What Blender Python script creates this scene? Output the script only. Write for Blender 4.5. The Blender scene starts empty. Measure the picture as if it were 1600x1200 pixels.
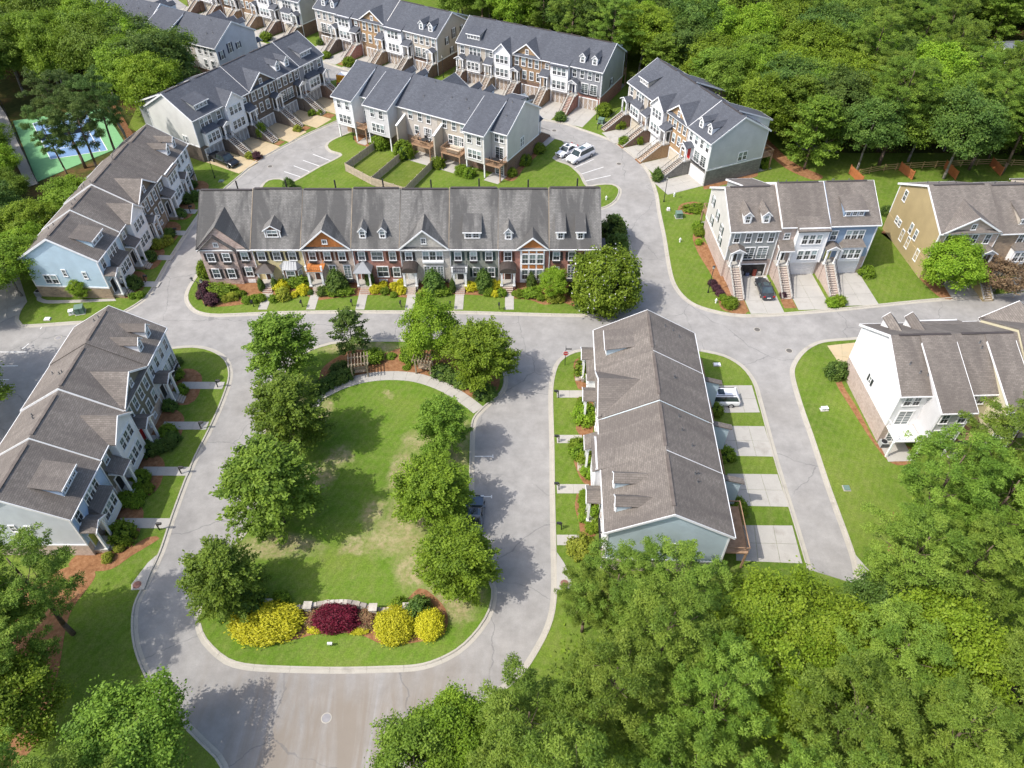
import bpy, math, random
import numpy as np
from mathutils import Vector, Matrix, noise
random.seed(7); RNG = np.random.default_rng(7)
scene = bpy.context.scene
COL = scene.collection

# ------------------------------------------------------------------ camera, light
CAM_H = 66.0
PITCH = math.radians(45.0)
FPX = 1150.0                       # focal length in pixels of a 1600 wide picture
cam_d = bpy.data.cameras.new("camera")
cam_d.sensor_width = 36.0
cam_d.lens = 36.0 * FPX / 1600.0
cam_d.clip_start = 1.0
cam_d.clip_end = 6000.0
cam = bpy.data.objects.new("camera", cam_d)
cam.location = (0, 0, CAM_H)
cam.rotation_euler = (math.radians(90) - PITCH, 0, 0)
COL.objects.link(cam)
scene.camera = cam

SUN_ELEV = math.radians(53.0)
SHADOW_AZ = math.radians(25.0)     # direction the shadows fall, from +x towards +y
world = bpy.data.worlds.new("World")
scene.world = world
world.use_nodes = True
wn = world.node_tree
for n in list(wn.nodes): wn.nodes.remove(n)
sky = wn.nodes.new("ShaderNodeTexSky"); sky.sky_type = 'NISHITA'
sky.sun_disc = False
sky.sun_elevation = SUN_ELEV
sx, sy = -math.cos(SHADOW_AZ), -math.sin(SHADOW_AZ)
sky.sun_rotation = math.atan2(sx, sy)
sky.air_density = 1.0; sky.dust_density = 3.0; sky.ozone_density = 1.6
bg = wn.nodes.new("ShaderNodeBackground"); bg.inputs[1].default_value = 0.15
wo = wn.nodes.new("ShaderNodeOutputWorld")
wn.links.new(sky.outputs[0], bg.inputs[0]); wn.links.new(bg.outputs[0], wo.inputs[0])
sun_d = bpy.data.lights.new("sun", 'SUN'); sun_d.energy = 2.5
sun_d.angle = math.radians(0.55); sun_d.color = (1.0, 0.955, 0.89)
sun = bpy.data.objects.new("sun", sun_d)
d = Vector((math.cos(SHADOW_AZ) * math.cos(SUN_ELEV), math.sin(SHADOW_AZ) * math.cos(SUN_ELEV), -math.sin(SUN_ELEV)))
sun.rotation_euler = d.to_track_quat('-Z', 'Y').to_euler()
sun.location = (-60, -20, 120)
COL.objects.link(sun)
scene.view_settings.view_transform = 'Standard'
scene.view_settings.look = 'None'
scene.view_settings.gamma = 1.0
scene.view_settings.use_curve_mapping = False
scene.view_settings.exposure = 0.86
scene.render.engine = 'CYCLES'
scene.cycles.max_bounces = 6
scene.cycles.diffuse_bounces = 3
scene.cycles.transparent_max_bounces = 6

# ------------------------------------------------------------------ survey: photo pixel -> place on the ground
_ct, _st = math.cos(PITCH), math.sin(PITCH)
def G(px, py, z=0.0):
    u = (px - 800) / FPX; v = (py - 600) / FPX
    rx, ry, rz = u, _ct - v * _st, -_st - v * _ct
    t = (z - CAM_H) / rz
    return (rx * t, ry * t)
def PX(x, y, z):
    k = y * _ct - (z - CAM_H) * _st
    w = y * _st + (z - CAM_H) * _ct
    return (800 + FPX * x / k, 600 - FPX * w / k)
def inside(p, poly):
    x, y = p; c = False; n = len(poly)
    for i in range(n):
        x1, y1 = poly[i]; x2, y2 = poly[(i + 1) % n]
        if (y1 > y) != (y2 > y) and x < (x2 - x1) * (y - y1) / (y2 - y1) + x1: c = not c
    return c

# ------------------------------------------------------------------ materials
def lin(c):
    c = c / 255.0
    return c / 12.92 if c <= 0.04045 else ((c + 0.055) / 1.055) ** 2.4
def rgb(r, g, b, k=1.0): return (lin(r) * k, lin(g) * k, lin(b) * k, 1)
MATS = {}
class NT:
    def __init__(s, name, rough=0.85, spec=0.3):
        s.m = bpy.data.materials.new(name); s.m.use_nodes = True
        s.t = s.m.node_tree
        s.b = s.t.nodes.get("Principled BSDF")
        s.b.inputs["Roughness"].default_value = rough
        s.b.inputs["Specular IOR Level"].default_value = spec
    def n(s, kind, **k):
        x = s.t.nodes.new(kind)
        for a, v in k.items():
            if hasattr(x, a) and not a.startswith("i_"): setattr(x, a, v)
        return x
    def l(s, a, b): s.t.links.new(a, b)
    def coords(s, scale=(1, 1, 1), rot=(0, 0, 0)):
        tc = s.n("ShaderNodeTexCoord"); mp = s.n("ShaderNodeMapping")
        mp.inputs["Scale"].default_value = scale; mp.inputs["Rotation"].default_value = rot
        s.l(tc.outputs["Object"], mp.inputs[0]); return mp.outputs[0]
    def noise(s, scale, detail=4, rough=0.55, vec=None, dist=0.0):
        x = s.n("ShaderNodeTexNoise"); x.inputs["Scale"].default_value = scale
        x.inputs["Detail"].default_value = detail; x.inputs["Roughness"].default_value = rough
        x.inputs["Distortion"].default_value = dist
        s.l(vec if vec is not None else s.coords(), x.inputs["Vector"]); return x.outputs["Fac"]
    def ramp(s, fac, stops):
        r = s.n("ShaderNodeValToRGB"); e = r.color_ramp.elements
        e[0].position, e[0].color = stops[0]; e[1].position, e[1].color = stops[-1]
        for p, c in stops[1:-1]:
            q = e.new(p); q.color = c
        s.l(fac, r.inputs[0]); return r.outputs[0]
    def mix(s, fac, a, b, mode='MIX'):
        x = s.n("ShaderNodeMix"); x.data_type = 'RGBA'; x.blend_type = mode
        for i, v in ((0, fac), (6, a), (7, b)):
            if hasattr(v, "is_linked") or isinstance(v, bpy.types.NodeSocket): s.l(v, x.inputs[i])
            else: x.inputs[i].default_value = v
        return x.outputs[2]
    def math(s, op, a, b=0.0, clamp=False):
        x = s.n("ShaderNodeMath"); x.operation = op; x.use_clamp = clamp
        for i, v in ((0, a), (1, b)):
            if isinstance(v, bpy.types.NodeSocket): s.l(v, x.inputs[i])
            else: x.inputs[i].default_value = v
        return x.outputs[0]
    def bump(s, h, strength=0.3, dist=0.02):
        x = s.n("ShaderNodeBump"); x.inputs["Strength"].default_value = strength
        x.inputs["Distance"].default_value = dist
        s.l(h, x.inputs["Height"]); s.l(x.outputs[0], s.b.inputs["Normal"])
    def color(s, c):
        if isinstance(c, bpy.types.NodeSocket): s.l(c, s.b.inputs["Base Color"])
        else: s.b.inputs["Base Color"].default_value = c
        return s.m
def grey(v): return (v, v, v, 1)
def wallvec(T, kx=1.0, kz=1.0):
    tc = T.n("ShaderNodeTexCoord"); sp = T.n("ShaderNodeSeparateXYZ"); T.l(tc.outputs["Object"], sp.inputs[0])
    cb = T.n("ShaderNodeCombineXYZ")
    T.l(T.math('MULTIPLY', T.math('ADD', sp.outputs[0], sp.outputs[1]), kx), cb.inputs[0])
    T.l(T.math('MULTIPLY', sp.outputs[2], kz), cb.inputs[1])
    return cb.outputs[0], sp
def m_plain(name, c, rough=0.7, spec=0.3, var=0.12, metal=0.0):
    k = ("p", name)
    if k in MATS: return MATS[k]
    T = NT(name, rough, spec); T.b.inputs["Metallic"].default_value = metal
    f = T.noise(1.7, 5)
    a = tuple(x * (1 - var) for x in c[:3]) + (1,); b = tuple(min(1, x * (1 + var)) for x in c[:3]) + (1,)
    MATS[k] = T.color(T.ramp(f, [(0.3, a), (0.7, b)])); return MATS[k]
def m_siding(name, c):
    k = ("s", name)
    if k in MATS: return MATS[k]
    T = NT(name, 0.6, 0.3)
    v, sp = wallvec(T)
    fr = T.math('FRACT', T.math('MULTIPLY', sp.outputs[2], 1 / 0.20))
    line = T.math('LESS_THAN', fr, 0.12)
    f = T.noise(0.6, 5)
    a = tuple(x * 0.9 for x in c[:3]) + (1,); b = tuple(min(1, x * 1.06) for x in c[:3]) + (1,)
    base = T.ramp(f, [(0.3, a), (0.7, b)])
    dk = tuple(x * 0.72 for x in c[:3]) + (1,)
    T.bump(fr, 0.5, 0.02)
    MATS[k] = T.color(T.mix(T.math('MULTIPLY', line, 0.6), base, dk)); return MATS[k]
def m_brick(name, c1, c2, mortar, stone=False):
    k = ("b", name)
    if k in MATS: return MATS[k]
    T = NT(name, 0.9, 0.2)
    v, sp = wallvec(T)
    if stone:
        bt = T.n("ShaderNodeTexBrick"); T.l(v, bt.inputs[0])
        bt.inputs["Scale"].default_value = 1.0; bt.inputs["Brick Width"].default_value = 0.5
        bt.inputs["Row Height"].default_value = 0.2; bt.inputs["Mortar Size"].default_value = 0.02
    else:
        bt = T.n("ShaderNodeTexBrick"); T.l(v, bt.inputs[0])
        bt.inputs["Scale"].default_value = 1.0; bt.inputs["Brick Width"].default_value = 0.30
        bt.inputs["Row Height"].default_value = 0.11; bt.inputs["Mortar Size"].default_value = 0.012
    bt.inputs["Color1"].default_value = c1; bt.inputs["Color2"].default_value = c2
    bt.inputs["Mortar"].default_value = mortar; bt.inputs["Bias"].default_value = 0.0
    f = T.noise(3.0, 6, 0.7, v)
    g = T.noise(0.5, 4, 0.6)
    col = T.mix(T.ramp(f, [(0.35, grey(0)), (0.65, grey(0.55))]), bt.outputs[0], tuple(x * 0.55 for x in c2[:3]) + (1,))
    col = T.mix(T.ramp(g, [(0.4, grey(0)), (0.7, grey(0.3))]), col, tuple(min(1, x * 1.35) for x in c1[:3]) + (1,))
    T.bump(bt.outputs["Fac"], 0.4, 0.015)
    MATS[k] = T.color(col); return MATS[k]
def m_roof(name, c, dark, streak=0.5, rows=0.17):
    k = ("r", name)
    if k in MATS: return MATS[k]
    T = NT(name, 0.95, 0.15)
    tc = T.n("ShaderNodeTexCoord"); sp = T.n("ShaderNodeSeparateXYZ"); T.l(tc.outputs["Object"], sp.inputs[0])
    cb = T.n("ShaderNodeCombineXYZ")
    ns = T.n("ShaderNodeSeparateXYZ"); T.l(tc.outputs["Normal"], ns.inputs[0])
    side = T.math('GREATER_THAN', T.math('ABSOLUTE', ns.outputs[0]), T.math('ABSOLUTE', ns.outputs[1]))
    inv = T.math('SUBTRACT', 1.0, side)
    T.l(T.math('ADD', T.math('MULTIPLY', sp.outputs[0], inv), T.math('MULTIPLY', sp.outputs[1], side)), cb.inputs[0])
    T.l(T.math('ADD', T.math('MULTIPLY', sp.outputs[1], inv), T.math('MULTIPLY', sp.outputs[0], side)), cb.inputs[1])
    bt = T.n("ShaderNodeTexBrick"); T.l(cb.outputs[0], bt.inputs[0])
    bt.inputs["Scale"].default_value = 1.0; bt.inputs["Brick Width"].default_value = 0.42
    bt.inputs["Row Height"].default_value = rows; bt.inputs["Mortar Size"].default_value = 0.014
    bt.inputs["Mortar Smooth"].default_value = 0.3
    a = tuple(x * 1.12 for x in c[:3]) + (1,); b = tuple(x * 0.82 for x in c[:3]) + (1,)
    bt.inputs["Color1"].default_value = a; bt.inputs["Color2"].default_value = b
    bt.inputs["Mortar"].default_value = tuple(x * 0.5 for x in c[:3]) + (1,)
    # weather streaks run down the slope: stretched noise
    cs = T.n("ShaderNodeCombineXYZ")
    info = T.n("ShaderNodeObjectInfo")
    T.l(T.math('ADD', sp.outputs[0], T.math('MULTIPLY', info.outputs["Random"], 40)), cs.inputs[0])
    T.l(T.math('MULTIPLY', sp.outputs[1], 0.22), cs.inputs[1]); T.l(T.math('MULTIPLY', sp.outputs[2], 0.1), cs.inputs[2])
    f = T.noise(0.45, 7, 0.62, cs.outputs[0], 0.6)
    g = T.noise(14.0, 3, 0.6)
    wd = 0.12 if streak < 0.7 else 0.07
    col = T.mix(T.ramp(f, [(0.5 - wd, grey(0)), (0.5 + wd, grey(streak))]), bt.outputs[0], dark)
    col = T.mix(0.35, col, T.ramp(g, [(0.3, grey(0.35)), (0.7, grey(1.0))]), 'MULTIPLY')
    T.bump(bt.outputs["Fac"], 0.35, 0.02)
    MATS[k] = T.color(col); return MATS[k]

# ------------------------------------------------------------------ mesh building
class MB:
    def __init__(s): s.v = []; s.f = []
    def add(s, vs, fs):
        o = len(s.v); s.v += [tuple(p) for p in vs]; s.f += [tuple(i + o for i in f) for f in fs]; return s
    def box(s, x0, x1, y0, y1, z0, z1):
        v = [(x, y, z) for z in (z0, z1) for y in (y0, y1) for x in (x0, x1)]
        return s.add(v, [(0, 2, 3, 1), (4, 5, 7, 6), (0, 1, 5, 4), (2, 6, 7, 3), (0, 4, 6, 2), (1, 3, 7, 5)])
    def taper(s, x0, x1, y0, y1, z0, z1, k):
        cx, cy = (x0 + x1) / 2, (y0 + y1) / 2
        v = [(x, y, z0) for y in (y0, y1) for x in (x0, x1)]
        v += [(cx + (x - cx) * k, cy + (y - cy) * k, z1) for y in (y0, y1) for x in (x0, x1)]
        return s.add(v, [(0, 2, 3, 1), (4, 5, 7, 6), (0, 1, 5, 4), (2, 6, 7, 3), (0, 4, 6, 2), (1, 3, 7, 5)])
    def extr(s, pts, vec):
        n = len(pts); v = [tuple(p) for p in pts] + [tuple(p[i] + vec[i] for i in range(3)) for p in pts]
        f = [tuple(range(n))[::-1], tuple(range(n, 2 * n))] + [(i, (i + 1) % n, n + (i + 1) % n, n + i) for i in range(n)]
        return s.add(v, f)
    def px(s, prof, x0, x1): return s.extr([(x0, y, z) for y, z in prof], (x1 - x0, 0, 0))
    def py(s, prof, y0, y1): return s.extr([(x, y0, z) for x, z in prof], (0, y1 - y0, 0))
    def pz(s, prof, z0, z1): return s.extr([(x, y, z0) for x, y in prof], (0, 0, z1 - z0))
    def plate(s, pts, t=0.1): return s.extr(pts, (0, 0, -t))
    def bar(s, a, b, w, h=None):
        h = h or w; a = Vector(a); b = Vector(b); dd = (b - a)
        if dd.length < 1e-6: return s
        dn = dd.normalized(); up = Vector((0, 0, 1)) if abs(dn.z) < 0.95 else Vector((1, 0, 0))
        sd = dn.cross(up).normalized() * w / 2; u = sd.cross(dn).normalized() * h / 2
        v = [a - sd - u, a + sd - u, a + sd + u, a - sd + u, b - sd - u, b + sd - u, b + sd + u, b - sd + u]
        return s.add([tuple(q) for q in v], [(0, 1, 2, 3), (7, 6, 5, 4), (0, 4, 5, 1), (1, 5, 6, 2), (2, 6, 7, 3), (3, 7, 4, 0)])
    def cyl(s, a, b, r0, r1=None, n=8):
        r1 = r0 if r1 is None else r1; a = Vector(a); b = Vector(b); dn = (b - a).normalized()
        up = Vector((0, 0, 1)) if abs(dn.z) < 0.95 else Vector((1, 0, 0))
        s1 = dn.cross(up).normalized(); s2 = s1.cross(dn)
        v = [tuple(a + (s1 * math.cos(2 * math.pi * i / n) + s2 * math.sin(2 * math.pi * i / n)) * r0) for i in range(n)]
        v += [tuple(b + (s1 * math.cos(2 * math.pi * i / n) + s2 * math.sin(2 * math.pi * i / n)) * r1) for i in range(n)]
        return s.add(v, [tuple(range(n)), tuple(range(2 * n - 1, n - 1, -1))] + [(i, n + i, n + (i + 1) % n, (i + 1) % n) for i in range(n)])
    def mesh(s, name, mat, smooth=False):
        me = bpy.data.meshes.new(name); me.from_pydata(s.v, [], s.f)
        if mat: me.materials.append(mat)
        if smooth: me.shade_smooth()
        return me
    def build(s, name, mat, parent=None, loc=(0, 0, 0), rz=0.0, smooth=False):
        me = s.mesh(name, mat, smooth)
        import bmesh
        bm = bmesh.new(); bm.from_mesh(me); bmesh.ops.recalc_face_normals(bm, faces=bm.faces); bm.to_mesh(me); bm.free()
        return link(name, me, parent, loc, rz)
def link(name, me, parent=None, loc=(0, 0, 0), rz=0.0, scale=None):
    o = bpy.data.objects.new(name, me); COL.objects.link(o)
    o.location = loc; o.rotation_euler = (0, 0, rz)
    if scale is not None: o.scale = scale
    if parent: o.parent = parent
    return o
def empty(name, loc, rz=0.0):
    o = bpy.data.objects.new(name, None); COL.objects.link(o); o.location = loc; o.rotation_euler = (0, 0, rz)
    o.empty_display_size = 0.5
    return o
def tag(o, label=None, cat=None, group=None, kind=None):
    if label: o['label'] = label
    if cat: o['category'] = cat
    if group: o['group'] = group
    if kind: o['kind'] = kind
    return o
def copy_tree(o, loc=None, rz=None, scale=None, parent=None):
    c = o.copy(); COL.objects.link(c)
    if parent is not None: c.parent = parent
    if loc is not None: c.location = loc
    if rz is not None: c.rotation_euler = (0, 0, rz)
    if scale is not None: c.scale = scale
    for ch in o.children: copy_tree(ch, parent=c)
    return c

WHITE = m_plain("white_paint", (0.78, 0.78, 0.77, 1), 0.55, 0.4, 0.04)
TRIM = m_plain("white_trim", (0.74, 0.74, 0.73, 1), 0.6, 0.3, 0.05)
BLACKM = m_plain("black_metal", (0.02, 0.02, 0.022, 1), 0.45, 0.5, 0.1)
DARKM = m_plain("dark_shutter", (0.03, 0.027, 0.026, 1), 0.6, 0.4, 0.1)
NAVY = m_plain("navy_shutter", (0.012, 0.02, 0.06, 1), 0.6, 0.4, 0.1)
BROWNSH = m_plain("brown_shutter", (0.09, 0.035, 0.02, 1), 0.6, 0.3, 0.1)
GREENSH = m_plain("green_shutter", (0.03, 0.05, 0.045, 1), 0.6, 0.3, 0.1)
def m_glass(name, c, rough=0.08):
    T = NT(name, rough, 0.8); f = T.noise(0.9, 2); info = T.n("ShaderNodeObjectInfo")
    col = T.ramp(f, [(0.35, tuple(x * 0.6 for x in c[:3]) + (1,)), (0.65, c)])
    k = T.ramp(info.outputs["Random"], [(0.0, grey(0.35)), (0.5, grey(0.9)), (0.8, grey(1.5)), (1.0, grey(2.6))])
    return T.color(T.mix(1.0, col, k, 'MULTIPLY'))
GLASS = m_glass("window_glass", (0.16, 0.20, 0.20, 1), 0.12)
SCREEN = m_glass("insect_screen", (0.03, 0.035, 0.042, 1), 0.35)
def m_concrete(name, c, stain):
    T = NT(name, 0.9, 0.25)
    f = T.noise(0.35, 7, 0.65); g = T.noise(9.0, 3)
    col = T.ramp(f, [(0.3, tuple(x * 0.86 for x in c[:3]) + (1,)), (0.55, c), (0.75, stain)])
    col = T.mix(0.25, col, T.ramp(g, [(0.3, grey(0.6)), (0.7, grey(1.0))]), 'MULTIPLY')
    return T.color(col)
CONC = m_concrete("pale_concrete", (0.41, 0.39, 0.35, 1), (0.29, 0.27, 0.235, 1))
CONCTAN = m_concrete("tan_concrete", (0.50, 0.40, 0.25, 1), (0.42, 0.36, 0.24, 1))
KERBM = m_concrete("kerb_concrete", (0.42, 0.39, 0.33, 1), (0.27, 0.25, 0.21, 1))
TAUPE = m_roof("taupe_shingle", (0.225, 0.198, 0.172, 1), (0.115, 0.10, 0.09, 1), 0.6)
SLATE = m_roof("slate_grey_shingle", (0.112, 0.12, 0.138, 1), (0.075, 0.08, 0.093, 1), 0.5)
BROOF = m_roof("weathered_grey_shingle", (0.205, 0.198, 0.185, 1), (0.085, 0.083, 0.08, 1), 0.85)
METALR = m_plain("grey_metal_roof", (0.20, 0.21, 0.22, 1), 0.4, 0.5, 0.1, 0.3)
DARKR = m_plain("dark_porch_metal", (0.06, 0.048, 0.042, 1), 0.5, 0.4, 0.15)
TIMBER = m_plain("weathered_timber", (0.30, 0.24, 0.17, 1), 0.9, 0.2, 0.25)
DECKW = m_plain("deck_timber", (0.33, 0.21, 0.13, 1), 0.9, 0.2, 0.25)
ORANGE = m_plain("cedar_boards", (0.42, 0.16, 0.05, 1), 0.8, 0.2, 0.15)

# ------------------------------------------------------------------ ground, roads, lawns
def m_lawn(name, bare=(), beds=False, lush=1.0):
    T = NT(name, 0.95, 0.1)
    v = T.coords()
    f = T.noise(0.09, 6, 0.6); g = T.noise(1.1, 6, 0.7); h = T.noise(7.0, 4, 0.7)
    c = T.ramp(f, [(0.3, (0.088 * lush, 0.155 * lush, 0.018, 1)), (0.5, (0.125, 0.20 * lush, 0.023, 1)), (0.72, (0.18, 0.235, 0.04, 1))])
    c = T.mix(T.ramp(g, [(0.42, grey(0)), (0.72, grey(0.55))]), c, (0.22, 0.24, 0.075, 1))
    # mower stripes
    wv = T.n("ShaderNodeTexWave"); wv.inputs["Scale"].default_value = 0.42; wv.inputs["Distortion"].default_value = 1.2
    wv.inputs["Detail"].default_value = 1.0; wv.inputs["Detail Scale"].default_value = 0.4
    T.l(T.coords(rot=(0, 0, 0.5)), wv.inputs[0])
    c = T.mix(0.16, c, T.ramp(wv.outputs[1], [(0.2, grey(0.55)), (0.8, grey(1.0))]), 'MULTIPLY')
    c = T.mix(0.75, c, T.ramp(h, [(0.25, grey(0.42)), (0.75, grey(1.2))]), 'MULTIPLY')
    if bare:
        tc = T.n("ShaderNodeTexCoord"); sp = T.n("ShaderNodeSeparateXYZ")
        nz = T.n("ShaderNodeTexNoise"); nz.inputs["Scale"].default_value = 0.35; nz.inputs["Detail"].default_value = 6; nz.inputs["Roughness"].default_value = 0.65
        T.l(tc.outputs["Object"], nz.inputs["Vector"])
        wob = T.mix(1.0, tc.outputs["Object"], nz.outputs["Color"], 'ADD')
        mask = None
        for (bx, by, rx, ry) in bare:
            mp = T.n("ShaderNodeMapping"); mp.vector_type = 'POINT'
            mp.inputs["Location"].default_value = (-(bx + 0.5) / rx, -(by + 0.5) / ry, 0)
            mp.inputs["Scale"].default_value = (1 / rx, 1 / ry, 0)
            vm = T.n("ShaderNodeVectorMath"); vm.operation = 'MULTIPLY_ADD'
            vm.inputs[1].default_value = (4.0, 4.0, 0.0)
            T.l(nz.outputs["Color"], vm.inputs[0]); 
            sub = T.n("ShaderNodeVectorMath"); sub.operation = 'ADD'; sub.inputs[1].default_value = (-1.5, -1.5, 0)
            T.l(tc.outputs["Object"], vm.inputs[2]); T.l(vm.outputs[0], sub.inputs[0]); T.l(sub.outputs[0], mp.inputs[0])
            ln = T.n("ShaderNodeVectorMath"); ln.operation = 'LENGTH'; T.l(mp.outputs[0], ln.inputs[0])
            m1 = T.math('SUBTRACT', 1.25, ln.outputs["Value"], True)
            m1 = T.math('MULTIPLY', m1, 1.6, True)
            mask = m1 if mask is None else T.math('MAXIMUM', mask, m1)
        speck = T.ramp(T.noise(1.8, 6, 0.75), [(0.38, grey(0.05)), (0.6, grey(1))])
        dirt = T.ramp(T.noise(0.8, 6, 0.7), [(0.3, (0.27, 0.21, 0.11, 1)), (0.7, (0.47, 0.37, 0.24, 1))])
        c = T.mix(T.math('MULTIPLY', mask, T.math('ADD', T.math('MULTIPLY', speck, 0.6), 0.16)), c, dirt)
    T.bump(h, 0.5, 0.05)
    return T.color(c)
def m_floor():
    T = NT("woodland_floor_litter", 0.95, 0.1)
    f = T.noise(0.12, 6, 0.65); g = T.noise(1.5, 6, 0.7)
    c = T.ramp(f, [(0.35, (0.035, 0.05, 0.012, 1)), (0.5, (0.07, 0.08, 0.02, 1)), (0.68, (0.16, 0.085, 0.04, 1))])
    c = T.mix(0.7, c, T.ramp(g, [(0.3, grey(0.4)), (0.7, grey(1.1))]), 'MULTIPLY')
    return T.color(c)
def m_mulch():
    T = NT("pine_straw_mulch", 0.95, 0.1)
    g = T.noise(2.2, 7, 0.75); h = T.noise(14, 3)
    c = T.ramp(g, [(0.3, (0.16, 0.075, 0.035, 1)), (0.5, (0.27, 0.135, 0.065, 1)), (0.72, (0.36, 0.21, 0.11, 1))])
    c = T.mix(0.5, c, T.ramp(h, [(0.3, grey(0.5)), (0.7, grey(1.1))]), 'MULTIPLY')
    T.bump(g, 0.6, 0.05); return T.color(c)
def m_asphalt():
    T = NT("pale_old_asphalt", 0.92, 0.25)
    f = T.noise(0.05, 5, 0.6); g = T.noise(0.5, 7, 0.7); h = T.noise(12, 3, 0.6)
    c = T.ramp(f, [(0.3, (0.26, 0.25, 0.236, 1)), (0.52, (0.33, 0.317, 0.298, 1)), (0.72, (0.275, 0.26, 0.238, 1))])
    c = T.mix(0.6, c, T.ramp(g, [(0.35, grey(0.66)), (0.65, grey(1.08))]), 'MULTIPLY')
    c = T.mix(0.3, c, T.ramp(h, [(0.3, grey(0.6)), (0.7, grey(1.1))]), 'MULTIPLY')
    # muddy wash streaks running out over the southern junction
    tc = T.n("ShaderNodeTexCoord"); sp = T.n("ShaderNodeSeparateXYZ"); T.l(tc.outputs["Object"], sp.inputs[0])
    cb = T.n("ShaderNodeCombineXYZ"); T.l(T.math('MULTIPLY', sp.outputs[0], 1.0), cb.inputs[0]); T.l(T.math('MULTIPLY', sp.outputs[1], 0.12), cb.inputs[1])
    st = T.noise(0.45, 5, 0.65, cb.outputs[0], 1.0)
    near = T.math('MULTIPLY', T.math('SUBTRACT', 33.0, sp.outputs[1]), 0.14, True)
    cx = T.math('SUBTRACT', 1.0, T.math('MULTIPLY', T.math('ABSOLUTE', T.math('ADD', sp.outputs[0], 14.0)), 0.055), True)
    cx = T.math('MULTIPLY', cx, 2.0, True)
    mk = T.math('MULTIPLY', T.math('MULTIPLY', near, cx), T.ramp(st, [(0.38, grey(0.15)), (0.6, grey(1))]))
    c = T.mix(T.math('MULTIPLY', mk, 0.85), c, (0.215, 0.18, 0.14, 1))
    # cracks
    dn = T.n("ShaderNodeTexNoise"); dn.inputs["Scale"].default_value = 0.35; dn.inputs["Detail"].default_value = 5
    T.l(tc.outputs["Object"], dn.inputs["Vector"])
    vm = T.n("ShaderNodeVectorMath"); vm.operation = 'MULTIPLY_ADD'; vm.inputs[1].default_value = (2.6, 2.6, 0)
    T.l(dn.outputs["Color"], vm.inputs[0]); T.l(tc.outputs["Object"], vm.inputs[2])
    vo = T.n("ShaderNodeTexVoronoi"); vo.feature = 'DISTANCE_TO_EDGE'; vo.inputs["Scale"].default_value = 0.075
    T.l(vm.outputs[0], vo.inputs["Vector"])
    cr = T.math('LESS_THAN', vo.outputs["Distance"], 0.0035)
    gate = T.ramp(T.noise(0.11, 3, 0.6), [(0.36, grey(0)), (0.46, grey(1))])
    c = T.mix(T.math('MULTIPLY', T.math('MULTIPLY', cr, gate), 0.45), c, (0.12, 0.12, 0.12, 1))
    T.bump(h, 0.3, 0.01)
    return T.color(c)
LAWN = m_lawn("mown_lawn")
FLOOR = m_floor(); MULCH = m_mulch(); ASPH = m_asphalt()

def W(p):            # ('w', x, y) or a survey pixel
    return (p[1], p[2]) if p[0] == 'w' else G(p[0], p[1], 0)
def smooth(pts, step=0.8):
    P = [Vector(p) for p in pts]; out = []
    for i in range(len(P) - 1):
        a = P[i - 1] if i else P[i]; b = P[i]; c = P[i + 1]; d_ = P[i + 2] if i + 2 < len(P) else P[i + 1]
        n = max(1, int((c - b).length / step))
        for k in range(n):
            t = k / n
            t1 = (c - a) * 0.5; t2 = (d_ - b) * 0.5
            L = (c - b).length
            if t1.length > L: t1 = t1.normalized() * L
            if t2.length > L: t2 = t2.normalized() * L
            out.append(tuple(b * (2*t**3 - 3*t**2 + 1) + t1 * (t**3 - 2*t**2 + t) + c * (-2*t**3 + 3*t**2) + t2 * (t**3 - t**2)))
    out.append(tuple(P[-1])); return out
def sheet(name, pts, z0, z1, mat, kind='structure', parent=None):
    o = MB().pz(pts, z0, z1).build(name, mat, parent)
    if kind: o['kind'] = kind
    return o
def area(p):
    return sum(p[i][0] * p[(i + 1) % len(p)][1] - p[(i + 1) % len(p)][0] * p[i][1] for i in range(len(p))) / 2
KERB_STONE_LEN = 3.0
def kerb_run(pts, side, piece=True):
    """pts smoothed polyline; the gutter lies on the given side (+1 = left of travel)"""
    root = empty('kerb', (0, 0, 0)); root['kind'] = 'structure'
    P = [Vector(p) for p in pts]; acc = 0; start = 0
    runs = []
    for i in range(1, len(P)):
        acc += (P[i] - P[i - 1]).length
        if acc >= KERB_STONE_LEN or i == len(P) - 1:
            runs.append((start, i)); start = i; acc = 0
    def off(i, w):
        a = P[max(0, i - 1)]; b = P[min(len(P) - 1, i + 1)]; t = (b - a).normalized()
        return P[i] + Vector((-t.y, t.x)) * side * w
    stuff = MB()
    for a, b in runs:
        m = MB()
        prof = [(-0.02, -0.05), (-0.02, 0.135), (0.15, 0.13), (0.22, 0.02), (0.58, 0.012), (0.58, -0.05)]
        idx = list(range(a, b + 1)); vs = []
        for k, i in enumerate(idx):
            sh = Vector((0, 0))
            if k == 0 and len(idx) > 1: sh = (P[i + 1] - P[i]).normalized() * 0.012
            if k == len(idx) - 1 and len(idx) > 1: sh = (P[i - 1] - P[i]).normalized() * 0.012
            for w, z in prof:
                q = off(i, w) + sh; vs.append((q.x, q.y, z))
        n = len(prof); fs = []
        for k in range(len(idx) - 1):
            for j in range(n): fs.append((k * n + j, k * n + (j + 1) % n, (k + 1) * n + (j + 1) % n, (k + 1) * n + j))
        fs += [tuple(range(n)), tuple(range(len(idx) * n - 1, (len(idx) - 1) * n - 1, -1))]
        m.add(vs, fs); m.build('kerb_stone', KERBM, root)
    return root
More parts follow.
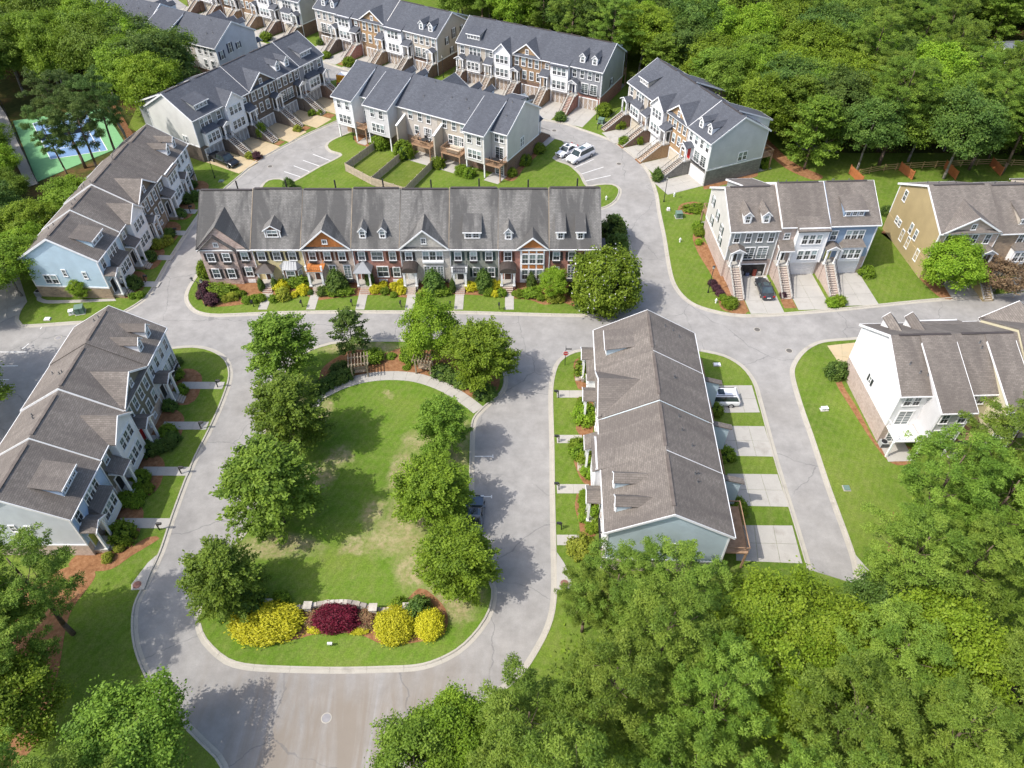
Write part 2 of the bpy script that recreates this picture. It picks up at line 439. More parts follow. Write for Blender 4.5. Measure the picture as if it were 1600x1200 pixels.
def island(name, segs, mat=None, h=0.10, kerbs=True):
    """segs: ('k', pts) kerbed smooth edge, ('s', pts) plain edge"""
    poly = []; ks = []
    for kind, pts in segs:
        w = [W(p) for p in pts]
        if kind == 'k': w = smooth(w); ks.append((len(poly), w))
        poly += w
    ccw = area(poly) > 0
    o = sheet(name, poly, -0.04, h, mat or LAWN)
    if kerbs:
        for _, w in ks: kerb_run(w, -1 if ccw else 1)
    return o

g = MB().pz([(-1500, -700), (1500, -700), (1500, 2200), (-1500, 2200)], -1.0, -0.06).build('ground', FLOOR); g['kind'] = 'structure'
road_outline = [(372, 1330), (345, 1200), (252, 1100), (207, 1000), (150, 950), (0, 950), (-200, 900), (-260, 560), (-40, 440), (30, 360), (230, 200), (240, 60), (60, 30), (60, -60),
                (700, -60), (760, 0), (980, 60), (1000, 95), (1200, 205), (1380, 258), (1800, 262), (1900, 700), (1345, 960), (1100, 960), (900, 1000), (845, 1020), (810, 1075), (700, 1180), (660, 1330)]
sheet('road', [W(p) for p in road_outline], -0.5, 0.0, ASPH)
NW_KERB = [(229, 462), (263, 405), (312, 332), (344, 300), (371, 277), (402, 250), (470, 214), (540, 182)]
island('lawn', [('k', [(262, 547), (300, 544), (328, 549), (350, 563), (357, 588), (345, 627), (325, 672), (300, 722), (270, 800), (248, 865), (225, 912), (208, 950), (207, 1000), (222, 1048), (252, 1100), (312, 1162), (345, 1200), (372, 1330)]),
                ('s', [(-300, 1400), (-500, 950), ('w', -75, 38), ('w', -53.3, 41), ('w', -53.3, 70), ('w', -44.5, 70)])])
island('lawn', [('k', [(43, 472), (33, 487), (30, 500), (36, 508), (117, 503), (160, 500), (194, 486)] + NW_KERB[:6]),
                ('s', [(330, 250), (270, 200), (170, 250), (20, 400)])])
island('lawn', [('k', [(402, 250), (470, 214), (540, 182), (556, 168), (575, 150), (570, 132), (545, 122)]), ('s', [(500, 130), (430, 90), (240, 110), (200, 200), (330, 250)])])
NE_KERB = [(340, 44), (395, 62), (504, 96), (568, 117), (700, 150), (841, 185), (880, 192), (912, 203), (938, 212), (962, 222), (997, 248), (1016, 271), (1028, 304), (1032, 330), (1040, 368), (1054, 440), (1080, 472), (1128, 488), (1176, 492), (1292, 484), (1452, 468), (1568, 460), (1760, 446)]
island('lawn', [('k', NE_KERB), ('s', [(1900, 262), (1530, 240), (1330, 240), (1250, 235), (1215, 185), (1120, 120), (1000, 80), (980, 40), (760, -10), (700, -60), (300, -80), (250, -20)])])
E_ISLE = [(575, 196), (545, 209), (520, 220), (512, 228), (518, 236), (535, 243), (500, 262), (456, 286), (437, 281), (420, 283), (411, 292), (407, 306), (420, 318)]
island('lawn', [('k', E_ISLE), ('s', [(700, 324)]),
                ('k', [(900, 328), (939, 325), (956, 317), (964, 307), (966, 296), (956, 289.5), (935, 290), (916, 292), (905, 274), (897, 266), (888, 259), (870, 252.6), (863, 248), (875, 237), (882, 228), (878, 221), (866, 218)]),
                ('s', [(845, 216), (838, 233), (700, 200)])])
island('lawn', [('k', [('w', -45.5, 98), (309, 433), (296, 455), (295, 470), (307, 485), (330, 491), (355, 491), (455, 487), (572, 486), (725, 487), (795, 489), (870, 491), (915, 491.5), (945, 491), (970, 484), (985, 467), (988, 430), (981, 385), (968, 360), (955, 350)]),
                ('s', [('w', 14.5, 100.5), ('w', -45, 100.5)])])
C_LEFT = [(934, 547), (899, 552), (876, 566), (867, 589), (864, 617), (866, 700), (867, 773), (869, 860), (870, 926), (864, 969), (845, 1012), (810, 1062), (740, 1112), (690, 1160), (670, 1220), (660, 1330)]
C_RIGHT = [(1261, 891), (1240, 820), (1210, 722), (1184.6, 628), (1175, 597), (1157, 573.6), (1130, 558), (1094.5, 550)]
G_LEFT = [('w', 95, 77), (1440, 520), (1337, 531.5), (1287, 536), (1263, 547), (1247, 565), (1241, 584), (1252, 627), (1273, 688), (1297, 760), (1337, 871), (1345, 916)]
island('lawn', [('k', C_LEFT), ('s', [(2100, 1330), (2100, 700), ('w', 95, 70)]), ('k', G_LEFT), ('s', [(1271, 893)]), ('k', C_RIGHT)])
bare = []
def ell(px, py, rx, ry): x, y = G(px, py); bare.append((x, y, rx, ry))
for a in [(760, 600, 1.4, 1.2), (652, 690, 1.8, 1.6), (630, 740, 1.5, 3.2), (620, 840, 3.3, 2.4), (640, 800, 2.6, 2.8), (580, 800, 1.3, 2.0), (530, 715, 1.2, 1.6),
          (440, 855, 4.6, 1.5), (395, 862, 2.5, 1.3), (700, 940, 3.4, 2.0), (650, 890, 2.5, 2.2), (508, 640, 1.0, 2.2), (500, 745, 2.0, 2.0), (715, 690, 1.5, 4.0), (560, 545, 5.5, 1.4), (455, 650, 2.5, 6.0), (610, 615, 0.8, 0.6),
          (555, 850, 1.2, 1.0)]: ell(*a)
PARK = m_lawn("park_lawn_with_bare_earth", bare, lush=1.08)
PARK_EDGE = [(499.5, 544), (517, 539), (560, 535), (650, 535), (715, 536), (752, 547), (778, 566), (787, 590), (782, 612), (757, 634), (738, 656), (734, 705), (733, 790), (735, 850), (745, 880), (761, 904), (768, 922), (764, 951), (746, 982), (712, 1015), (661, 1037), (600, 1041.5), (516, 1043), (398, 1039), (357, 1029), (324, 999), (314, 975), (315, 952), (330, 905), (352, 872), (385, 835), (405, 780), (412, 700), (425, 630), (455, 575), (478, 553), (499.5, 544)]
island('park_lawn', [('k', PARK_EDGE)], PARK)

def bed(pts, z=0.125, mat=None, name='mulch_bed'):
    return sheet(name, smooth([W(p) for p in pts] + [W(pts[0])], 0.6)[:-1], 0.02, z, mat or MULCH)
def slabs(name, quad, nx, ny, mat, z=0.13, gap=0.03, label=None):
    """a concrete surface of nx by ny slabs between four corners"""
    root = empty(name, (0, 0, 0)); root['kind'] = 'structure'
    a, b, c, d_ = [Vector(W(p)) for p in quad]
    for i in range(nx):
        for j in range(ny):
            def at(u, v): return (a * (1 - u) + b * u) * (1 - v) + (d_ * (1 - u) + c * u) * v
            gu = gap / max(0.5, (b - a).length); gv = gap / max(0.5, (d_ - a).length)
            u0, u1, v0, v1 = i / nx + gu / 2, (i + 1) / nx - gu / 2, j / ny + gv / 2, (j + 1) / ny - gv / 2
            MB().pz([tuple(at(u0, v0)), tuple(at(u1, v0)), tuple(at(u1, v1)), tuple(at(u0, v1))], 0.0, z).build('concrete_slab', mat, root)
    return root
def path_strip(name, pts, w, mat=None, z=0.135, slab=1.6):
    P = [Vector(p) for p in smooth([W(p) for p in pts], 0.4)]
    root = empty(name, (0, 0, 0)); root['kind'] = 'structure'
    def off(i, s):
        t = (P[min(len(P) - 1, i + 1)] - P[max(0, i - 1)]).normalized(); return P[i] + Vector((-t.y, t.x)) * s * w / 2
    acc = 0; st = 0
    for i in range(1, len(P)):
        acc += (P[i] - P[i - 1]).length
        if acc >= slab or i == len(P) - 1:
            L = [off(k, 1) for k in range(st, i + 1)]; R_ = [off(k, -1) for k in range(i, st - 1, -1)]
            t = (P[i] - P[i - 1]).normalized() * 0.02
            L[-1] = L[-1] - t; R_[0] = R_[0] - t
            MB().pz([tuple(q) for q in L + R_], 0.02, z).build('path_slab', mat or CONC, root); st = i; acc = 0
    return root

# ------------------------------------------------------------------ windows, doors and other repeated pieces
_cache = {}
def win_meshes(w, h, style, trim):
    k = (round(w, 2), round(h, 2), style, trim.name)
    if k in _cache: return _cache[k]
    f = MB(); t = 0.11
    # frame ring, proud of the wall; opening faces -y
    f.box(-w/2 - t, w/2 + t, -0.08, 0.0, h, h + t * 1.3).box(-w/2 - t - 0.03, w/2 + t + 0.03, -0.12, 0.0, -t, 0)
    f.box(-w/2 - t, -w/2, -0.08, 0.0, 0, h).box(w/2, w/2 + t, -0.08, 0.0, 0, h)
    if style in ('hung', 'door'):
        hm = h * (0.5 if style == 'hung' else 0.45)
        if style == 'hung': f.box(-w/2, w/2, -0.06, 0.0, hm - 0.035, hm + 0.035)
        f.box(-0.012, 0.012, -0.045, 0.0, 0.0, hm - 0.035).box(-0.012, 0.012, -0.045, 0.0, hm + 0.035, h)
        if style == 'door':
            for q in (0.2, 0.4, 0.6, 0.8): f.box(-w/2, w/2, -0.045, 0.0, h*q - 0.015, h*q + 0.015)
            f.box(-0.04, 0.04, -0.055, 0, 0, h)
    if style == 'small': f.box(-0.02, 0.02, -0.05, 0.0, 0, h).box(-w/2, w/2, -0.05, 0, h/2 - 0.02, h/2 + 0.02)
    fm = f.mesh('window', trim)
    up = MB().box(-w/2, w/2, -0.03, -0.005, h*0.5 if style == 'hung' else 0, h).mesh('pane', GLASS if style != 'small' else SCREEN)
    lo = MB().box(-w/2, w/2, -0.03, -0.005, 0, h*0.5).mesh('pane', SCREEN) if style == 'hung' else None
    _cache[k] = (fm, up, lo); return _cache[k]
def window(root, x, y, z, w=0.8, h=1.45, style='hung', rz=0.0, trim=None, shutters=None, box=None):
    fm, up, lo = win_meshes(w, h, style, trim or TRIM)
    o = link('window', fm, root, (x, y, z), rz)
    link('pane', up, o)
    if lo: link('pane', lo, o)
    if shutters:
        k = ('sh', round(h, 2), shutters.name)
        if k not in _cache:
            s = MB().box(-0.17, 0.17, -0.07, 0, 0, h)
            for i in range(9): s.box(-0.13, 0.13, -0.085, -0.06, h*(i+0.3)/9.6, h*(i+0.8)/9.6)
            _cache[k] = s.mesh('shutter', shutters)
        for sgn in (-1, 1): link('shutter', _cache[k], o, (sgn * (w/2 + 0.30), 0, 0))
    if box:
        k = ('wb', round(w, 2))
        if k not in _cache: _cache[k] = MB().taper(-w/2 - 0.05, w/2 + 0.05, -0.38, -0.10, -0.36, -0.10, 1.1).mesh('flower_box', DARKM)
        link('flower_box', _cache[k], o)
    return o
def wtriple(root, xc, y, z, h=1.45, w=0.72, sp=0.92, n=3, **k):
    for i in range(n): window(root, xc + (i - (n - 1) / 2) * sp, y, z, w, h, **k)
def plate(name, mat, root, pts, t=0.12): return MB().plate(pts, t).build(name, mat, root)
def door(root, x, y, z, mat, w=0.9, h=2.0, rz=0.0):
    o = MB().box(-w/2, w/2, -0.07, 0, 0, h).box(-w/2+0.1, -0.05, -0.09, -0.06, 0.15, 0.85).box(0.05, w/2-0.1, -0.09, -0.06, 0.15, 0.85).box(-w/2+0.1, w/2-0.1, -0.09, -0.06, 1.0, 1.7).build('door', mat, root, (x, y, z), rz)
    MB().box(w/2-0.14, w/2-0.08, -0.13, -0.07, 0.95, 1.05).build('handle', BLACKM, o)
    MB().box(-w/2-0.12, -w/2, -0.11, 0, 0, h+0.12).box(w/2, w/2+0.12, -0.11, 0, 0, h+0.12).box(-w/2, w/2, -0.11, 0, h, h+0.12).build('door_frame', TRIM, o)
    return o
DOORS = {k: m_plain("door_" + k, v, 0.45, 0.5, 0.05) for k, v in dict(red=(0.35, 0.01, 0.012, 1), navy=(0.015, 0.02, 0.06, 1), yellow=(0.45, 0.42, 0.08, 1), black=(0.02, 0.02, 0.02, 1), brown=(0.07, 0.03, 0.02, 1), white=(0.7, 0.7, 0.68, 1)).items()}
def garage_door(root, x, y, w, mat, open_=False):
    h = 2.15
    if open_:
        MB().box(x-w/2, x+w/2, y-0.02, y+0.0, 0.05, h).build('garage_shade_panel', m_plain("garage_inner_shade", (0.035, 0.032, 0.03, 1), 0.9, 0.2, 0.5), root)  # flat dark panel: shade inside the open garage is put into its colour
        MB().box(x-w/2-0.12, x-w/2, y-0.1, y, 0, h+0.12).box(x+w/2, x+w/2+0.12, y-0.1, y, 0, h+0.12).box(x-w/2, x+w/2, y-0.1, y, h, h+0.12).build('garage_frame', TRIM, root)
        for (bx, bw, bh, c) in ((-1.3, 0.6, 0.9, (0.3, 0.28, 0.25, 1)), (-0.4, 0.5, 0.6, (0.1, 0.12, 0.2, 1)), (0.6, 0.5, 1.2, (0.25, 0.06, 0.04, 1)), (1.3, 0.6, 0.8, (0.4, 0.38, 0.34, 1))):
            MB().box(x+bx-bw/2, x+bx+bw/2, y-0.25, y-0.03, 0.02, bh).build('storage_box', m_plain("stored_goods_%d" % int(bh*10), c, 0.7), root)
        return
    k = ('gd', round(w, 2), mat.name)
    if k not in _cache:
        s = MB().box(-w/2, w/2, -0.04, 0, 0, h)
        nx = 4
        for i in range(nx):
            for j in range(4):
                if j == 3: s.box(-w/2 + w*(i+0.08)/nx, -w/2 + w*(i+0.92)/nx, -0.06, -0.03, h*(j+0.15)/4, h*(j+0.9)/4)
                else: s.box(-w/2 + w*(i+0.1)/nx, -w/2 + w*(i+0.9)/nx, -0.065, -0.03, h*(j+0.12)/4, h*(j+0.88)/4)
        fr = MB().box(-w/2-0.14, -w/2, -0.12, 0, 0, h+0.14).box(w/2, w/2+0.14, -0.12, 0, 0, h+0.14).box(-w/2, w/2, -0.12, 0, h, h+0.14)
        br = MB()
        for i in range(4):
            a = -w/2 + w*(i+0.04)/4; b = -w/2 + w*(i+0.96)/4
            br.box(a, a+0.07, -0.08, -0.06, 0.05, h-0.05); br.box(b-0.07, b, -0.08, -0.06, 0.05, h-0.05)
            if i % 2: br.bar((a, -0.075, 0.1), (b, -0.075, h*0.7), 0.07, 0.03)
            else: br.bar((b, -0.075, 0.1), (a, -0.075, h*0.7), 0.07, 0.03)
        _cache[k] = (s.mesh('garage_door', mat), fr.mesh('garage_frame', TRIM), br.mesh('brace', TRIM))
    a, b, c = _cache[k]
    o = link('garage_door', a, root, (x, y, 0.02)); link('garage_frame', b, o)
    if 'carriage' in mat.name: link('brace', c, o)
GD_WHITE = m_plain("white_garage_door", (0.70, 0.70, 0.69, 1), 0.5, 0.4, 0.04)
GD_CARR = m_plain("carriage_garage_door", (0.36, 0.35, 0.34, 1), 0.6, 0.3, 0.05)
GD_CREAM = m_plain("cream_garage_door", (0.52, 0.47, 0.38, 1), 0.6, 0.3, 0.05)
GD_CARRB = m_plain("carriage_taupe_garage_door", (0.36, 0.29, 0.23, 1), 0.6, 0.3, 0.05)

# front gable roof piece: ridge runs into the main roof
def front_gable(root, roofm, cx, gw, y0, e0, gh, e, s, fill=None, yf=-0.04, oh=0.25, win=None, board=True, wz=None):
    yb = max(0.1, (e0 - e + gh) / s); yb0 = max(0.02, (e0 - e) / s); k = gh / (gw / 2); ex = gw / 2 + oh; zl = e0 - k * oh
    for sg in (-1, 1):
        pts = [(cx, y0, e0 + gh + 0.16), (cx + sg * ex, y0, zl + 0.16), (cx + sg * ex, max(yb0, y0 + 0.3), zl + 0.16), (cx, yb + 0.1, e0 + gh + 0.16)]
        MB().plate(pts, 0.14).build('gable_roof', roofm, root)
        if board:
            MB().plate([(cx + sg * 0.0, y0 - 0.05, e0 + gh + 0.17), (cx + sg * ex, y0 - 0.05, zl + 0.17), (cx + sg * ex, y0 + 0.03, zl + 0.17), (cx, y0 + 0.03, e0 + gh + 0.17)], 0.26).build('barge_board', TRIM, root)
    if fill: 
        MB().py([(cx - gw/2, e0 - 0.02), (cx + gw/2, e0 - 0.02), (cx, e0 + gh)], yf, yf + 0.3).build('gable', fill, root)
    if win: window(root, cx, yf, (wz if wz else e0 + gh * 0.22), win[0], win[1], 'small')
def gable_dormer(root, roofm, cx, w, yd, ht, e, s, facem, cheek, wst=('hung', 0.55, 1.0), gh=0.55):
    zb = e + s * yd; zt = zb + ht; yt = (zt - e) / s
    d_ = MB().px([(yd, zb - 0.1), (yd, zt), (yt, zt)], cx - w/2, cx + w/2).build('dormer', cheek, root)
    MB().py([(cx - w/2, zt), (cx + w/2, zt), (cx, zt + gh)], yd, yd + 0.2).build('dormer_gable', facem, d_)
    yb = (zt + gh - e) / s
    for sg in (-1, 1):
        MB().plate([(cx, yd - 0.2, zt + gh + 0.12), (cx + sg * (w/2 + 0.18), yd - 0.2, zt - 0.02), (cx + sg * (w/2 + 0.18), yt + 0.05, zt - 0.02), (cx, yb + 0.1, zt + gh + 0.12)], 0.1).build('dormer_roof', roofm, d_)
        MB().plate([(cx, yd - 0.24, zt + gh + 0.13), (cx + sg * (w/2 + 0.2), yd - 0.24, zt - 0.02), (cx + sg * (w/2 + 0.2), yd - 0.18, zt - 0.02), (cx, yd - 0.18, zt + gh + 0.13)], 0.16).build('barge_board', TRIM, d_)
    MB().box(cx - w/2 - 0.03, cx - w/2 + 0.16, yd - 0.05, yd + 0.02, zb, zt).box(cx + w/2 - 0.16, cx + w/2 + 0.03, yd - 0.05, yd + 0.02, zb, zt).box(cx - w/2 + 0.16, cx + w/2 - 0.16, yd - 0.05, yd, zb + 0.0, zb + 0.16).build('corner_board', TRIM, d_)
    fm, up, lo = win_meshes(wst[1], wst[2], wst[0], TRIM)
    wd = link('window', fm, d_, (cx, yd - 0.02, zt - wst[2] - 0.1)); 
    # glass belongs to the dormer: keep the depth at thing > part > sub-part
    link('pane', up, d_, (cx, yd - 0.02, zt - wst[2] - 0.1)); 
    if lo: link('pane', lo, d_, (cx, yd - 0.02, zt - wst[2] - 0.1))
def shed_dormer(root, roofm, cx, w, yd, ht, e, s, cheek, n=3, s2=0.2, ww=0.5, wh=0.55):
    zb = e + s * yd; zt = zb + ht; yt = (zt - s2 * yd - e) / (s - s2); zz = e + s * yt
    d_ = MB().px([(yd, zb - 0.1), (yd, zt), (yt, zz)], cx - w/2, cx + w/2).build('dormer', cheek, root)
    MB().plate([(cx - w/2 - 0.2, yd - 0.3, zt - s2 * 0.3 + 0.1), (cx + w/2 + 0.2, yd - 0.3, zt - s2 * 0.3 + 0.1), (cx + w/2 + 0.2, yt + 0.25, zz + 0.16), (cx - w/2 - 0.2, yt + 0.25, zz + 0.16)], 0.1).build('dormer_roof', roofm, d_)
    MB().box(cx - w/2 - 0.02, cx + w/2 + 0.02, yd - 0.06, yd + 0.02, zt - 0.16, zt).box(cx - w/2 - 0.02, cx + w/2 + 0.02, yd - 0.06, yd + 0.02, zb, zb + 0.15).build('corner_board', TRIM, d_)
    MB().box(cx - w/2 - 0.2, cx + w/2 + 0.2, yd - 0.34, yd - 0.28, zt - s2*0.3 - 0.06, zt - s2*0.3 + 0.12).build('fascia', TRIM, d_)
    fm, up, lo = win_meshes(ww, wh, 'small', TRIM)
    for i in range(n):
        x = cx + (i - (n - 1) / 2) * (w - 0.2) / n
        link('window', fm, d_, (x, yd - 0.02, zt - wh - 0.25)); link('pane', up, d_, (x, yd - 0.02, zt - wh - 0.25))

def porch(root, xc, w, dep, zf, zt, roofm, kind='gable', base=None, y0=0.0, colr=0.11, gh=0.55):
    if base is None: base = BRICK_TAN
    p = MB().box(xc - w/2, xc + w/2, y0 - dep, y0, zf - 0.15, zf).build('porch_floor', CONC, root)
    MB().box(xc - w/2 + 0.04, xc + w/2 - 0.04, y0 - dep + 0.04, y0, 0, zf - 0.15).build('porch_base', base, root)
    for sg in (-1, 1):
        c = MB().box(-colr, colr, -colr, colr, 0, zt - zf).box(-colr - 0.05, colr + 0.05, -colr - 0.05, colr + 0.05, 0, 0.18).box(-colr - 0.05, colr + 0.05, -colr - 0.05, colr + 0.05, zt - zf - 0.15, zt - zf)
        c.build('column', WHITE, root, (xc + sg * (w/2 - 0.16), y0 - dep + 0.16, zf))
    MB().box(xc - w/2, xc + w/2, y0 - dep, y0, zt, zt + 0.22).build('porch_beam', TRIM, root)
    if kind == 'gable':
        for sg in (-1, 1):
            MB().plate([(xc, y0 - dep - 0.25, zt + 0.3 + gh), (xc + sg * (w/2 + 0.25), y0 - dep - 0.25, zt + 0.22), (xc + sg * (w/2 + 0.25), y0 + 0.0, zt + 0.22), (xc, y0 + 0.0, zt + 0.3 + gh)], 0.09).build('porch_roof', roofm, root)
            MB().plate([(xc, y0 - dep - 0.3, zt + 0.33 + gh), (xc + sg * (w/2 + 0.3), y0 - dep - 0.3, zt + 0.22), (xc + sg * (w/2 + 0.3), y0 - dep - 0.22, zt + 0.22), (xc, y0 - dep - 0.22, zt + 0.33 + gh)], 0.15).build('barge_board', TRIM, root)
        MB().py([(xc - w/2, zt + 0.2), (xc + w/2, zt + 0.2), (xc, zt + 0.15 + gh)], y0 - dep + 0.02, y0 - dep + 0.15).build('porch_gable', WHITE, root)
    elif kind == 'shed':
        MB().plate([(xc - w/2 - 0.2, y0 - dep - 0.25, zt + 0.32), (xc + w/2 + 0.2, y0 - dep - 0.25, zt + 0.32), (xc + w/2 + 0.2, y0 + 0.0, zt + 0.32 + gh * 1.5), (xc - w/2 - 0.2, y0 + 0.0, zt + 0.32 + gh * 1.5)], 0.1).build('porch_roof', roofm, root)
        MB().box(xc - w/2 - 0.2, xc + w/2 + 0.2, y0 - dep - 0.3, y0 - dep - 0.24, zt + 0.17, zt + 0.33).build('fascia', TRIM, root)
    elif kind == 'hip':
        m = MB(); a = w/2 + 0.25; b = dep + 0.25; z0 = zt + 0.24; z1 = zt + 0.34 + gh
        m.add([(xc - a, y0 - b, z0), (xc + a, y0 - b, z0), (xc + a, y0, z0), (xc - a, y0, z0), (xc - 0.12, y0 - 0.5, z1), (xc + 0.12, y0 - 0.5, z1), (xc + 0.12, y0, z1), (xc - 0.12, y0, z1)],
              [(0, 1, 5, 4), (1, 2, 6, 5), (3, 0, 4, 7), (4, 5, 6, 7), (0, 3, 2, 1), (2, 3, 7, 6)])
        m.build('porch_roof', roofm, root)
    elif kind == 'arch':
        m = MB(); n = 8; prof = [(xc - w/2 - 0.15, zt + 0.22)] + [(xc - (w/2 + 0.15) * math.cos(math.pi * i / n), zt + 0.24 + gh * 0.9 * math.sin(math.pi * i / n)) for i in range(n + 1)] + [(xc + w/2 + 0.15, zt + 0.22)]
        m.py(prof, y0 - dep - 0.25, y0 - 0.0).build('porch_roof', roofm, root)
    elif kind == 'balcony':
        MB().box(xc - w/2 - 0.15, xc + w/2 + 0.15, y0 - dep - 0.15, y0, zt + 0.22, zt + 0.32).build('balcony_floor', roofm, root)
        r = MB()
        for i in range(9):
            x = xc - w/2 + w * i / 8; r.box(x - 0.02, x + 0.02, y0 - dep - 0.06, y0 - dep - 0.02, zt + 0.32, zt + 0.95)
        r.box(xc - w/2, xc + w/2, y0 - dep - 0.08, y0 - dep, zt + 0.93, zt + 1.0)
        for sg in (-1, 1): r.box(xc + sg * w/2 - 0.03, xc + sg * w/2 + 0.03, y0 - dep, y0, zt + 0.93, zt + 1.0)
        r.build('balcony_railing', base if base in (ORANGE,) else BLACKM, root)
        for sg in (-1, 1): MB().box(xc + sg * w/2 - 0.12, xc + sg * w/2 + 0.12, y0 - dep - 0.12, y0 - dep + 0.12, zt + 0.3, zt + 1.15).build('balcony_post', WHITE, root)
def stairs(root, xc, w, y0, zf, run, base, rail=True, rows=None):
    n = rows or max(2, int(round(zf / 0.19)))
    for_b = MB()
    m = MB()
    for i in range(n):
        z = zf * (n - i) / (n + 1); y = y0 - run * i / n
        m.box(xc - w/2, xc + w/2, y - run / n, y, max(0.0, z - zf / (n + 1) - 0.1), z)
    m.build('stairs', base, root)
    nose = MB()
    for i in range(n):
        z = zf * (n - i) / (n + 1); y = y0 - run * i / n
        nose.box(xc - w/2 + 0.02, xc + w/2 - 0.02, y - run / n - 0.03, y - run / n * 0.25, z, z + 0.035)
    nose.build('stair_treads', TREAD, root)
    if zf > 1.5:
        for sg in (-1, 1):
            xa = xc + sg * (w/2 + 0.09)
            MB().px([(y0, 0), (y0, zf + 0.05), (y0 - run, 0.35), (y0 - run, 0)], xa - 0.09, xa + 0.09).build('stair_wall', base, root)
            MB().bar((xa, y0, zf + 0.09), (xa, y0 - run, 0.38), 0.22, 0.08).build('coping', CONC, root)
        if rail:
            r = MB()
            for sg in (-1, 1):
                xa = xc + sg * (w/2 + 0.09)
                r.bar((xa, y0, zf + 0.95), (xa, y0 - run, 1.2), 0.05)
                for i in range(9):
                    t = i / 8; r.bar((xa, y0 - run * t, zf * (1 - t) + 0.3 * t), (xa, y0 - run * t, zf * (1 - t) + 0.95 * (1 - t) + 1.2 * t), 0.025)
            r.build('railing', BLACKM, root)

BRICK_TAN = m_brick("tan_brick", (0.33, 0.22, 0.13, 1), (0.25, 0.155, 0.09, 1), (0.36, 0.30, 0.22, 1))
BRICK_BRN = m_brick("brown_brick", (0.22, 0.13, 0.085, 1), (0.15, 0.09, 0.065, 1), (0.28, 0.24, 0.2, 1))
BRICK_TAUPE = m_brick("taupe_brick", (0.17, 0.13, 0.10, 1), (0.12, 0.095, 0.075, 1), (0.22, 0.20, 0.17, 1))
BRICK_RED = m_brick("red_brick", (0.45, 0.20, 0.145, 1), (0.33, 0.135, 0.10, 1), (0.46, 0.37, 0.32, 1))
BRICK_ORG = m_brick("orange_tan_brick", (0.42, 0.27, 0.14, 1), (0.33, 0.20, 0.10, 1), (0.42, 0.34, 0.24, 1))
BRICK_PINK = m_brick("pale_pink_brick", (0.50, 0.40, 0.35, 1), (0.42, 0.32, 0.27, 1), (0.52, 0.47, 0.42, 1))
BRICK_MIX = m_brick("mottled_brick", (0.60, 0.46, 0.39, 1), (0.36, 0.25, 0.21, 1), (0.56, 0.5, 0.45, 1))
TREAD = m_plain('stair_tread_stone', (0.42, 0.36, 0.30, 1), 0.9, 0.2, 0.15)
BRICK_GREY = m_brick("pale_grey_brick", (0.58, 0.54, 0.47, 1), (0.44, 0.40, 0.35, 1), (0.58, 0.55, 0.5, 1))
BRICK_BEIGE = m_brick("beige_brick", (0.56, 0.45, 0.37, 1), (0.43, 0.33, 0.26, 1), (0.56, 0.5, 0.44, 1))
STONE_GREY = m_brick("grey_ledge_stone", (0.28, 0.265, 0.24, 1), (0.18, 0.17, 0.155, 1), (0.15, 0.145, 0.13, 1), True)
STONE_TAN = m_brick("tan_ledge_stone", (0.40, 0.30, 0.20, 1), (0.24, 0.18, 0.13, 1), (0.3, 0.25, 0.2, 1), True)
SID = {k: m_siding("siding_" + k, v) for k, v in dict(
    white=(0.76, 0.76, 0.76, 1), offwhite=(0.66, 0.65, 0.61, 1), blue=(0.47, 0.60, 0.68, 1), paleblue=(0.42, 0.53, 0.68, 1), aqua=(0.50, 0.60, 0.64, 1), steel=(0.23, 0.31, 0.42, 1),
    grey=(0.30, 0.31, 0.30, 1), midgrey=(0.25, 0.255, 0.27, 1), sage=(0.56, 0.54, 0.50, 1), sagedk=(0.39, 0.375, 0.34, 1), olive=(0.17, 0.16, 0.12, 1), brown=(0.16, 0.125, 0.09, 1),
    tan=(0.46, 0.41, 0.34, 1), beige=(0.50, 0.46, 0.41, 1), gold=(0.40, 0.31, 0.165, 1), lilac=(0.50, 0.51, 0.56, 1), paleblu=(0.60, 0.64, 0.68, 1), cream=(0.60, 0.55, 0.38, 1), stucco=(0.66, 0.55, 0.30, 1), greensage=(0.29, 0.30, 0.25, 1), charcoal=(0.10, 0.115, 0.12, 1), lgrey=(0.56, 0.55, 0.55, 1)).items()}

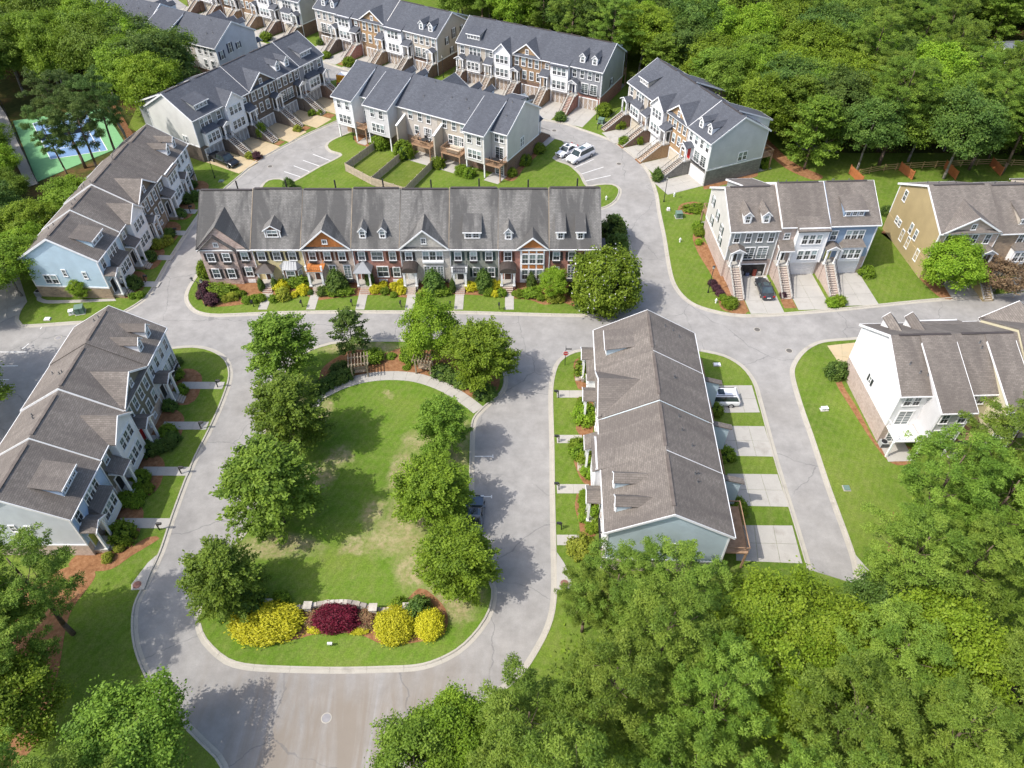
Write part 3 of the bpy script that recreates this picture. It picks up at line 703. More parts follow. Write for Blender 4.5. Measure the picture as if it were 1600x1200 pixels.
# ------------------------------------------------------------------ one townhouse of the shingle roofed rows
def townhouse(row, i, spec):
    O, ang = row['O'], math.radians(row['ang'])
    b0, b1 = row['b'][i], row['b'][i + 1]
    w = b1 - b0; g = 0.02
    kind = spec['kind']; e = row['e'] + spec.get('dz', 0.0); r = row['r'] + spec.get('dz', 0.0); ry = row.get('ry', 5.7); dep = row.get('dep', 11.5)
    bh = row['bh']; zo = row['e'] - 8.1           # storeys shift with the eaves
    roofm = row['roof']; side = row['side']; wall = SID[spec['wall']]; base = spec.get('base', row['base'])
    root = empty('townhouse', (O[0] + b0 * math.cos(ang), O[1] + b0 * math.sin(ang), 0), ang)
    tag(root, spec['label'], 'townhouse', row['group'])
    X = (lambda x: x) if side == 'L' else (lambda x: w - x)
    def X2(a, b): return (min(X(a), X(b)), max(X(a), X(b)))
    s = (r - e) / ry; s2 = (r - e) / (dep - ry)
    first, last = i == 0, i == len(row['b']) - 2
    # walls
    prof = [(0, bh), (0, e), (ry, r), (dep, e), (dep, bh)]
    endm = SID[spec.get('end', spec['wall'])]
    MB().px(prof, 0.1 if first else g, (w - 0.1) if last else w - g).build('wall', spec.get('wallmat') or wall, root)
    if first: MB().px(prof, 0.0, 0.098).build('end_wall', endm, root)
    if last: MB().px(prof, w - 0.098, w).build('end_wall', endm, root)
    MB().box(0.0 if not first else -0.04, w if not last else w + 0.04, -0.04, dep + 0.04, -0.1, bh).build('brick_base', base, root)
    ends = [0.0] if first else []
    if last: ends.append(w)
    for xe in ends:
        sg = -1 if xe == 0 else 1
        if spec['wall'] != 'gold': MB().box(min(xe, xe + sg*0.07), max(xe, xe + sg*0.07), -0.05, dep + 0.05, bh - 0.02, bh + 0.18).build('band_board', TRIM, root)
        for yy in (-0.05, dep - 0.11): MB().box(min(xe - sg*0.1, xe + sg*0.06), max(xe - sg*0.1, xe + sg*0.06), yy, yy + 0.16, bh + 0.18, e).build('corner_board', TRIM, root)
    MB().box(0.0 if not first else -0.02, w if not last else w + 0.02, -0.1, -0.001, e - 0.28, e - 0.02).build('frieze', TRIM, root)
    # main roof
    oh = 0.38; xo0 = -0.28 if first else 0.0; xo1 = w + 0.28 if last else w
    t = 0.16
    rp = [(-oh, e - s*oh + t), (ry, r + t), (dep + oh, e - s2*oh + t), (dep + oh, e - s2*oh - 0.02), (ry, r - 0.02), (-oh, e - s*oh - 0.02)]
    rf = MB().px(rp, xo0, xo1).build('roof', roofm, root)
    MB().box(xo0, xo1, -oh - 0.1, -oh, e - s*oh - 0.03, e - s*oh + 0.12).build('gutter', TRIM, rf)
    MB().box(xo0, xo1, dep + oh, dep + oh + 0.1, e - s2*oh - 0.03, e - s2*oh + 0.12).build('gutter', TRIM, rf)
    if row.get('rv', True):
        MB().box(0.5, w - 0.7, ry - 0.16, ry + 0.16, r + t - 0.05, r + t + 0.035).build('ridge_vent', row.get('ventm', DARKR), rf)
    # rake boards where a roof end shows
    rk = []
    if first: rk.append(xo0 - 0.03)
    if last: rk.append(xo1 - 0.02)
    if spec.get('step'): rk.append(0.0 - 0.02)
    for xr in rk:
        hi = 0.03 if xr != -0.02 else 0.05
        for (ya, za, yb, zb) in ((-oh, e - s*oh, ry, r), (ry, r, dep + oh, e - s2*oh)):
            if xr == -0.02 and spec.get('step') == 'rear' and ya < 0: continue
            MB().px([(ya, za + t + hi), (yb, zb + t + hi), (yb, zb - 0.12), (ya, za - 0.12)], xr, xr + 0.06).build('rake_board', TRIM, rf)
        if xr == -0.02 and spec.get('step') != 'rear':
            MB().px([(0, e + t + 0.05), (ry, r + t + 0.05), (dep, e + t + 0.05), (dep, e - 0.4), (ry, r - 0.4), (0, e - 0.4)], 0.03, 0.1).build('flashing', endm, rf)
    # vent pipes on the rear slope
    rs = random.Random(int(row['ang'] * 7 + i * 31 + O[0]))
    for k in range(rs.choice((2, 3))):
        x = rs.uniform(1, w - 1); y = rs.uniform(ry + 0.6, dep - 1.5); z = r - s2 * (y - ry) + t
        MB().cyl((x, y, z - 0.05), (x, y, z + 0.38), 0.06, 0.06, 6).cyl((x, y, z - 0.04), (x, y, z + 0.06), 0.17, 0.1, 6).build('vent_pipe', m_plain("vent_metal", (0.12, 0.12, 0.12, 1), 0.6), root)
    # rear windows
    if row.get('rear', True) and not spec.get('wing'):
        for xx in (0.25, 0.5, 0.78): window(root, w * xx, dep, 6.15 + zo, 0.75, 1.4, rz=math.pi)
        for xx in (0.3, 0.62): window(root, w * xx, dep, 3.5 + zo, 0.8, 1.5, rz=math.pi)
    # rear wing under a shallower continuation of the roof
    if spec.get('wing'):
        wa, wb, yw = spec['wing']; sw = (r - e) / (yw - ry)
        wl = SID[spec.get('wingwall', spec['wall'])]
        MB().px([(ry + 0.4, r - 0.5), (yw, e), (yw, 2.75), (dep - 0.3, 2.75), (dep - 0.3, e - 0.5)], wa + 0.03, wb - 0.03).build('rear_wing', wl, root)
        wr = MB().px([(ry + 0.05, r + t + 0.01), (yw + oh, e - sw*oh + t), (yw + oh, e - sw*oh - 0.02), (ry + 0.4, r - 0.3)], wa - 0.18, wb + 0.18).build('wing_roof', roofm, root)
        for xr in (wa - 0.22, wb + 0.16): MB().px([(ry + 1.0, r - sw*1.0 + t + 0.02 + 0.03), (yw + oh, e - sw*oh + t + 0.03), (yw + oh, e - sw*oh - 0.1), (ry + 1.0, r - sw*1.0 - 0.0)], xr, xr + 0.05).build('rake_board', TRIM, wr)
        MB().box(wa - 0.18, wb + 0.18, yw + oh, yw + oh + 0.1, e - sw*oh - 0.03, e - sw*oh + 0.12).build('gutter', TRIM, wr)
        for xx in (wa + 0.08, wb - 0.2): MB().box(xx, xx + 0.12, yw - 0.02, yw + 0.05, 2.75, e - 0.1).build('corner_board', TRIM, root)
        for xx in (wa + 0.12, wb - 0.32): MB().box(xx, xx + 0.2, yw - 0.3, yw - 0.1, 0, 2.75).build('post', WHITE, root)
        wc = (wa + wb) / 2
        for dx in (-0.95, 0.95): window(root, wc + dx, yw, 6.1, 0.78, 1.4, rz=math.pi)
        wtriple(root, wc, yw, 3.4, rz=math.pi)
        for xx in (0.3, 0.7):
            x = (wb + (w - wb) * 0.5) if (w - wb) > wa else wa * 0.5
        rem = (wb, w) if (w - wb) > wa else (0, wa)
        if rem[1] - rem[0] > 1.5:
            xm = (rem[0] + rem[1]) / 2
            for dx in (-0.5, 0.5): window(root, xm + dx, dep, 6.2, 0.7, 1.3, rz=math.pi)
            window(root, xm, dep, 3.1, 1.5, 2.1, 'door', rz=math.pi)
            a, b = rem[0] + 0.1, rem[1] - 0.1
            MB().box(a, b, dep, 14.0, 2.75, 2.92).build('deck', spec.get('deckm', DECKW), root)
            rl = MB().box(a, b, 13.9, 13.98, 3.85, 3.95)
            for k in range(13): xk = a + (b - a) * k / 12; rl.box(xk - 0.02, xk + 0.02, 13.92, 13.96, 2.9, 3.85)
            xe = a if rem[0] == 0 else b
            rl.box(xe - 0.04, xe + 0.04, dep, 14.0, 3.85, 3.95)
            for k in range(9): yk = dep + 2.4 * k / 8; rl.box(xe - 0.02, xe + 0.02, yk - 0.02, yk + 0.02, 2.9, 3.85)
            rl.build('deck_railing', spec.get('deckm', DECKW), root)
            MB().box(xe - 0.1, xe + 0.1, 13.75, 13.95, 0, 2.75).build('post', spec.get('deckm', DECKW), root)
            window(root, xm, dep + 0.04, 0.2, 1.6, 2.0, 'door', rz=math.pi)
            MB().box(a, b, dep + 0.05, 14.6, 0.0, 0.16).build('patio_slab', CONC, root)
    porc_z = 2.75 + zo if row['garage'] else 0.7
    pz1 = porc_z + 2.35 if row['garage'] else bh + 2.0
    gar = row['garage']; gm = spec.get('gdoor', row.get('gdoor', GD_WHITE))
    dm = DOORS[spec.get('door', 'black')]
    z1, z2 = 3.45 + zo, 6.0 + zo
    sh = spec.get('shutters'); pw = 1.75
    if row.get('front', True):
        if kind == 'shed':
            shed_dormer(root, roofm, w * 0.5, 3.0, 0.9, 1.15, e, s, SID[spec.get('cheek', spec['wall'])], spec.get('nd', 3))
            window(root, X(1.1), 0, z2, 0.85, 1.45)
            wtriple(root, X(4.15), 0, z2)
            bx0, bx1 = X2(2.5, 5.7)
            MB().box(bx0, bx1, -0.95, 0, 2.85 + zo if gar else 2.2 + zo, 5.35 + zo).build('bay', WHITE if spec.get('bay') is None else SID[spec['bay']], root)
            m = MB(); zb = 5.35 + zo
            m.add([(bx0 - 0.2, -1.2, zb), (bx1 + 0.2, -1.2, zb), (bx1 + 0.2, 0, zb), (bx0 - 0.2, 0, zb), (bx0 + 0.25, -0.0, zb + 0.75), (bx1 - 0.25, -0.0, zb + 0.75)], [(0, 1, 5, 4), (1, 2, 5), (3, 0, 4), (0, 3, 2, 1), (2, 3, 4, 5)])
            m.build('bay_roof', roofm, root)
            wtriple(root, X(4.1), -0.95, z1 - 0.05, 1.45)
            px_ = 1.1
            porch(root, X(px_), pw, 1.5, porc_z, pz1, roofm, 'gable', base)
            door(root, X(px_), 0, porc_z, dm)
            if gar: garage_door(root, X(4.15), -0.04, 3.9, gm, spec.get('open'))
            else:
                for xx in (3.4, 4.8): window(root, X(xx), -0.04, 0.9, 0.5, 0.5, 'small')
        elif kind in ('box', 'boxg'):
            bx0, bx1 = X2(2.35, w - 0.12)
            bz = (2.75 if gar else 2.3) + zo
            bt = e - 0.05
            MB().box(bx0, bx1, -0.85, 0, bz, bt).build('bay', SID[spec.get('bay', 'white')], root)
            for xx in (bx0 - 0.03, bx1 - 0.12): MB().box(xx, xx + 0.15, -0.9, -0.75, bz, bt).build('corner_board', TRIM, root)
            xc = (bx0 + bx1) / 2
            if kind == 'boxg': front_gable(root, roofm, xc, bx1 - bx0, -1.15, e - 0.05, 1.75, e, s, SID[spec.get('bay', 'white')], yf=-0.85)
            else: MB().px([(-1.2, e - s*1.2 + t + 0.06 + 0.16), (1.0, e + s*1.0 + t + 0.02), (1.0, e + s*1.0 - 0.1), (-1.2, e - s*1.2 + 0.22)], bx0 - 0.2, bx1 + (0.2 if False else 0.08)).build('bay_roof', roofm, root)
            wtriple(root, xc, -0.85, z2, sp=1.0); wtriple(root, xc, -0.85, z1 - 0.1, sp=1.0)
            window(root, X(1.2), 0, z2 + 0.4, 0.7, 0.85)
            porch(root, X(1.15), pw, 1.5, porc_z, pz1, roofm, 'shed', base)
            door(root, X(1.15), 0, porc_z, dm)
            if gar: garage_door(root, xc, -0.04, 3.9, gm, spec.get('open'))
            else:
                for xx in (3.4, 4.8): window(root, X(xx), -0.04, 0.9, 0.5, 0.5, 'small')
        elif kind == 'gable':
            gw = w - 0.5
            front_gable(root, roofm, w/2, gw, -0.45, e - 0.05, 2.35, e, s, spec.get('gfill') or spec.get('wallmat') or wall, win=(0.55, 0.75), yf=-0.06, wz=e + 0.35)
            MB().plate([(0.1, -0.55, e + 0.02), (w - 0.1, -0.55, e + 0.02), (w - 0.1, -0.06, e + 0.3), (0.1, -0.06, e + 0.3)], 0.08).build('pent_roof', roofm, root)
            for k in range(4): window(root, w * (0.16 + 0.225 * k), 0, z2, 0.72, 1.5, trim=TRIM)
            for k in (1, 2, 3): window(root, X(w * (0.18 + 0.24 * k)), 0, z1, 0.75, 1.55)
            porch(root, X(1.15), pw, 1.5, porc_z, pz1, roofm, spec.get('porch', 'gable'), base)
            door(root, X(1.15), 0, porc_z, dm)
            if gar: garage_door(root, X(4.2), -0.04, 3.9, gm, spec.get('open'))
            else:
                for xx in (3.4, 4.8): window(root, X(xx), -0.04, 0.9, 0.5, 0.5, 'small')
        elif kind == 'twin':
            for xx in (0.30, 0.68): gable_dormer(root, roofm, w * xx + 0.1, 1.05, 0.75, 1.35, e, s, SID['white'], SID[spec.get('cheek', 'white')])
            for k in range(4): window(root, w * (0.14 + 0.24 * k), 0, z2, 0.72, 1.45)
            for xx in (3.3, 5.2):
                window(root, X(xx), 0, z1 - 0.3, 1.35, 1.85, 'door')
                b = MB().box(X(xx) - 0.9, X(xx) + 0.9, -0.35, 0, z1 - 0.5, z1 - 0.42).box(X(xx) - 0.9, X(xx) + 0.9, -0.36, -0.32, z1 + 0.4, z1 + 0.45)
                for k in range(10): b.box(X(xx) - 0.9 + 0.2 * k - 0.012, X(xx) - 0.9 + 0.2 * k + 0.012, -0.35, -0.33, z1 - 0.42, z1 + 0.4)
                b.build('juliet_balcony', BLACKM, root)
            porch(root, X(1.15), pw, 1.5, porc_z, pz1, roofm, 'gable', base)
            door(root, X(1.15), 0, porc_z, dm)
            if gar: garage_door(root, X(4.25), -0.04, 3.9, gm, spec.get('open'))
            else:
                for xx in (3.4, 4.8): window(root, X(xx), -0.04, 0.9, 0.5, 0.5, 'small')
        pxc = X(1.15)
        if gar: stairs(root, pxc, 1.15, -1.5, porc_z, row.get('srun', 4.2), spec.get('sbase', base))
        else: stairs(root, pxc, 1.2, -1.5, porc_z, 0.7, TREAD, False, 3)
        # down pipe
        MB().box(w - 0.14, w - 0.05, -0.13, -0.04, 0.1, e - 0.3).build('down_pipe', TRIM, root)
    for q in spec.get('endwin', ()):     # windows on the gable end: (y, z, w, h, shutters)
        y, z, ww, hh = q[:4]
        if first: window(root, 0.0, y, z, ww, hh, rz=-math.pi/2, shutters=q[4] if len(q) > 4 else None)
        else: window(root, w, y, z, ww, hh, rz=math.pi/2, shutters=q[4] if len(q) > 4 else None)
    return root

# ------------------------------------------------------------------ the rows of townhouses
VENTBR = m_plain('ridge_vent_brown', (0.13, 0.11, 0.095, 1), 0.9, 0.1, 0.2)
def base_at(px, py, ang, back=0.0, along=0.0):
    x, y = G(px, py); a = math.radians(ang)
    return (x + along * math.cos(a) - back * math.sin(a), y + along * math.sin(a) + back * math.cos(a))
ROWS = []
def row(**k):
    k.setdefault('bh', 2.95); ROWS.append(k)
    for i, u in enumerate(k['units']): townhouse(k, i, u)
    return k
def on_row(r, x, y):
    a = math.radians(r['ang']); return (r['O'][0] + x * math.cos(a) - y * math.sin(a), r['O'][1] + x * math.sin(a) + y * math.cos(a))
LW = ('w',)
rA = row(O=G(179.2, 467.5), ang=87, b=[0, 6.7, 13.4, 20.3, 26.6, 33.2], e=6.85, r=10.05, ry=5.4, dep=10.6, bh=1.95, side='L', garage=False, roof=TAUPE, base=STONE_TAN, ventm=VENTBR, rear=False,
    group='rear garage townhouses between the tennis court and the west road',
    units=[dict(kind='shed', wall='blue', end='blue', base=STONE_TAN, label='light blue end townhouse with a shed dormer above the green transformer lawn', door='black', bay='white', nd=3,
                endwin=((2.6, 3.6, 0.42, 1.0), (4.7, 2.0, 0.4, 1.0), (5.4, 3.9, 0.42, 1.0), (8.3, 2.6, 0.8, 1.3), (7.3, 2.6, 0.8, 1.3))),
           dict(kind='boxg', wall='greensage', step=True, label='townhouse with a white two storey bay next to the light blue end house', dz=0.12),
           dict(kind='gable', wall='brown', step=True, porch='gable', label='dark brown townhouse with a wide gable behind the left end of the brick row', dz=0.3),
           dict(kind='box', wall='olive', label='townhouse with a plain white bay between the brown gable and the white end house', dz=0.3),
           dict(kind='twin', wall='white', step=True, label='white end townhouse with twin dormers below the pickup truck driveway', dz=-0.05)])
rD = row(O=G(149, 868), ang=89.7, b=[0, 7.0, 13.75, 20.9, 27.3], e=6.75, r=9.95, ry=5.4, dep=10.6, bh=1.9, side='L', garage=False, roof=TAUPE, base=BRICK_BEIGE, ventm=VENTBR, rear=False,
    group='rear garage townhouses along the west side of the park road',
    units=[dict(kind='shed', wall='paleblue', end='paleblu', base=BRICK_BEIGE, label='pale blue siding end townhouse with a shed dormer beside the tall left pine', door='yellow', endwin=((4.6, 4.3, 0.42, 0.9), (6.1, 4.4, 0.42, 0.9))),
           dict(kind='boxg', wall='olive', step=True, label='townhouse with a white gabled bay north of the pale blue siding end house', dz=0.15),
           dict(kind='gable', wall='olive', step=True, label='olive brown townhouse with a big front gable and a red door facing the park', door='red', dz=0.35),
           dict(kind='twin', wall='paleblu', label='pale end townhouse with twin dormers at the rounded corner of the park road', dz=0.45, step=False)])
rK = row(O=base_at(977, 192, -65.8), ang=-65.8, b=[0, 7.0, 13.3, 20.0, 26.6], e=8.1, r=11.4, side='L', garage=True, roof=SLATE, base=BRICK_BRN, gdoor=GD_WHITE,
    group='garage townhouses on the outer side of the north east bend',
    units=[dict(kind='shed', wall='tan', label='tan townhouse with a shed dormer at the far end of the north east bend', gdoor=GD_CREAM, bay='white'),
           dict(kind='boxg', wall='brown', label='townhouse with a white gabled bay and brown brick recess on the north east bend', base=BRICK_BRN, wing=(0.3, 4.0, 14.2)),
           dict(kind='gable', wall='brown', wallmat=BRICK_ORG, gfill=BRICK_ORG, base=BRICK_ORG, label='orange tan brick townhouse with a wide front gable on the north east bend', gdoor=GD_CREAM, porch='shed'),
           dict(kind='twin', wall='white', end='lgrey', base=STONE_GREY, step=True, door='red', label='white end townhouse with a red door and pale grey side wall over ledge stone', wing=(0.3, 3.6, 14.2), endwin=((6.6, 3.5, 0.7, 1.45), (7.55, 3.5, 0.7, 1.45)))])
rK['O'] = rK['O']
aJ = math.radians(-28)
oJ = (17.55 - 32.7 * math.cos(aJ), 143.4 - 32.7 * math.sin(aJ))
rJ = row(O=oJ, ang=-28, b=[0, 6.75, 12.9, 19.6, 25.9, 32.7], e=8.1, r=11.4, side='L', garage=True, roof=SLATE, base=BRICK_BRN, gdoor=GD_CARRB,
    group='garage townhouses in the middle of the north road',
    units=[dict(kind='shed', wall='tan', label='tan townhouse with a shed dormer at the left end of the middle north row', nd=4),
           dict(kind='boxg', wall='grey', step=False, label='townhouse with a small white gabled bay and a stone recess in the middle north row', base=STONE_TAN),
           dict(kind='gable', wall='brown', wallmat=BRICK_TAN, gfill=BRICK_ORG, base=BRICK_BRN, label='tan brick townhouse with the big centre gable of the middle north row'),
           dict(kind='box', wall='brown', wallmat=BRICK_TAN, base=BRICK_TAN, label='townhouse with an ungabled white bay and tan brick recess in the middle north row', gdoor=GD_CARRB, wing=(1.0, 5.0, 14.0)),
           dict(kind='twin', wall='midgrey', end='sagedk', base=BRICK_RED, door='navy', label='grey end townhouse with twin dormers and red brick stairs by the lamp post', wing=(1.0, 5.0, 14.0), endwin=((5.3, 3.4, 0.7, 1.4, DARKM),))])
aM = math.radians(-32.1)
oM = (-15.9 - 34.4 * math.cos(aM), 161.0 - 34.4 * math.sin(aM))
rM = row(O=oM, ang=-32.1, b=[0, 7.2, 13.3, 20.7, 27.9, 34.4], e=8.1, r=11.4, side='R', garage=True, roof=SLATE, base=BRICK_BRN, gdoor=GD_CARRB,
    group='garage townhouses at the top centre of the photo',
    units=[dict(kind='twin', wall='beige', base=BRICK_TAUPE, label='beige townhouse with twin dormers at the left end of the top centre row'),
           dict(kind='box', wall='brown', wallmat=BRICK_BRN, base=BRICK_RED, sbase=BRICK_RED, label='white bay townhouse with red brick stairs in the top centre row'),
           dict(kind='gable', wall='brown', wallmat=BRICK_ORG, gfill=BRICK_ORG, base=BRICK_TAN, label='orange brick townhouse with a big white edged gable in the top centre row', porch='shed'),
           dict(kind='box', wall='beige', step=True, base=BRICK_TAUPE, label='white bay townhouse with a beige recess right of the orange gable', gdoor=GD_CARRB),
           dict(kind='twin', wall='tan', end='tan', base=BRICK_BRN, label='tan end townhouse with black shuttered side windows in the top centre row',
                endwin=((3.6, 5.6, 0.6, 1.4, DARKM), (6.2, 6.2, 0.7, 1.9, DARKM), (9.3, 5.9, 0.7, 1.9, DARKM), (5.2, 3.3, 0.6, 1.2, DARKM), (8.6, 0.6, 0.7, 1.4, DARKM)), wing=(1.0, 4.5, 14.0))])
rL = row(O=G(320.5, 254.5), ang=59.6, b=[0, 6.9, 13.4, 20.4, 27.0, 33.9], e=8.1, r=11.4, side='R', garage=True, roof=SLATE, base=BRICK_TAUPE, gdoor=GD_CARR,
    group='grey roofed garage townhouses above the tennis court',
    units=[dict(kind='shed', wall='grey', end='offwhite', base=BRICK_TAUPE, label='grey end townhouse with off white side wall beside the dark pickup truck', endwin=((2.9, 3.0, 0.4, 1.3), (3.6, 3.0, 0.4, 1.3)), wing=(0.2, 4.0, 14.0)),
           dict(kind='boxg', wall='brown', wallmat=BRICK_TAUPE, label='townhouse with a white gabled bay above the second tan driveway', wing=(0.2, 3.8, 14.0)),
           dict(kind='gable', wall='brown', wallmat=BRICK_TAUPE, gfill=BRICK_TAUPE, step=True, label='dark brick townhouse with a brown front gable and climbing plants on its stairs'),
           dict(kind='twin', wall='midgrey', wallmat=BRICK_TAUPE, label='dark brick townhouse with twin white dormers above the fourth tan driveway'),
           dict(kind='shed', wall='midgrey', step=True, base=BRICK_BRN, label='slate grey end townhouse with a shed dormer beside the painted van')])
aF = 2.8
oF = base_at(1342.1, 425.8, aF, 0, -20.9)
rF = row(O=oF, ang=aF, b=[0, 6.95, 13.85, 20.9], e=8.1, r=11.4, side='L', garage=True, roof=TAUPE, base=BRICK_PINK, gdoor=GD_WHITE, srun=4.4, dep=11.5,
    group='three garage townhouses facing the east road',
    units=[dict(kind='twin', wall='grey', end='sage', base=BRICK_PINK, dz=0, open=True, cheek='white', label='grey townhouse with twin dormers and an open garage behind the parked sedan', wing=(2.9, 6.6, 13.6),
                endwin=((9.6, 6.2, 0.62, 1.3, GREENSH), (6.6, 5.6, 0.62, 1.3, GREENSH), (3.9, 5.0, 0.62, 1.3, GREENSH), (8.6, 3.5, 0.62, 1.3, GREENSH), (3.6, 3.3, 0.62, 1.3, GREENSH))),
           dict(kind='box', wall='beige', wallmat=BRICK_PINK, base=BRICK_PINK, dz=0.5, step=True, label='middle townhouse with a white two storey bay between the grey and the blue houses'),
           dict(kind='shed', wall='steel', base=BRICK_PINK, dz=0.5, step=True, door='yellow', label='steel blue townhouse with a shed dormer and a yellow door facing the east road')])
rE = row(O=G(840.6, 234), ang=150.5, b=[0, 7.2, 14.2, 21.6, 28.8, 35.4], e=8.1, r=11.4, side='L', garage=True, roof=SLATE, base=BRICK_BRN, gdoor=GD_WHITE, rv=False,
    group='townhouses seen from their deck side in the middle of the photo',
    units=[dict(kind='shed', wall='sage', wing=(3.05, 7.1, 13.95), wingwall='sage', base=BRICK_BRN, label='sage green end townhouse with a furnished rear deck over a brown brick foot', endwin=((5.9, 3.6, 0.5, 1.5), (6.6, 3.6, 0.5, 1.5)), deckm=DECKW),
           dict(kind='twin', wall='tan', label='tan townhouse second from the sage green end with cushioned rear deck', base=STONE_TAN),
           dict(kind='gable', wall='beige', label='beige townhouse with a rear deck and dining set over the patio', base=STONE_TAN),
           dict(kind='twin', wall='beige', wing=(1.3, 6.5, 14.2), wingwall='lgrey', label='townhouse with a pale grey rear wing and stacked balconies behind the left fenced yard', base=STONE_TAN),
           dict(kind='box', wall='offwhite', wing=(2.1, 6.5, 14.2), wingwall='white', label='white winged end townhouse with three stacked rear balconies', base=BRICK_TAN)])
rC = row(O=(10.35, 68.1), ang=-92.5, b=[0, 7.0, 14.5, 21.4, 28.7], e=7.0, r=10.2, ry=5.75, dep=11.5, bh=2.1, side='L', garage=False, roof=TAUPE, base=BRICK_PINK, rear=False, ventm=VENTBR,
    group='townhouses between the park road and the driveway lane',
    units=[dict(kind='shed', wall='white', cheek='aqua', label='townhouse at the top end of the centre right row with a single shed dormer'),
           dict(kind='gable', wall='white', step='rear', label='townhouse with the broad gable roof above the white sport utility driveway', dz=0.1, end='aqua'),
           dict(kind='box', wall='white', step=True, label='townhouse with a plain roof slope between the broad gable and the twin dormers', dz=-0.1, end='aqua'),
           dict(kind='twin', wall='white', end='aqua', cheek='aqua', step='rear', label='aqua sided end townhouse with twin dormers behind the tall pine clump', endwin=((6.6, 4.2, 0.45, 0.9), (7.2, 4.2, 0.45, 0.9)))])
gO = base_at(1316, 583.8, 182)
aG = math.radians(182)
gO = (gO[0] - 29 * math.cos(aG), gO[1] - 29 * math.sin(aG))
rG = row(O=gO, ang=182, b=[0, 7.2, 14.8, 21.9, 29.0], e=8.1, r=11.4, side='L', garage=True, roof=TAUPE, base=BRICK_PINK, gdoor=GD_WHITE,
    group='townhouses seen from behind at the right edge of the photo',
    units=[dict(kind='shed', wall='offwhite', label='townhouse farthest right in the rear facing east row'),
           dict(kind='gable', wall='cream', dz=0.5, label='townhouse with raised roof at the right edge of the photo', step=True, end='white'),
           dict(kind='box', wall='cream', wing=(0.7, 3.6, 14.2), wingwall='cream', label='cream winged townhouse second from the white end wall'),
           dict(kind='twin', wall='white', end='white', base=BRICK_PINK, wing=(0.3, 3.9, 14.2), wingwall='lgrey', deckm=WHITE, dz=0, label='white end townhouse with a pale raised deck and twin dormers above the grass verge', endwin=((5.6, 3.9, 0.35, 0.95, SCREEN),))])
rO = row(O=(-55.5, 165.5), ang=152, b=[0, 6.1, 12.3, 19.7, 26.5, 33.5, 40.5, 47.0], e=8.1, r=11.4, side='L', garage=True, roof=SLATE, base=BRICK_BRN, rv=False,
    group='grey roofed townhouses behind the big trees at the top left',
    units=[dict(kind='twin', wall='white', end='lilac', label='white end townhouse with a lilac grey gable wall and navy shutters', dz=0, endwin=((10.2, 5.4, 0.6, 1.6, NAVY), (7.6, 5.9, 0.6, 1.9, NAVY), (5.2, 6.0, 0.5, 1.2, NAVY))),
           dict(kind='gable', wall='beige', label='beige townhouse with a brown rear deck next to the lilac end wall'),
           dict(kind='box', wall='charcoal', wing=(0.3, 7.1, 14.4), wingwall='charcoal', label='charcoal winged townhouse at the edge of the big trees'),
           dict(kind='twin', wall='white', dz=0.4, step=True, label='townhouse with the raised roof half hidden by the yellow green tree'),
           dict(kind='box', wall='tan', label='fifth townhouse from the lilac end wall'),
           dict(kind='shed', wall='beige', wing=(1, 5, 14.2), label='sixth townhouse from the lilac end wall'),
           dict(kind='twin', wall='tan', label='far end townhouse with a low cream wall at the top left')])
aN = math.radians(-32.2)
oN = (-49.5 - 41 * math.cos(aN), 183.3 - 41 * math.sin(aN))
rN = row(O=oN, ang=-32.2, b=[0, 6.8, 13.6, 20.6, 27.6, 34.1, 41.0], e=8.1, r=11.4, side='R', garage=True, roof=SLATE, base=BRICK_BRN, gdoor=GD_CREAM,
    group='garage townhouses cut off by the top edge of the photo',
    units=[dict(kind='shed', wall='tan', label='townhouse farthest left in the row cut off by the top edge'),
           dict(kind='boxg', wall='brown', wallmat=BRICK_BRN, label='second townhouse from the left in the row cut off by the top edge'),
           dict(kind='twin', wall='brown', wallmat=BRICK_TAN, base=BRICK_TAN, label='tan brick townhouse with balcony windows in the row cut off by the top edge'),
           dict(kind='gable', wall='brown', wallmat=BRICK_TAN, gfill=BRICK_TAN, base=BRICK_TAN, label='tan brick gabled townhouse in the row cut off by the top edge'),
           dict(kind='box', wall='tan', base=BRICK_BRN, label='white bay townhouse second from the green grey end wall'),
           dict(kind='shed', wall='offwhite', end='sagedk', base=BRICK_BRN, door='navy', label='pale end townhouse with a green grey side wall cut off by the top edge', endwin=((5.5, 7.0, 0.6, 1.4, DARKM), (7.5, 3.5, 0.6, 1.4, DARKM)))])

# the tan row at the right edge
oT = (60.2, 88.0)
rT = row(O=oT, ang=3, b=[0, 8.6, 17.2, 25.0], e=8.1, r=11.5, side='R', garage=True, roof=TAUPE, base=STONE_TAN, gdoor=GD_CREAM, ry=6.6, dep=13.2,
    group='gold and stone townhouses at the right edge of the photo',
    units=[dict(kind='gable', wall='gold', end='gold', wallmat=BRICK_BEIGE, gfill=BRICK_BEIGE, base=SID['gold'], label='gold sided end townhouse with eight side windows behind the yellow green street tree',
                endwin=((11.0, 6.5, 0.7, 1.6), (9.6, 2.9, 0.6, 0.9), (10.6, 2.9, 0.6, 0.9), (6.5, 3.7, 0.6, 1.5), (4.9, 3.6, 0.6, 1.5), (7.9, 1.5, 0.65, 1.7), (5.9, 1.5, 0.65, 1.7), (2.8, 1.4, 0.65, 1.7))),
           dict(kind='shed', wall='tan', wallmat=STONE_TAN, base=STONE_TAN, dz=-0.3, step=True, shutters=DARKM, label='tan stone townhouse behind the copper leaved tree'),
           dict(kind='box', wall='tan', label='outermost stone townhouse beyond the copper leaved tree', dz=0.2)])

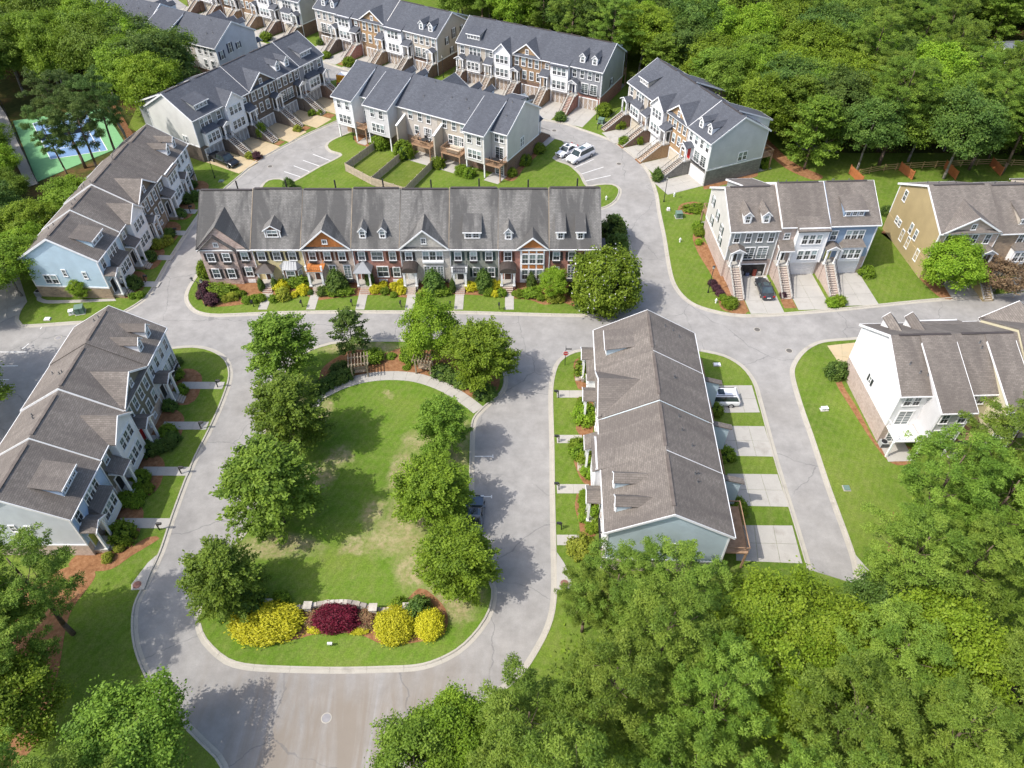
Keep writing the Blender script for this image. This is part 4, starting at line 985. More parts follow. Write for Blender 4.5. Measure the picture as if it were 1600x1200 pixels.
# ------------------------------------------------------------------ the brick row facing the park (eight different fronts)
BO = G(331.2, 442.5); bB = [0, 7.25, 14.3, 21.4, 28.2, 35.2, 42.1, 49.3, 56.3]
BE, BR, BRY, BDEP = 6.3, 11.3, 6.7, 13.4
bs = (BR - BE) / BRY; bs2 = (BR - BE) / (BDEP - BRY)
bspec = [dict(wall=BRICK_MIX, label='mottled brick end townhouse with a double gable and maroon shrubs before it'),
         dict(wall=SID['stucco'], label='yellow stucco townhouse with a metal roofed bay window'),
         dict(wall=BRICK_BEIGE, label='beige brick townhouse with a cedar board gable and rust shutters'),
         dict(wall=BRICK_RED, label='red brick townhouse with two small dormers left of the grey stone house'),
         dict(wall=BRICK_GREY, label='pale grey brick townhouse with a stone gable and triple windows'),
         dict(wall=SID['greensage'], label='sage grey townhouse with a wide shed dormer and a porch balcony'),
         dict(wall=BRICK_RED, label='red brick townhouse with a white two storey window wall and cedar panels'),
         dict(wall=BRICK_RED, label='red brick end townhouse with two long shed dormers behind the white flowering tree')]
SIDE_DARK = SID['charcoal']
for i, sp in enumerate(bspec):
    w = bB[i + 1] - bB[i]; first = i == 0; last = i == 7
    root = empty('townhouse', (BO[0] + bB[i], BO[1], 0))
    tag(root, sp['label'], 'townhouse', 'brick townhouses facing the park')
    dz = (0.0, 0.22, 0.12, 0.3, 0.16, 0.34, 0.2, 0.38)[i]
    e, r = BE + dz * 0.3, BR + dz; s = (r - e) / BRY; s2 = (r - e) / (BDEP - BRY)
    wl = sp['wall']
    MB().px([(0, -0.1), (0, e), (BRY, r), (BDEP, e), (BDEP, -0.1)], 0.02, w - 0.02).build('wall', wl, root)
    for xe in ([0.0] if first else []) + ([w] if last else []):
        x0, x1 = (xe - 0.03, xe + 0.018) if xe == 0 else (xe - 0.018, xe + 0.03)
        MB().px([(0.0, -0.1), (0.0, e - 0.02), (BRY, r - 0.02), (BDEP, e - 0.02), (BDEP, -0.1)], x0, x1).build('end_wall', BRICK_MIX if first else BRICK_RED, root)
    t = 0.17; oh = 0.4
    xo0, xo1 = (-0.4 if first else 0.0), (w + 0.4 if last else w)
    rf = MB().px([(-oh, e - s*oh + t), (BRY, r + t), (BDEP + oh, e - s2*oh + t), (BDEP + oh, e - s2*oh), (BRY, r), (-oh, e - s*oh)], xo0, xo1).build('roof', BROOF, root)
    MB().box(xo0, xo1, -oh - 0.12, -oh, e - s*oh - 0.02, e - s*oh + 0.13).build('gutter', TRIM, rf)
    MB().box(xo0 + 0.2, xo1 - 0.2, BRY - 0.2, BRY + 0.2, r + t - 0.03, r + t + 0.06).build('ridge_vent', DARKR, rf)
    MB().px([(-oh, e - s*oh + t + 0.05), (BRY, r + t + 0.05), (BRY, r - 0.05), (-oh, e - s*oh - 0.1)], xo0 - 0.02, xo0 + 0.05).build('rake_board', TIMBER if not first else DARKM, rf)
    MB().box(0.02, w - 0.02, -0.12, -0.001, e - 0.3, e - 0.02).build('frieze', TRIM, root)
    MB().box(0.04, 0.14, -0.14, -0.04, 0.1, e - 0.3).build('down_pipe', TRIM, root)
    MB().cyl((w*0.6, BRY + 1.8, r - s2*1.8), (w*0.6, BRY + 1.8, r + 0.55), 0.11, 0.11, 8).build('vent_pipe', DARKM, root)
    for xx in (0.25, 0.5, 0.78): window(root, w * xx, BDEP, 4.3, 0.8, 1.4, rz=math.pi)
    garage_door(root, -0.0, 0, 3.9, GD_WHITE) if False else None
    zu, zl = 4.15, 1.25
    if i == 0:
        front_gable(root, BROOF, 3.3, 7.0, -0.5, e, 3.5, e, s, BRICK_MIX, yf=-0.28, board=False)
        front_gable(root, BROOF, 2.6, 4.9, -0.85, e - 0.1, 2.2, e, s, BRICK_MIX, yf=-0.35, win=(0.5, 0.5), board=False)
        MB().box(0.0, 4.9, -0.32, 0, -0.1, e - 0.3).build('front_bay', wl, root)
        for xx in (1.35, 3.55): window(root, xx, -0.32, zu, 0.9, 1.3, shutters=DARKM, box=True); window(root, xx, -0.32, zl, 0.9, 1.5, shutters=DARKM)
        window(root, 6.05, 0, zu, 0.9, 1.3, shutters=DARKM, box=True); window(root, 6.05, 0, zl + 0.1, 0.9, 1.5, shutters=DARKM)
        MB().box(5.5, 6.6, -0.12, -0.04, 0.2, 0.7).build('basement_window', TRIM, root)
    if i == 1:
        gable_dormer(root, BROOF, 3.2, 2.2, 1.0, 1.35, e, s, m_plain("brown_board", (0.16, 0.085, 0.05, 1)), m_plain("brown_board", (0.16, 0.085, 0.05, 1)), ('hung', 1.4, 0.95), 0.7)
        for xx in (1.2, 3.4, 5.6): window(root, xx, 0, zu, 0.95, 1.35, shutters=DARKM, box=(xx == 1.2))
        porch(root, 1.5, 2.2, 1.6, 0.75, 2.85, DARKR, 'hip', BRICK_TAN, gh=0.6); door(root, 1.6, 0, 0.75, DOORS['brown']); stairs(root, 1.5, 1.4, -1.6, 0.75, 1.1, BRICK_RED, False, 4)
        bp = [(3.55, 0), (4.1, -0.85), (5.95, -0.85), (6.5, 0)]
        MB().pz(bp, 0.1, 3.1).build('bay', m_plain("bay_brown_trim", (0.12, 0.07, 0.045, 1)), root)
        m = MB(); m.add([(3.3, 0.0, 3.1), (3.95, -1.05, 3.1), (6.1, -1.05, 3.1), (6.75, 0.0, 3.1), (4.1, -0.0, 3.95), (5.95, -0.0, 3.95)], [(0, 1, 4), (1, 2, 5, 4), (2, 3, 5), (0, 3, 2, 1), (0, 4, 5, 3)])
        for k in range(6): a = 4.0 + 2.05 * k / 5; m.bar((a, -1.03, 3.12), (4.15 + 1.75 * k / 5, -0.05, 3.96), 0.04, 0.04)
        m.build('bay_roof', METALR, root)
        window(root, 5.02, -0.86, 1.2, 1.15, 1.6); window(root, 3.82, -0.43, 1.2, 0.6, 1.5, rz=-0.996); window(root, 6.24, -0.43, 1.2, 0.6, 1.5, rz=0.996)
    if i == 2:
        front_gable(root, BROOF, 3.55, 6.7, -0.5, e + 0.02, 2.9, e, s, ORANGE, yf=-0.1, win=(0.55, 0.55))
        b = MB()
        for k in range(14): xx = 0.6 + 5.9 * k / 13; hh = 2.8 * (1 - abs(xx - 3.55) / 3.35); b.box(xx - 0.03, xx + 0.03, -0.13, -0.1, e + 0.02, e + max(0.05, hh))
        b.build('batten', ORANGE, root)
        for xx in (1.4, 3.5, 5.6): window(root, xx, 0, zu, 0.85, 1.35, shutters=BROWNSH, box=True)
        porch(root, 1.7, 2.2, 1.8, 0.75, 3.2, ORANGE, 'balcony', ORANGE, colr=0.15); door(root, 1.7, 0, 0.75, DOORS['brown']); stairs(root, 1.7, 1.4, -1.8, 0.75, 1.1, BRICK_BEIGE, False, 4)
        for xx in (3.9, 6.0): window(root, xx, 0, 0.95, 0.85, 2.2, 'door')
        MB().box(4.9, 6.8, -0.7, 0, 0.7, 0.8).box(4.9, 6.8, -0.7, -0.66, 1.5, 1.55).build('juliet_balcony', BLACKM, root)
    if i == 3:
        for xx in (1.7, 4.5): gable_dormer(root, BROOF, xx, 0.95, 0.95, 1.25, e, s, SID['offwhite'], SID['grey'], ('hung', 0.6, 0.95), 0.55)
        window(root, 1.3, 0, zu, 0.85, 1.35, shutters=DARKM, box=True); window(root, 3.5, 0, zu, 1.5, 1.35); window(root, 5.7, 0, zu, 0.85, 1.35, shutters=BROWNSH, box=True)
        porch(root, 1.4, 2.1, 1.8, 0.75, 3.0, METALR, 'hip', BRICK_RED, gh=0.8); door(root, 1.3, 0, 0.75, DOORS['brown']); stairs(root, 1.5, 1.4, -1.8, 0.75, 1.1, BRICK_RED, False, 4)
        window(root, 4.0, 0, zl, 1.5, 1.7); window(root, 6.0, 0, zl, 0.9, 1.55, shutters=DARKM)
        for xx in (3.9, 5.9): MB().box(xx - 0.6, xx + 0.6, -0.1, -0.02, 0.3, 0.75).build('basement_window', TRIM, root)
    if i == 4:
        front_gable(root, BROOF, 3.5, 6.6, -0.5, e + 0.02, 2.9, e, s, BRICK_GREY, yf=-0.1, win=(0.55, 0.8))
        window(root, 1.2, 0, zu, 0.85, 1.3, shutters=DARKM, box=True)
        wtriple(root, 4.6, 0, zu, 1.4, 0.82, 0.98); wtriple(root, 4.6, 0, 1.0, 2.0, 0.72, 0.98, style='door')
        MB().box(3.1, 6.1, -0.3, 0, zu - 0.4, zu - 0.12).build('window_ledge', TRIM, root)
        MB().box(3.0, 6.6, -0.7, 0, 0.7, 0.8).box(3.0, 6.6, -0.7, -0.66, 1.45, 1.5).build('juliet_balcony', BLACKM, root)
        porch(root, 1.3, 2.0, 1.8, 0.75, 3.1, DARKR, 'arch', BRICK_GREY, colr=0.15, gh=0.9); door(root, 1.3, 0, 0.75, DOORS['white']); stairs(root, 1.3, 1.4, -1.8, 0.75, 1.1, BRICK_BEIGE, False, 4)
    if i == 5:
        shed_dormer(root, BROOF, 3.3, 2.3, 0.85, 1.3, e, s, SID['offwhite'], 2, 0.36, 0.75, 0.75)
        for xx in (1.2, 3.4, 5.6): window(root, xx, 0, zu, 0.85, 1.35, shutters=GREENSH, box=True)
        porch(root, 1.4, 2.0, 1.8, 0.75, 3.0, METALR, 'balcony', METALR, colr=0.15); door(root, 1.4, 0, 0.75, DOORS['black']); stairs(root, 1.4, 1.4, -1.8, 0.75, 1.1, BRICK_RED, False, 4)
        for xx in (3.7, 5.9): window(root, xx, 0, zl, 0.85, 1.5, shutters=GREENSH)
    if i == 6:
        gable_dormer(root, BROOF, 1.5, 1.0, 0.8, 1.3, e, s, SID['offwhite'], SID['grey'], ('hung', 0.6, 0.95), 0.6)
        front_gable(root, BROOF, 4.9, 4.2, -0.6, e, 1.75, e, s, ORANGE, yf=-0.25)
        window(root, 1.4, 0, zu - 0.1, 0.95, 1.45, shutters=BROWNSH)
        MB().box(3.15, 6.65, -0.28, 0, 0.35, e - 0.02).build('bay', WHITE, root)
        for k in range(3):
            x = 3.85 + 1.07 * k
            window(root, x, -0.29, 3.75, 0.8, 1.5); window(root, x, -0.29, 1.0, 0.8, 1.6)
            MB().box(x - 0.42, x + 0.42, -0.33, -0.28, 2.85, 3.5).build('cedar_panel', ORANGE, root); MB().box(x - 0.42, x + 0.42, -0.33, -0.28, 5.5, 5.85).build('cedar_panel', ORANGE, root)
        porch(root, 1.4, 2.1, 1.7, 0.75, 3.0, DARKR, 'arch', BRICK_RED, colr=0.15, gh=0.9); door(root, 1.4, 0, 0.75, DOORS['brown']); stairs(root, 1.4, 1.5, -1.7, 0.75, 1.1, BRICK_RED, False, 4)
    if i == 7:
        for xx in (1.6, 4.4): shed_dormer(root, BROOF, xx, 1.15, 0.85, 1.35, e, s, SID['offwhite'], 1, 0.36, 0.6, 0.95)
        for xx in (1.1, 3.3, 5.6): window(root, xx, 0, zu, 0.85, 1.35, shutters=BROWNSH if xx > 5 else DARKM, box=True)
        window(root, 1.1, 0, zl, 0.85, 1.6); window(root, 3.3, 0, 1.0, 0.85, 2.2, 'door')
        MB().box(2.3, 4.3, -0.7, 0, 0.7, 0.8).box(2.3, 4.3, -0.7, -0.66, 1.5, 1.55).build('juliet_balcony', BLACKM, root)
        porch(root, 5.8, 1.9, 1.7, 0.75, 3.0, DARKR, 'hip', BRICK_RED); door(root, 5.8, 0, 0.75, DOORS['black'])
        # dark side porch with white columns on the east wall
        MB().box(w, w + 1.7, 1.0, 6.5, 3.3, 3.5).build('side_porch_roof', DARKR, root)
        for yy in (1.2, 6.3): MB().box(w + 1.45, w + 1.65, yy - 0.1, yy + 0.1, 0, 3.3).build('column', WHITE, root)
        MB().box(w, w + 1.7, 1.0, 6.5, -0.1, 0.5).build('side_porch_floor', BRICK_RED, root)

# ------------------------------------------------------------------ driveways, front walks and planting beds along the rows
def quad_on(r, x0, x1, y0, y1, skew=0.0):
    return [('w',) + on_row(r, x0, y0), ('w',) + on_row(r, x1, y0), ('w',) + on_row(r, x1 + skew, y1), ('w',) + on_row(r, x0 + skew, y1)]
def drives(r, lens, mat, units=None, ny=3):
    for i in range(len(r['b']) - 1):
        if units is not None and i not in units: continue
        w = r['b'][i + 1] - r['b'][i]
        a, b = (2.0, w - 0.15) if r['side'] == 'L' else (0.15, w - 2.0)
        x0, x1 = r['b'][i] + a, r['b'][i] + b
        slabs('driveway', quad_on(r, x0, x1, -0.1, -lens[i]), 2, ny, mat)
        # low planting bed before the stairs
        c0, c1 = (r['b'][i] + 0.15, r['b'][i] + a - 0.1) if r['side'] == 'L' else (r['b'][i] + b + 0.1, r['b'][i + 1] - 0.15)
        q = [on_row(r, c0, -5.9), on_row(r, c1, -5.9), on_row(r, c1, -lens[i] + 0.5), on_row(r, c0, -lens[i] + 0.5)]
        sheet('mulch_bed', q, 0.02, 0.13, MULCH)
drives(rF, [8.9, 8.4, 7.8], CONC)
drives(rJ, [8.3, 8.3, 8.2, 8.1, 8.0], CONC)
drives(rM, [7.3, 7.6, 8.0, 7.8, 7.6], CONC)
drives(rN, [6.5, 6.8, 6.9, 7.2, 7.3, 6.8], CONC)
drives(rL, [8.3, 7.6, 7.9, 8.5, 9.2], CONCTAN)
drives(rK, [6.4, 5.6, 5.6, 7.2], CONC)
slabs('driveway', [(1470, 440), (1517, 438), (1551, 459.5), (1486, 466)], 2, 2, CONC)
slabs('driveway', [(1555, 440), (1600, 430), (1640, 452), (1580, 458)], 2, 2, CONC)
for q in ([(1108, 603.5), (1174.5, 603), (1187, 645.5), (1117, 646)], [(1119, 666), (1194, 667), (1208.5, 714.5), (1128, 713)],
          [(1136, 741), (1214.5, 742), (1232, 793), (1146, 791)], [(1148, 821.5), (1237.5, 822), (1253.5, 881.5), (1150, 877)]):
    slabs('driveway', q, 3, 2, CONC)
slabs('driveway', [(1292, 541), (1337, 536), (1322, 585), (1313, 572)], 2, 2, CONCTAN)
slabs('driveway', [(-120, 560), (-60, 430), (44, 441), (74, 470)], 4, 3, CONC, 0.05)
bed([(60, 462), (74, 470), (180, 468), (182, 471), (75, 475), (58, 470)], 0.135, CONC, 'footing_strip')
slabs('driveway', [(843, 212), (868, 217), (850, 232), (842, 232)], 1, 1, CONC)

def walk(r, xw, y0, y1, w=1.25):
    path_strip('front_walk', [('w',) + on_row(r, xw, y0), ('w',) + on_row(r, xw, (y0 + y1) / 2), ('w',) + on_row(r, xw, y1)], w, CONC)
for xw in (3.9, 10.9, 17.8, 24.6): walk(rD, xw, -0.9, -6.3)
for xw, a, b in ((3.6, -2.5, -5.2), (10.2, -2.2, -4.6), (16.9, -1.6, -4.2), (23.2, -1.2, -3.6), (29.5, -1.2, -2.6)): walk(rA, xw, a, b)
for x, y in ((420, 459), (493, 460), (569, 456), (644, 457), (719, 454), (796, 458)):
    gx, gy = G(x, y); path_strip('front_walk', [('w', gx, gy + 0.4), ('w', gx + 0.0, gy - 1.8), ('w', gx, 80.7)], 1.25, CONC)
for y, x1 in ((616.6, 912), (687, 910), (764.7, 921), (844.6, 905)):
    path_strip('front_walk', [(870, y), (890, y), (x1, y)], 1.25, CONC)
# arc path in the park
path_strip('park_path', [(478, 655), (489, 634), (500, 620), (530, 604), (560, 594), (590, 589), (620, 588), (650, 591), (680, 600), (705, 612), (730, 628), (748, 642)], 1.6, CONC, slab=1.3)
# mulch beds
bed([(315, 440), (312, 452), (320, 478), (335, 480), (360, 479), (380, 476), (412, 470), (421, 462), (480, 463), (493, 470), (520, 467), (545, 464), (575, 462), (600, 462), (640, 466), (680, 462), (700, 460), (760, 463), (790, 466), (830, 470), (850, 477), (880, 474), (920, 488), (960, 489), (985, 470), (984, 430), (960, 440), (700, 436), (330, 441)], 0.115)
bed([(958, 350), (975, 365), (979, 388), (985, 420), (955, 420), (948, 390)], 0.115)
bed([(497, 606), (505, 575), (540, 552), (560, 547), (600, 553), (625, 545), (655, 548), (700, 548), (760, 565), (780, 590), (776, 612), (755, 627), (730, 618), (700, 602), (660, 588), (620, 582), (580, 584), (545, 594), (515, 607)], 0.12)
bed([(380, 960), (385, 995), (430, 1004), (470, 998), (500, 990), (560, 992), (600, 1008), (640, 1006), (672, 1000), (694, 992), (700, 975), (696, 952), (676, 930), (655, 920), (625, 945), (560, 952), (470, 955), (420, 945)], 0.12)
bed([(107, 884), (120, 868), (200, 857), (232, 840), (250, 842), (205, 870), (175, 890), (140, 893)], 0.115)
for r, xs in ((rD, [(0.5, 6.8), (7.5, 13.5), (14.2, 20.5), (21.3, 27.6)]), (rA, [(0.3, 6.5), (7.2, 13.2), (13.8, 20.0), (20.8, 26.4), (27, 33)])):
    d_ = -3.6 if r is rD else -3.2
    for a, b in xs: sheet('mulch_bed', smooth([on_row(r, *q) for q in ((a, -0.05), (a, d_ * 0.8), (a + 1.5, d_), (b - 1.4, d_ * 0.85), (b, d_ * 0.4), (b, -0.05))], 0.6), 0.02, 0.115, MULCH)
for q in ([(903, 608), (897, 590), (899, 563), (926, 560), (926, 612)], [(902, 621), (900, 672), (905, 680), (925, 684), (925, 622)],
          [(893, 691), (896, 720), (905, 745), (912, 756), (930, 758), (930, 692)], [(902, 770), (898, 790), (905, 820), (909, 838), (930, 838), (930, 770)]): bed(q, 0.115)
bed([(1058, 330), (1064, 320), (1085, 316), (1104, 322), (1100, 332), (1075, 336)], 0.115)
bed([(1097, 375), (1088, 360), (1082, 372), (1090, 395), (1100, 412), (1112, 432), (1120, 455), (1128, 484), (1165, 491), (1160, 470), (1140, 440), (1120, 400)], 0.115)
bed([(1312, 575), (1306, 580), (1306, 600), (1330, 640), (1362, 690), (1390, 723), (1412, 728), (1436, 712), (1400, 690), (1372, 695), (1340, 640), (1316, 600)], 0.115)
bed([(1376, 365), (1385, 360), (1400, 380), (1425, 420), (1440, 440), (1468, 465), (1490, 466), (1480, 440), (1440, 420), (1402, 370)], 0.115)
bed([(1180, 202), (1196, 215), (1240, 255), (1285, 276), (1270, 282), (1225, 262), (1184, 222)], 0.115)
bed([(1098, 292), (1180, 268), (1183, 276), (1130, 290), (1100, 297)], 0.115)
bed([(1395, 800), (1412, 820), (1403, 870), (1408, 935), (1392, 940), (1385, 880)], 0.115)
bed([(552, 214), (575, 208), (600, 222), (590, 232), (560, 226)], 0.115)
bed([(742, 262), (770, 270), (800, 284), (820, 262), (850, 232), (842, 226), (797, 268), (750, 255)], 0.115)
bed([(922, 930), (945, 920), (962, 935), (955, 960), (930, 955)], 0.115)
bed([(-40, 960), (40, 915), (130, 880), (150, 900), (110, 960), (90, 1060), (60, 1160), (-60, 1250)], 0.112)

# ------------------------------------------------------------------ foliage
def m_leaf(name, dark, mid, light, trans=0.35, hue=0.022):
    T = NT(name, 0.6, 0.25)
    at = T.n("ShaderNodeAttribute"); at.attribute_name = "tone"
    info = T.n("ShaderNodeObjectInfo")
    c = T.ramp(at.outputs["Fac"], [(0.0, dark), (0.5, mid), (1.0, light)])
    hs = T.n("ShaderNodeHueSaturation")
    T.l(T.math('ADD', 0.5 - hue * 0.8, T.math('MULTIPLY', info.outputs["Random"], hue * 0.85)), hs.inputs["Hue"])
    T.l(T.math('ADD', 0.85, T.math('MULTIPLY', info.outputs["Random"], 0.3)), hs.inputs["Value"])
    T.l(c, hs.inputs["Color"])
    T.l(hs.outputs[0], T.b.inputs["Base Color"])
    tr = T.n("ShaderNodeBsdfTranslucent"); T.l(hs.outputs[0], tr.inputs[0])
    mx = T.n("ShaderNodeMixShader"); mx.inputs[0].default_value = trans
    out = [n for n in T.t.nodes if n.type == 'OUTPUT_MATERIAL'][0]
    T.l(T.b.outputs[0], mx.inputs[1]); T.l(tr.outputs[0], mx.inputs[2]); T.l(mx.outputs[0], out.inputs[0])
    return T.m
LEAF = dict(
    oak=m_leaf("oak_leaves", (0.07, 0.14, 0.014, 1), (0.14, 0.24, 0.024, 1), (0.22, 0.34, 0.04, 1)),
    mid=m_leaf("broad_leaves", (0.08, 0.15, 0.010, 1), (0.155, 0.255, 0.018, 1), (0.24, 0.36, 0.03, 1)),
    lime=m_leaf("lime_green_leaves", (0.11, 0.21, 0.014, 1), (0.19, 0.32, 0.02, 1), (0.28, 0.41, 0.035, 1)),
    deep=m_leaf("deep_green_leaves", (0.05, 0.105, 0.018, 1), (0.09, 0.165, 0.028, 1), (0.15, 0.235, 0.04, 1)),
    pine=m_leaf("pine_needles", (0.065, 0.135, 0.014, 1), (0.145, 0.245, 0.028, 1), (0.25, 0.36, 0.05, 1), 0.3),
    pinedk=m_leaf("dark_pine_needles", (0.045, 0.095, 0.020, 1), (0.085, 0.15, 0.030, 1), (0.15, 0.225, 0.045, 1), 0.3),
    yellow=m_leaf("golden_leaves", (0.34, 0.34, 0.015, 1), (0.55, 0.52, 0.02, 1), (0.70, 0.66, 0.06, 1), 0.3, 0.0),
    ygreen=m_leaf("yellow_green_leaves", (0.16, 0.20, 0.02, 1), (0.27, 0.31, 0.03, 1), (0.38, 0.40, 0.05, 1), 0.3, 0.0),
    maroon=m_leaf("burgundy_leaves", (0.05, 0.004, 0.010, 1), (0.13, 0.008, 0.022, 1), (0.24, 0.02, 0.05, 1), 0.3, 0.0),
    plum=m_leaf("plum_leaves", (0.04, 0.016, 0.022, 1), (0.085, 0.035, 0.045, 1), (0.15, 0.07, 0.08, 1), 0.3, 0.0),
    copper=m_leaf("copper_leaves", (0.09, 0.06, 0.035, 1), (0.17, 0.11, 0.06, 1), (0.26, 0.19, 0.10, 1), 0.3, 0.0),
    flower=m_leaf("white_flowers", (0.5, 0.5, 0.45, 1), (0.65, 0.65, 0.6, 1), (0.75, 0.75, 0.7, 1), 0.2, 0.0),
    pink=m_leaf("pink_green_leaves", (0.22, 0.10, 0.06, 1), (0.33, 0.20, 0.10, 1), (0.36, 0.30, 0.12, 1), 0.3, 0.0))
BARK = m_plain("bark", (0.12, 0.09, 0.065, 1), 0.95, 0.1, 0.3)
BARKGREY = m_plain("grey_bark", (0.22, 0.20, 0.17, 1), 0.95, 0.1, 0.25)
def norm(a): return a / np.maximum(1e-6, np.linalg.norm(a, axis=1, keepdims=True))
def leaf_mesh(name, c, n, su, sv, tone, mats, long_dir=None, mi=None, tri=False):
    N = len(c); n = norm(n)
    ref = long_dir if long_dir is not None else RNG.normal(size=(N, 3))
    u = ref - (ref * n).sum(1, keepdims=True) * n; u = norm(u); v = np.cross(n, u)
    su = np.asarray(su).reshape(-1, 1) * np.ones((N, 1)); sv = np.asarray(sv).reshape(-1, 1) * np.ones((N, 1))
    if tri: k = 3; V = np.stack([c - v * sv, c + v * sv, c + u * su], 1)
    else: k = 4; V = np.stack([c - u * su, c - v * sv + u * su * 0.1, c + u * su, c + v * sv + u * su * 0.1], 1)
    me = bpy.data.meshes.new(name)
    me.vertices.add(N * k); me.loops.add(N * k); me.polygons.add(N)
    me.vertices.foreach_set("co", V.reshape(-1).astype(np.float32))
    me.loops.foreach_set("vertex_index", np.arange(N * k, dtype=np.int32))
    me.polygons.foreach_set("loop_start", np.arange(0, N * k, k, dtype=np.int32))
    if mi is not None: me.polygons.foreach_set("material_index", mi.astype(np.int32))
    me.update()
    a = me.attributes.new("tone", 'FLOAT', 'POINT')
    a.data.foreach_set("value", np.repeat(np.clip(tone, 0, 1), k).astype(np.float32))
    for m in mats: me.materials.append(m)
    return me
def lump(d, seed, f=1.6, amp=0.28):
    return np.array([1 + amp * noise.noise(Vector((q[0] * f + seed * 7.3, q[1] * f, q[2] * f))) * 2 for q in d])
def crown_clumps(name, mat, r, h, seed, K=230, m=62, leaf=0.17, rc=0.42, low=-0.75, flat=0.7, amp=0.28, core=0.35, point=0.0):
    """broad crown, centre at origin: leaf clumps through an uneven volume of radius r and height h"""
    rg = np.random.default_rng(seed)
    d = norm(rg.normal(size=(K * 2, 3))); d = d[d[:, 2] > low][:K]
    R = lump(d, seed, 1.6, amp) * (core + (1 - core) * rg.random(len(d)) ** 0.33)
    sc = np.array([r, r, h / 2])
    p = d * R[:, None] * sc
    if point: p[:, :2] *= (1 - point * np.clip((p[:, 2:] / (h / 2)), -0.3, 1) )
    cs = rc * (0.7 + 0.6 * rg.random(len(p)))
    off = rg.normal(size=(len(p), m, 3)) * cs[:, None, None] * np.array([1, 1, flat])
    c = (p[:, None, :] + off).reshape(-1, 3)
    dd = np.repeat(d, m, 0)
    n = dd * 0.5 + rg.normal(size=c.shape) * 0.5 + np.array([0, 0, 0.55])
    tone = np.repeat(rg.random(len(p)) * 0.6, m) + rg.random(len(c)) * 0.4
    s = leaf * (0.7 + 0.6 * rg.random(len(c)))
    return leaf_mesh(name, c, n, s, s * 0.62, tone, [mat])
def crown_sprays(name, mat, r, h, seed, nb=110, m=110, leaf=0.16, drop=0.25, wide=0.4, spread=0.36):
    """upright oak like crown made of leafy sprays that poke out of the outline; base of the crown at z=0"""
    rg = np.random.default_rng(seed); C = []; D_ = []; Tn = []
    for b in range(nb):
        t = rg.random() ** 0.85; z0 = h * (0.02 + 0.86 * t); az = rg.random() * 2 * math.pi
        prof = math.sin(math.pi * min(1, (wide + (1 - wide) * t))) if t > 0 else 0
        prof = (1 - t) ** 0.75 * (0.62 + 0.9 * t) * 1.25
        L = r * min(1.05, max(0.16, prof)) * rg.uniform(0.72, 1.12)
        rise = L * (0.25 + 0.75 * t)
        a = np.array([math.cos(az) * 0.1, math.sin(az) * 0.1, z0]); e = np.array([math.cos(az) * L, math.sin(az) * L, z0 + rise])
        q = 0.25 + 0.75 * rg.random(m) ** 0.7
        side = rg.normal(size=(m, 3)) * (spread * (1.15 - q * 0.75))[:, None] * np.array([1, 1, 0.6])
        c = a + (e - a) * q[:, None] + side; c[:, 2] -= drop * L * q ** 2
        C.append(c); D_.append(np.tile(norm((e - a)[None])[0], (m, 1))); Tn.append(np.full(m, rg.random() * 0.55) + rg.random(m) * 0.45)
    c = np.concatenate(C); dd = np.concatenate(D_); tn = np.concatenate(Tn)
    n = rg.normal(size=c.shape) * 0.45 + np.array([0, 0, 0.7]) + dd * 0.2
    s = leaf * (0.7 + 0.7 * rg.random(len(c)))
    return leaf_mesh(name, c, n, s, s * 0.5, tn, [mat], dd + rg.normal(size=c.shape) * 0.5)
def crown_pine(name, mat, r, h, seed, nt=400, m=84, needle=0.22, tuft=0.42, low=0.0, round_=0.6):
    """pine crown of rounded needle tufts gathered on boughs, base at z=0"""
    rg = np.random.default_rng(seed); P = []; Dv = []; ton = []
    nb = max(8, nt // 9)
    for b in range(nb):
        t = (b + rg.random()) / nb; az = b * 2.4 + rg.normal() * 0.3
        z0 = h * t
        L = r * (math.sin(math.pi * (0.12 + 0.80 * t)) ** round_) * rg.uniform(0.6, 1.1)
        bt = rg.random() * 0.45
        for k in range(9):
            q = rg.uniform(0.78, 1.0) if k < 7 else rg.uniform(0.35, 0.8)
            w = rg.normal(size=3) * np.array([0.42, 0.42, 0.22])
            p = np.array([math.cos(az) * L * q, math.sin(az) * L * q, z0 + 0.18 * L * q]) + w
            P.append(p); Dv.append([math.cos(az) * 0.5, math.sin(az) * 0.5, 0.8]); ton.append(bt + rg.random() * 0.3)
    P = np.array(P); Dv = np.array(Dv); ton = np.array(ton)
    d = norm(rg.normal(size=(len(P), m, 3)).reshape(-1, 3)); d[:, 2] = np.abs(d[:, 2]) * 1.0 - 0.25
    d = norm(d + np.repeat(Dv, m, 0) * 0.25)
    base = np.repeat(P, m, 0)
    rad = tuft * (0.8 + 0.4 * np.repeat(rg.random(len(P)), m))[:, None]
    c = base + d * rad * (0.35 + 0.65 * rg.random((len(d), 1)))
    n = norm(d * 0.7 + rg.normal(size=c.shape) * 0.5 + np.array([0, 0, 0.3]))
    tone = np.repeat(ton, m) + 0.30 * rg.random(len(c))
    return leaf_mesh(name, c, n, needle * (0.6 + 0.5 * rg.random(len(c))), 0.05, tone, [mat], d, tri=True)
